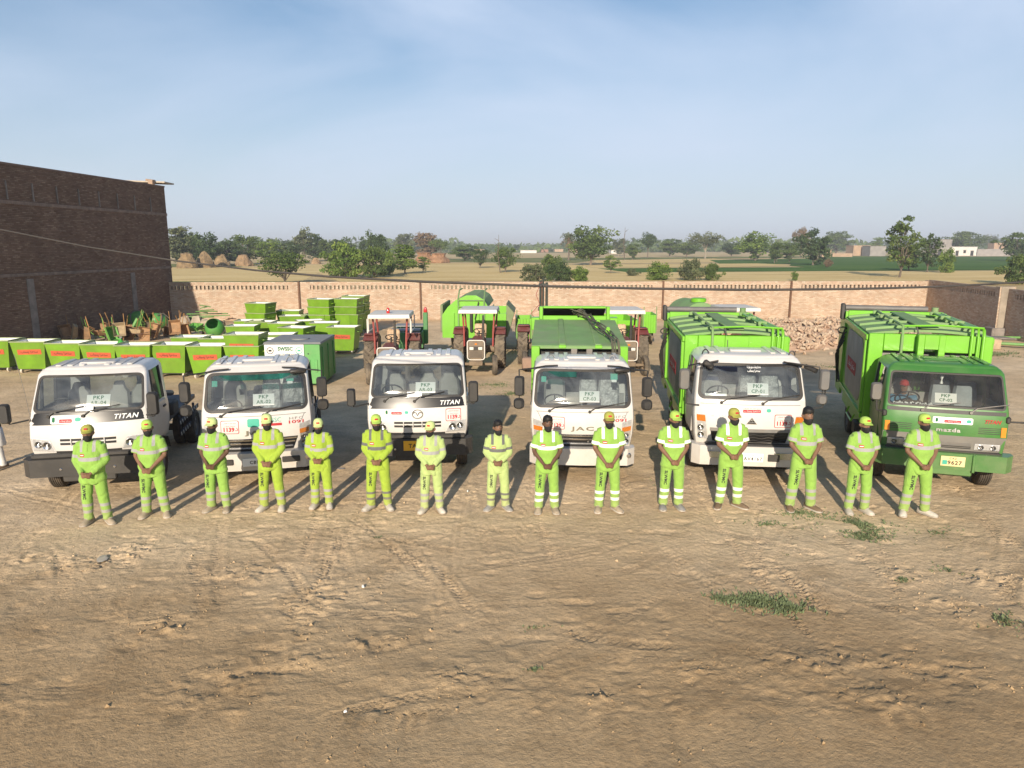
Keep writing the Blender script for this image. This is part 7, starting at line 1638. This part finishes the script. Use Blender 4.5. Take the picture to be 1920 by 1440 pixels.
# palm
P = gnd(1066, 488); hp = aty(1066, 434, P.y).z; t = empty('palm_tree', P, 0, 'single palm with drooping brown fronds left of the largest tree', 'palm')
mb = MB(); mb.tube([(0, 0, 0), (.15, 0, hp * .4), (.1, 0, hp * .82)], [.35, .28, .25], 9); mb.build('trunk', BARK, t)
rp_ = np.random.default_rng(5)
for leaf_, n_, lo, hi, nm in (('grey', 26, -.1, .9, 'green_fronds'), ('dry', 26, -1.4, -.2, 'dry_fronds')):
    pts = []; nrm_ = []
    for k in range(n_):
        a = rp_.uniform(0, 6.28); el = rp_.uniform(lo, hi); Lf = rp_.uniform(2.2, 3.4)
        for u in np.linspace(.1, 1, 16):
            x = math.cos(a) * math.cos(el) * Lf * u; y = math.sin(a) * math.cos(el) * Lf * u; z = hp * .83 + math.sin(el) * Lf * u - 1.3 * u * u
            pts += [(x + rp_.normal() * .15, y + rp_.normal() * .15, z + rp_.normal() * .15)] * 1; nrm_.append((0, 0, 1))
    link(nm, leaves(nm, np.array(pts), np.array(nrm_, float), .30, rp_.uniform(0, 1, len(pts)), LV[leaf_], rp_), t)
def snag(px, yt, yb, label, seed):
    P = gnd(px, yb); h = aty(px, yt, P.y).z; r_ = random.Random(seed); t = empty('dead_tree', P, 0, label, 'dead tree'); mb = MB()
    pts = [Vector((0, 0, 0))]
    for k in range(6): pts.append(pts[-1] + Vector((r_.uniform(-.03, .025) * h, r_.uniform(-.03, .03) * h, h / 6)))
    mb.tube(pts, [.016 * h * (1 - .13 * k) for k in range(7)], 7)
    mb.build('trunk', BARK, t)
    for k in range(1, 6):
        mb = MB(); d = Vector((r_.uniform(-1, 1), r_.uniform(-1, 1), r_.uniform(.2, 1))) * h * .14; mb.tube([pts[k], pts[k] + d * .5 + Vector((0, 0, .1)), pts[k] + d], [.008 * h, .005 * h, .002 * h], 5); mb.build('branch', BARK, t)
snag(1171, 425, 487, 'tall crooked dead snag right of the largest tree', 4); snag(938, 440, 512, 'thin dead stem beside the roundish young tree', 8); snag(1456, 446, 492, 'short dead stem over the small tree with bare twig', 2)

# straw stacks
STRAW = pm('straw', (.23, .16, .085), 1.0, var=.4, scale=1.2, bump=.12, bscale=3); STRAWD = pm('old_straw', (.27, .18, .10), 1.0, var=.3, scale=1.2, bump=.12, bscale=3); STRAWR = pm('red_straw', (.27, .15, .08), 1.0, var=.4, scale=1.0, bump=.12, bscale=3)
def straw(px, yt, yb, w, m, label, blunt=.1):
    P = gnd(px, yb); h = aty(px, yt, P.y).z; wm = w / FPX * P.y / 2; r_ = np.random.default_rng(int(px)); mb = MB(); rs = []
    for (f, z) in ((1, 0), (.97, .12), (.86, .35), (.66, .58), (.42 + blunt * .3, .78), (.18 + blunt, .93), (.03 + blunt * .3, 1.0)):
        rs.append([(math.cos(a) * wm * f * (1 + .10 * math.sin(5 * a + z * 3) + r_.normal() * .085), math.sin(a) * wm * f * (1 + r_.normal() * .085), z * h * (1 + r_.normal() * .015)) for a in [2 * math.pi * k / 26 for k in range(26)]])
    mb.rings(rs); t = empty('straw_stack', P, 0, label, 'straw stack', 'straw stacks at the field edge'); mb.build('heap', m, t, ang=25)
    mb = MB()
    for k in range(60): a = r_.uniform(0, 6.28); f = r_.uniform(.3, 1.0); z = h * (1 - f) ** .8; mb.tube([(math.cos(a) * wm * f, math.sin(a) * wm * f, max(0, z)), (math.cos(a) * wm * (f * .8), math.sin(a) * wm * (f * .8), z + h * .16)], .05, 4)
    tag(mb.build('loose_straw', m, t), kind='stuff')
straw(352, 474, 503, 38, STRAW, 'blunt straw stack beside the corner of the tall building', .3); straw(385, 471, 502, 32, STRAW, 'pointed straw stack, second from the tall building'); straw(416, 476, 500, 30, STRAW, 'ragged straw stack, third from the tall building', .2); straw(457, 477, 499, 34, STRAWD, 'dark thatched straw stack before the trees', .25); straw(592, 483, 495, 18, STRAWD, 'small brown straw hut under the slim trees', .2)
for dx in (0, 26): straw(796 + dx, 472 if dx == 0 else 474, 493, 40, STRAWR, 'left half of the red brown straw mound' if dx == 0 else 'right half of the red brown straw mound', .45)

# houses far behind
MUDW = pm('mud_wall', (.40, .28, .19), .95, var=.2, scale=.5); MUDG = pm('grey_wall', (.27, .25, .235), .95, var=.2, scale=.5); WHW = pm('white_wall', (.62, .60, .56), .9, var=.1, scale=.4); REDW = pm('brick_far', (.35, .19, .13), .95, var=.2, scale=.5)
DARKO = pm('opening', (.03, .027, .025), .9)
def house(px0, px1, yt, yb, m, label, depth=7.0, openings=(), rz=0.0, cat='house', name='house', parapet=True):
    A, B = gnd(px0, yb), gnd(px1, yb); h = aty(px0, yt, A.y).z; w = B.x - A.x; t = empty(name, ((A.x + B.x) / 2, A.y, 0), rz, label, cat, None)
    mb = MB(); mb.box((0, depth / 2, h / 2 - .1), (w, depth, h + .2), 0); mb.build('wall', m, t, smooth=False)
    if parapet: mb = MB(); mb.box((0, depth / 2, h + .12), (w + .3, depth + .3, .22), .04); mb.build('roof', m if m is not WHW else MUDG, t)
    for (u, z0, ww, hh, nm) in openings:
        mb = MB(); mb.box((u * w, -.02, z0 + hh / 2), (ww, .12, hh), .0); f = mb.build(nm, DARKO, t, smooth=False); mb = MB(); mb.box((u * w, -.06, z0 + hh + .12), (ww + .3, .16, .2), 0); mb.build('lintel', CEMENT, f, smooth=False)
W1 = (0, 1.2, 1.2, 1.2, 'window'); D1 = (.2, 0, 1.4, 2.3, 'door')
house(1599, 1630, 461, 480, MUDW, 'sunlit mud walled house behind the green crop', 8, [(.25, .6, 1.1, 1.9, 'door')]); house(1630.5, 1660, 462, 480.5, MUDG, 'shaded right half of the mud house, its shade painted as grey wall', 8); house(1541, 1558, 469, 482, MUDW, 'small tan house with a whitish foot under the rounded tree', 6, [(.1, 0, 2, 1.6, 'door')])  # grey block is the mud house's shaded half; shade put into wall colour
house(1561, 1598, 475, 482, MUDW, 'low mud yard wall left of the sunlit mud house', .5, cat='wall', name='yard_wall', parapet=False); house(1752, 1784, 462, 480, MUDG, 'grey house with a dark doorway behind the spreading tree', 8, [(-.2, 0, 2.2, 3.0, 'door'), (.25, 1.5, 1.2, 1.3, 'window')]); house(1759, 1783, 449.5, 478, MUDG, 'upper grey storey rising behind the dark doorway', 6, [(-.2, 5.6, 1.1, 1.2, 'window')])
house(1784.5, 1831, 463, 479.5, WHW, 'whitewashed house with several openings', 7, [(-.3, 0, 1.5, 2.4, 'door'), (0, 1.3, 1.3, 1.4, 'window'), (.3, 0, 1.5, 2.4, 'door')]); house(1831.5, 1914, 467, 480, MUDG, 'long brown grey compound wall at the far right', .6, cat='wall', name='yard_wall', parapet=False); house(1862, 1885, 456, 476, MUDW, 'far house above the long compound wall', 6, [(0, 3.2, 1.2, 1.2, 'window')])
house(976, 1006, 469.5, 474.5, WHW, 'long white shed of the far town', 25); house(1008, 1028, 468, 473.5, REDW, 'low red brick block of the far town', 20); house(925, 940, 463.5, 471, WHW, 'white tower block of the far town', 15); house(940.5, 955, 467, 471.5, MUDW, 'tan house of the far town', 15); house(890, 908, 468, 473.5, MUDW, 'pale pinkish far house behind the clump of trees', 20); house(857, 866, 464.5, 470, WHW, 'white far house left of the clump', 15); house(956, 970, 466.5, 471, MUDW, 'pinkish far house beside the tan one', 15); house(1040, 1056, 467.5, 472.5, MUDW, 'tan far house left of the palm', 18)
house(1146, 1160, 469, 475.5, WHW, 'white far house seen past the largest tree', 12); house(1068, 1092, 468.5, 473, MUDW, 'low far house behind the palm', 18); house(1030, 1041, 466, 471, WHW, 'white far house left of the low red block', 14)
# distant wooded line on the horizon
rf = np.random.default_rng(3); pts = []; nn = []; tn = []
for k in range(820):
    D = rf.uniform(560, 1700); a = rf.uniform(-.78, .78); x0, y0 = D * math.tan(a), D; hh = rf.uniform(5, 13) * (1.0 if abs(a) > .06 else .6); wv = rf.uniform(6, 22); n_ = 52
    q = rf.normal(size=(n_, 3)); q /= np.linalg.norm(q, axis=1)[:, None]; pts.append(np.stack([x0 + q[:, 0] * wv, y0 + q[:, 1] * 6, np.abs(hh * .5 + q[:, 2] * hh * .5)], 1)); nn.append(q); tn.append(np.full(n_, rf.uniform(.1, .8)))
me = leaves('far_woods', np.concatenate(pts), np.concatenate(nn), 2.6, np.concatenate(tn), LV['mid'], rf); tag(link('far_woods', me), kind='stuff')

# ------------------------------------------------------------------ weeds and litter in the yard
rg = np.random.default_rng(8); gv = []
def patch_px(px, py, rx, ry, n, hgt=.05, dens=1.6):
    P = gnd(px, py); sx = rx / FPX * P.y; a = gnd(px, py - ry).y - P.y
    for k in range(int(n * .6)):
        r1, th = abs(rg.normal()) * .55, rg.uniform(0, 6.28); x = P.x + math.cos(th) * r1 * sx; y = P.y + math.sin(th) * r1 * a
        if vnoise(np.array([x * 4.0]), np.array([y * 4.0]), 77)[0] < .36: continue
        gv.append((x, y, hgt * rg.uniform(.4, 1.3)))
for q in [(1610, 985, 75, 25, 1500), (1415, 1128, 70, 17, 1300, .07), (1475, 1140, 55, 16, 1000, .07), (1355, 1124, 35, 9, 400, .05), (1015, 1181, 30, 6, 260), (1500, 962, 60, 10, 500), (1440, 985, 50, 9, 240), (1620, 1005, 55, 12, 700), (1785, 1072, 45, 10, 180), (1690, 1088, 25, 8, 120), (1880, 1165, 50, 22, 260), (1860, 1150, 30, 8, 120), (1000, 1257, 14, 6, 50), (1760, 1000, 50, 12, 120), (1480, 1045, 8, 6, 60), (930, 722, 40, 7, 900), (960, 738, 34, 6, 700), (1780, 800, 60, 8, 300), (1240, 905, 30, 8, 120), (1570, 690, 40, 6, 400, .1), (1420, 845, 30, 10, 120), (1870, 665, 60, 6, 500, .14), (1100, 620, 30, 6, 200, .1), (880, 618, 50, 5, 200, .1), (1480, 600, 40, 4, 300, .16), (1290, 800, 20, 5, 60), (710, 1010, 14, 4, 40)]: patch_px(*q)
V = []; F = []
for (x, y, h) in gv:
    z = hz(x, y); a = rg.uniform(0, 6.28); w = .010 + h * .06
    for s_ in range(2):
        a2 = a + s_ * 2 + rg.uniform(-.5, .5); lx, ly = math.cos(a2) * h * .7, math.sin(a2) * h * .7; b = len(V); h *= .62; V += [(x - ly * w / h, y + lx * w / h, z - .005), (x + ly * w / h, y - lx * w / h, z - .005), (x + lx, y + ly, z + h)]; F.append((b, b + 1, b + 2))
me = bpy.data.meshes.new('grass'); me.from_pydata(V, [], F); me.materials.append(pm('weeds', (.15, .185, .085), .9, var=.3, scale=2)); tag(link('grass', me), kind='stuff')
# clods and pebbles strewn over the yard
cl = MB(); rc = random.Random(31)
for k in range(1100):
    if rc.random() < .72: dx, dy, r_ = rc.choice(DIGW); x, y = dx + rc.gauss(0, r_ * .7), dy + rc.gauss(0, r_ * .5)
    else: y = 6.6 + 18 * rc.random() ** 1.6; x = rc.uniform(-.75, .75) * (y + 1)
    s = rc.uniform(.005, .016) * (2.0 if rc.random() < .08 else 1); z = hz(x, y) + s * .3; t1_ = rc.uniform(0, 6.28)
    cl.add([(x + s * math.cos(t1_), y + s * math.sin(t1_), z), (x + s * math.cos(t1_ + 2), y + s * math.sin(t1_ + 2), z - s * .2), (x + s * math.cos(t1_ + 4), y + s * math.sin(t1_ + 4), z), (x, y, z + s * rc.uniform(.5, 1)), (x, y, z - s)], [(0, 1, 3), (1, 2, 3), (2, 0, 3), (1, 0, 4), (2, 1, 4), (0, 2, 4)])
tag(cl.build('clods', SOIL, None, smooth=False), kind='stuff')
for px, py, w, d, lb, m in [(648, 1336, .04, .03, 'small white bottle cap lying on the soil near the picture bottom', INKW), (681, 1104, .07, .035, 'torn white paper scrap on the churned soil', PAPER), (192, 1052, .3, .16, 'crumpled clear plastic wrapper on the soil at left', pm('wrapper', (.55, .48, .40), .4, var=.3)), (640, 880, .2, .12, 'grey scrap of cloth on the soil beside truck AR-02', pm('rag', (.25, .24, .23), .9, var=.3)), (877, 925, .06, .03, 'little white scrap near the bareheaded small worker', PAPER)]:
    P = gnd(px, py); mb = MB(); r_ = random.Random(px); n = 9; z = hz(P.x, P.y)
    mb.rings([[(math.cos(a) * w / 2 * f * r_.uniform(.75, 1.1), math.sin(a) * d / 2 * f * r_.uniform(.7, 1.1), (zz + r_.uniform(0, .012)) * (.45 if w > .15 else 1)) for a in [2 * math.pi * k / n for k in range(n)]] for f, zz in ((1, .0), (1.02, .012), (.6, .026), (.2, .022))]); o = mb.build('litter', m, None, (P.x, P.y, z + .002), (0, 0, r_.uniform(0, 3)), ang=20); tag(o, lb, 'litter')
# ------------------------------------------------------------------ passer-by at the left edge and the driver in the green cab
def recloth(root, shirt_m, trous_m):
    for o in KIDS.get(root.name, []):
        if o.name.startswith('shirt'): o.data.materials[0] = shirt_m
        if o.name.startswith('trousers'): o.data.materials[0] = trous_m
P = gnd(2, 878)
pb = person(40, 'passer-by in a dark waistcoat and white loose trousers at the left picture edge', P.x - .06, P.y, 1.72, -.5, 'loose', 'lime', 'grey', None, .16, 1.1, .92, 2, letters=False, group=None)
recloth(pb, pm('waistcoat', (.035, .026, .020), .85, var=.2), pm('white_cotton', (.66, .66, .64), .9, var=.06))
for o in list(KIDS[pb.name]):
    if o.name.startswith('face_mask'):
        for c in KIDS.get(o.name, []): bpy.data.objects.remove(c)
        KIDS[pb.name].remove(o); bpy.data.objects.remove(o)
mb = MB(); mb.rings([ell((0, .0, z), rx, ry, 22) for z, rx, ry in ((.50, .25, .19), (.52, .255, .195), (.7, .235, .175), (.86, .21, .16), (.9, .17, .13))], caps=False); mb.build('shirt_tail', MATS['white_cotton'], pb)

def driver():
    t = empty('person', (0, 0, 0), 0, 'driver in a blue shirt and red cap sitting behind the wheel of the green truck', 'person')
    b = MB(); hc = Vector((0, 0, .62))
    b.rings([ell((0, cy, .62 + z), rx, ry) for (z, rx, ry, cy) in ((-.125, .03, .03, -.04), (-.09, .056, .066, -.022), (-.05, .067, .083, -.008), (-.01, .074, .091, 0), (.03, .076, .094, .004), (.07, .071, .088, .006), (.11, .045, .056, .008), (.126, .008, .01, .01))])
    b.tube([(0, -.08, .635), (0, -.105, .59), (0, -.09, .575)], [.01, .016, .01], 7); b.tube([(0, .01, .36), (0, 0, .56)], [.07, .054], 12); b.tube([(0, .02, 0), (0, .02, .3), (0, 0, .44)], [.10, .11, .06], 12)
    for q in (-1, 1):
        S, E, W = Vector((q * .19, 0, .42)), Vector((q * .27, -.12, .18)), Vector((q * .16, -.40, .24)); b.tube([(q * .05, 0, .40), S], .05, 9); b.tube([S, E], [.05, .04], 9); b.tube([E, W, W + Vector((-q * .01, -.06, .02))], [.04, .027, .034], 9)
        for f in range(4): p0 = W + Vector((-q * .008, -.075, .04 - f * .018)); b.tube([p0, p0 + Vector((-q * .01, -.035, .004)), p0 + Vector((-q * .03, -.02, 0))], .009, 6)
        b.tube([W + Vector((0, -.04, .035)), W + Vector((-q * .03, -.06, .05))], .010, 6); b.tube([(q * .09, 0, .0), (q * .12, -.42, .03), (q * .12, -.48, -.36)], [.08, .06, .045], 9)
    me = remesh(b, .0115, 'body', 3); me.materials.append(SKINM); link('body', me, t)
    s = MB(); s.rings([ell((0, .01, z), rx, ry, 20) for z, rx, ry in ((-.06, .18, .13), (.1, .175, .135), (.28, .19, .125), (.37, .175, .10), (.43, .12, .08), (.47, .065, .062))])
    for q in (-1, 1): S, E = Vector((q * .185, 0, .41)), Vector((q * .27, -.12, .18)); s.tube([(q * .1, 0, .38), S, S.lerp(E, .9)], [.07, .075, .072], 12)
    me = remesh(s, .014, 'shirt', 4); me.materials.append(pm('blue_shirt', (.10, .22, .32), .85, var=.15)); link('shirt', me, t)
    mb = MB(); mb.tube([(-.1, 0, -.02), (0, .02, .0), (.1, 0, -.02)], [.1, .11, .1], 10)
    for q in (-1, 1): mb.tube([(q * .09, 0, .0), (q * .12, -.42, .03), (q * .12, -.48, -.34)], [.098, .078, .065], 10)
    me = remesh(mb, .016, 'trousers', 3); me.materials.append(pm('grey_cloth', (.15, .15, .15), .9)); link('trousers', me, t)
    mb = MB(); mb.rings([ell((0, .004, .62 + z), rx, ry, 18) for z, rx, ry in ((.03, .086, .103), (.06, .088, .105), (.10, .078, .094), (.135, .04, .05), (.142, .01, .012))]); mb.tube([(-.07, -.06, .665), (0, -.15, .655), (.07, -.06, .665)], [(.03, .006)] * 3, 8); mb.build('cap', pm('red_cap', (.36, .02, .02), .85), t)
    return t
dv = driver(); M = t6.matrix_world if False else Matrix.Translation(t6.location) @ t6.rotation_euler.to_matrix().to_4x4()
dv.location = M @ Vector((-.55, 1.06, 1.26)); dv.rotation_euler = t6.rotation_euler
# ------------------------------------------------------------------ air
def haze():
    m = bpy.data.materials.new('haze'); m.use_nodes = True; nt = m.node_tree; nt.nodes.clear()
    o = nt.nodes.new('ShaderNodeOutputMaterial'); v = nt.nodes.new('ShaderNodeVolumePrincipled')
    v.inputs['Color'].default_value = (.80, .86, .95, 1); v.inputs['Density'].default_value = HAZE_D; v.inputs['Anisotropy'].default_value = .0
    nt.links.new(v.outputs[0], o.inputs['Volume'])
    mb = MB(); mb.box((0, 2000, 15), (8600, 8600, 32)); h = mb.build('haze', m, smooth=False); tag(h, kind='stuff')
HAZE_D = 0.00055
haze()
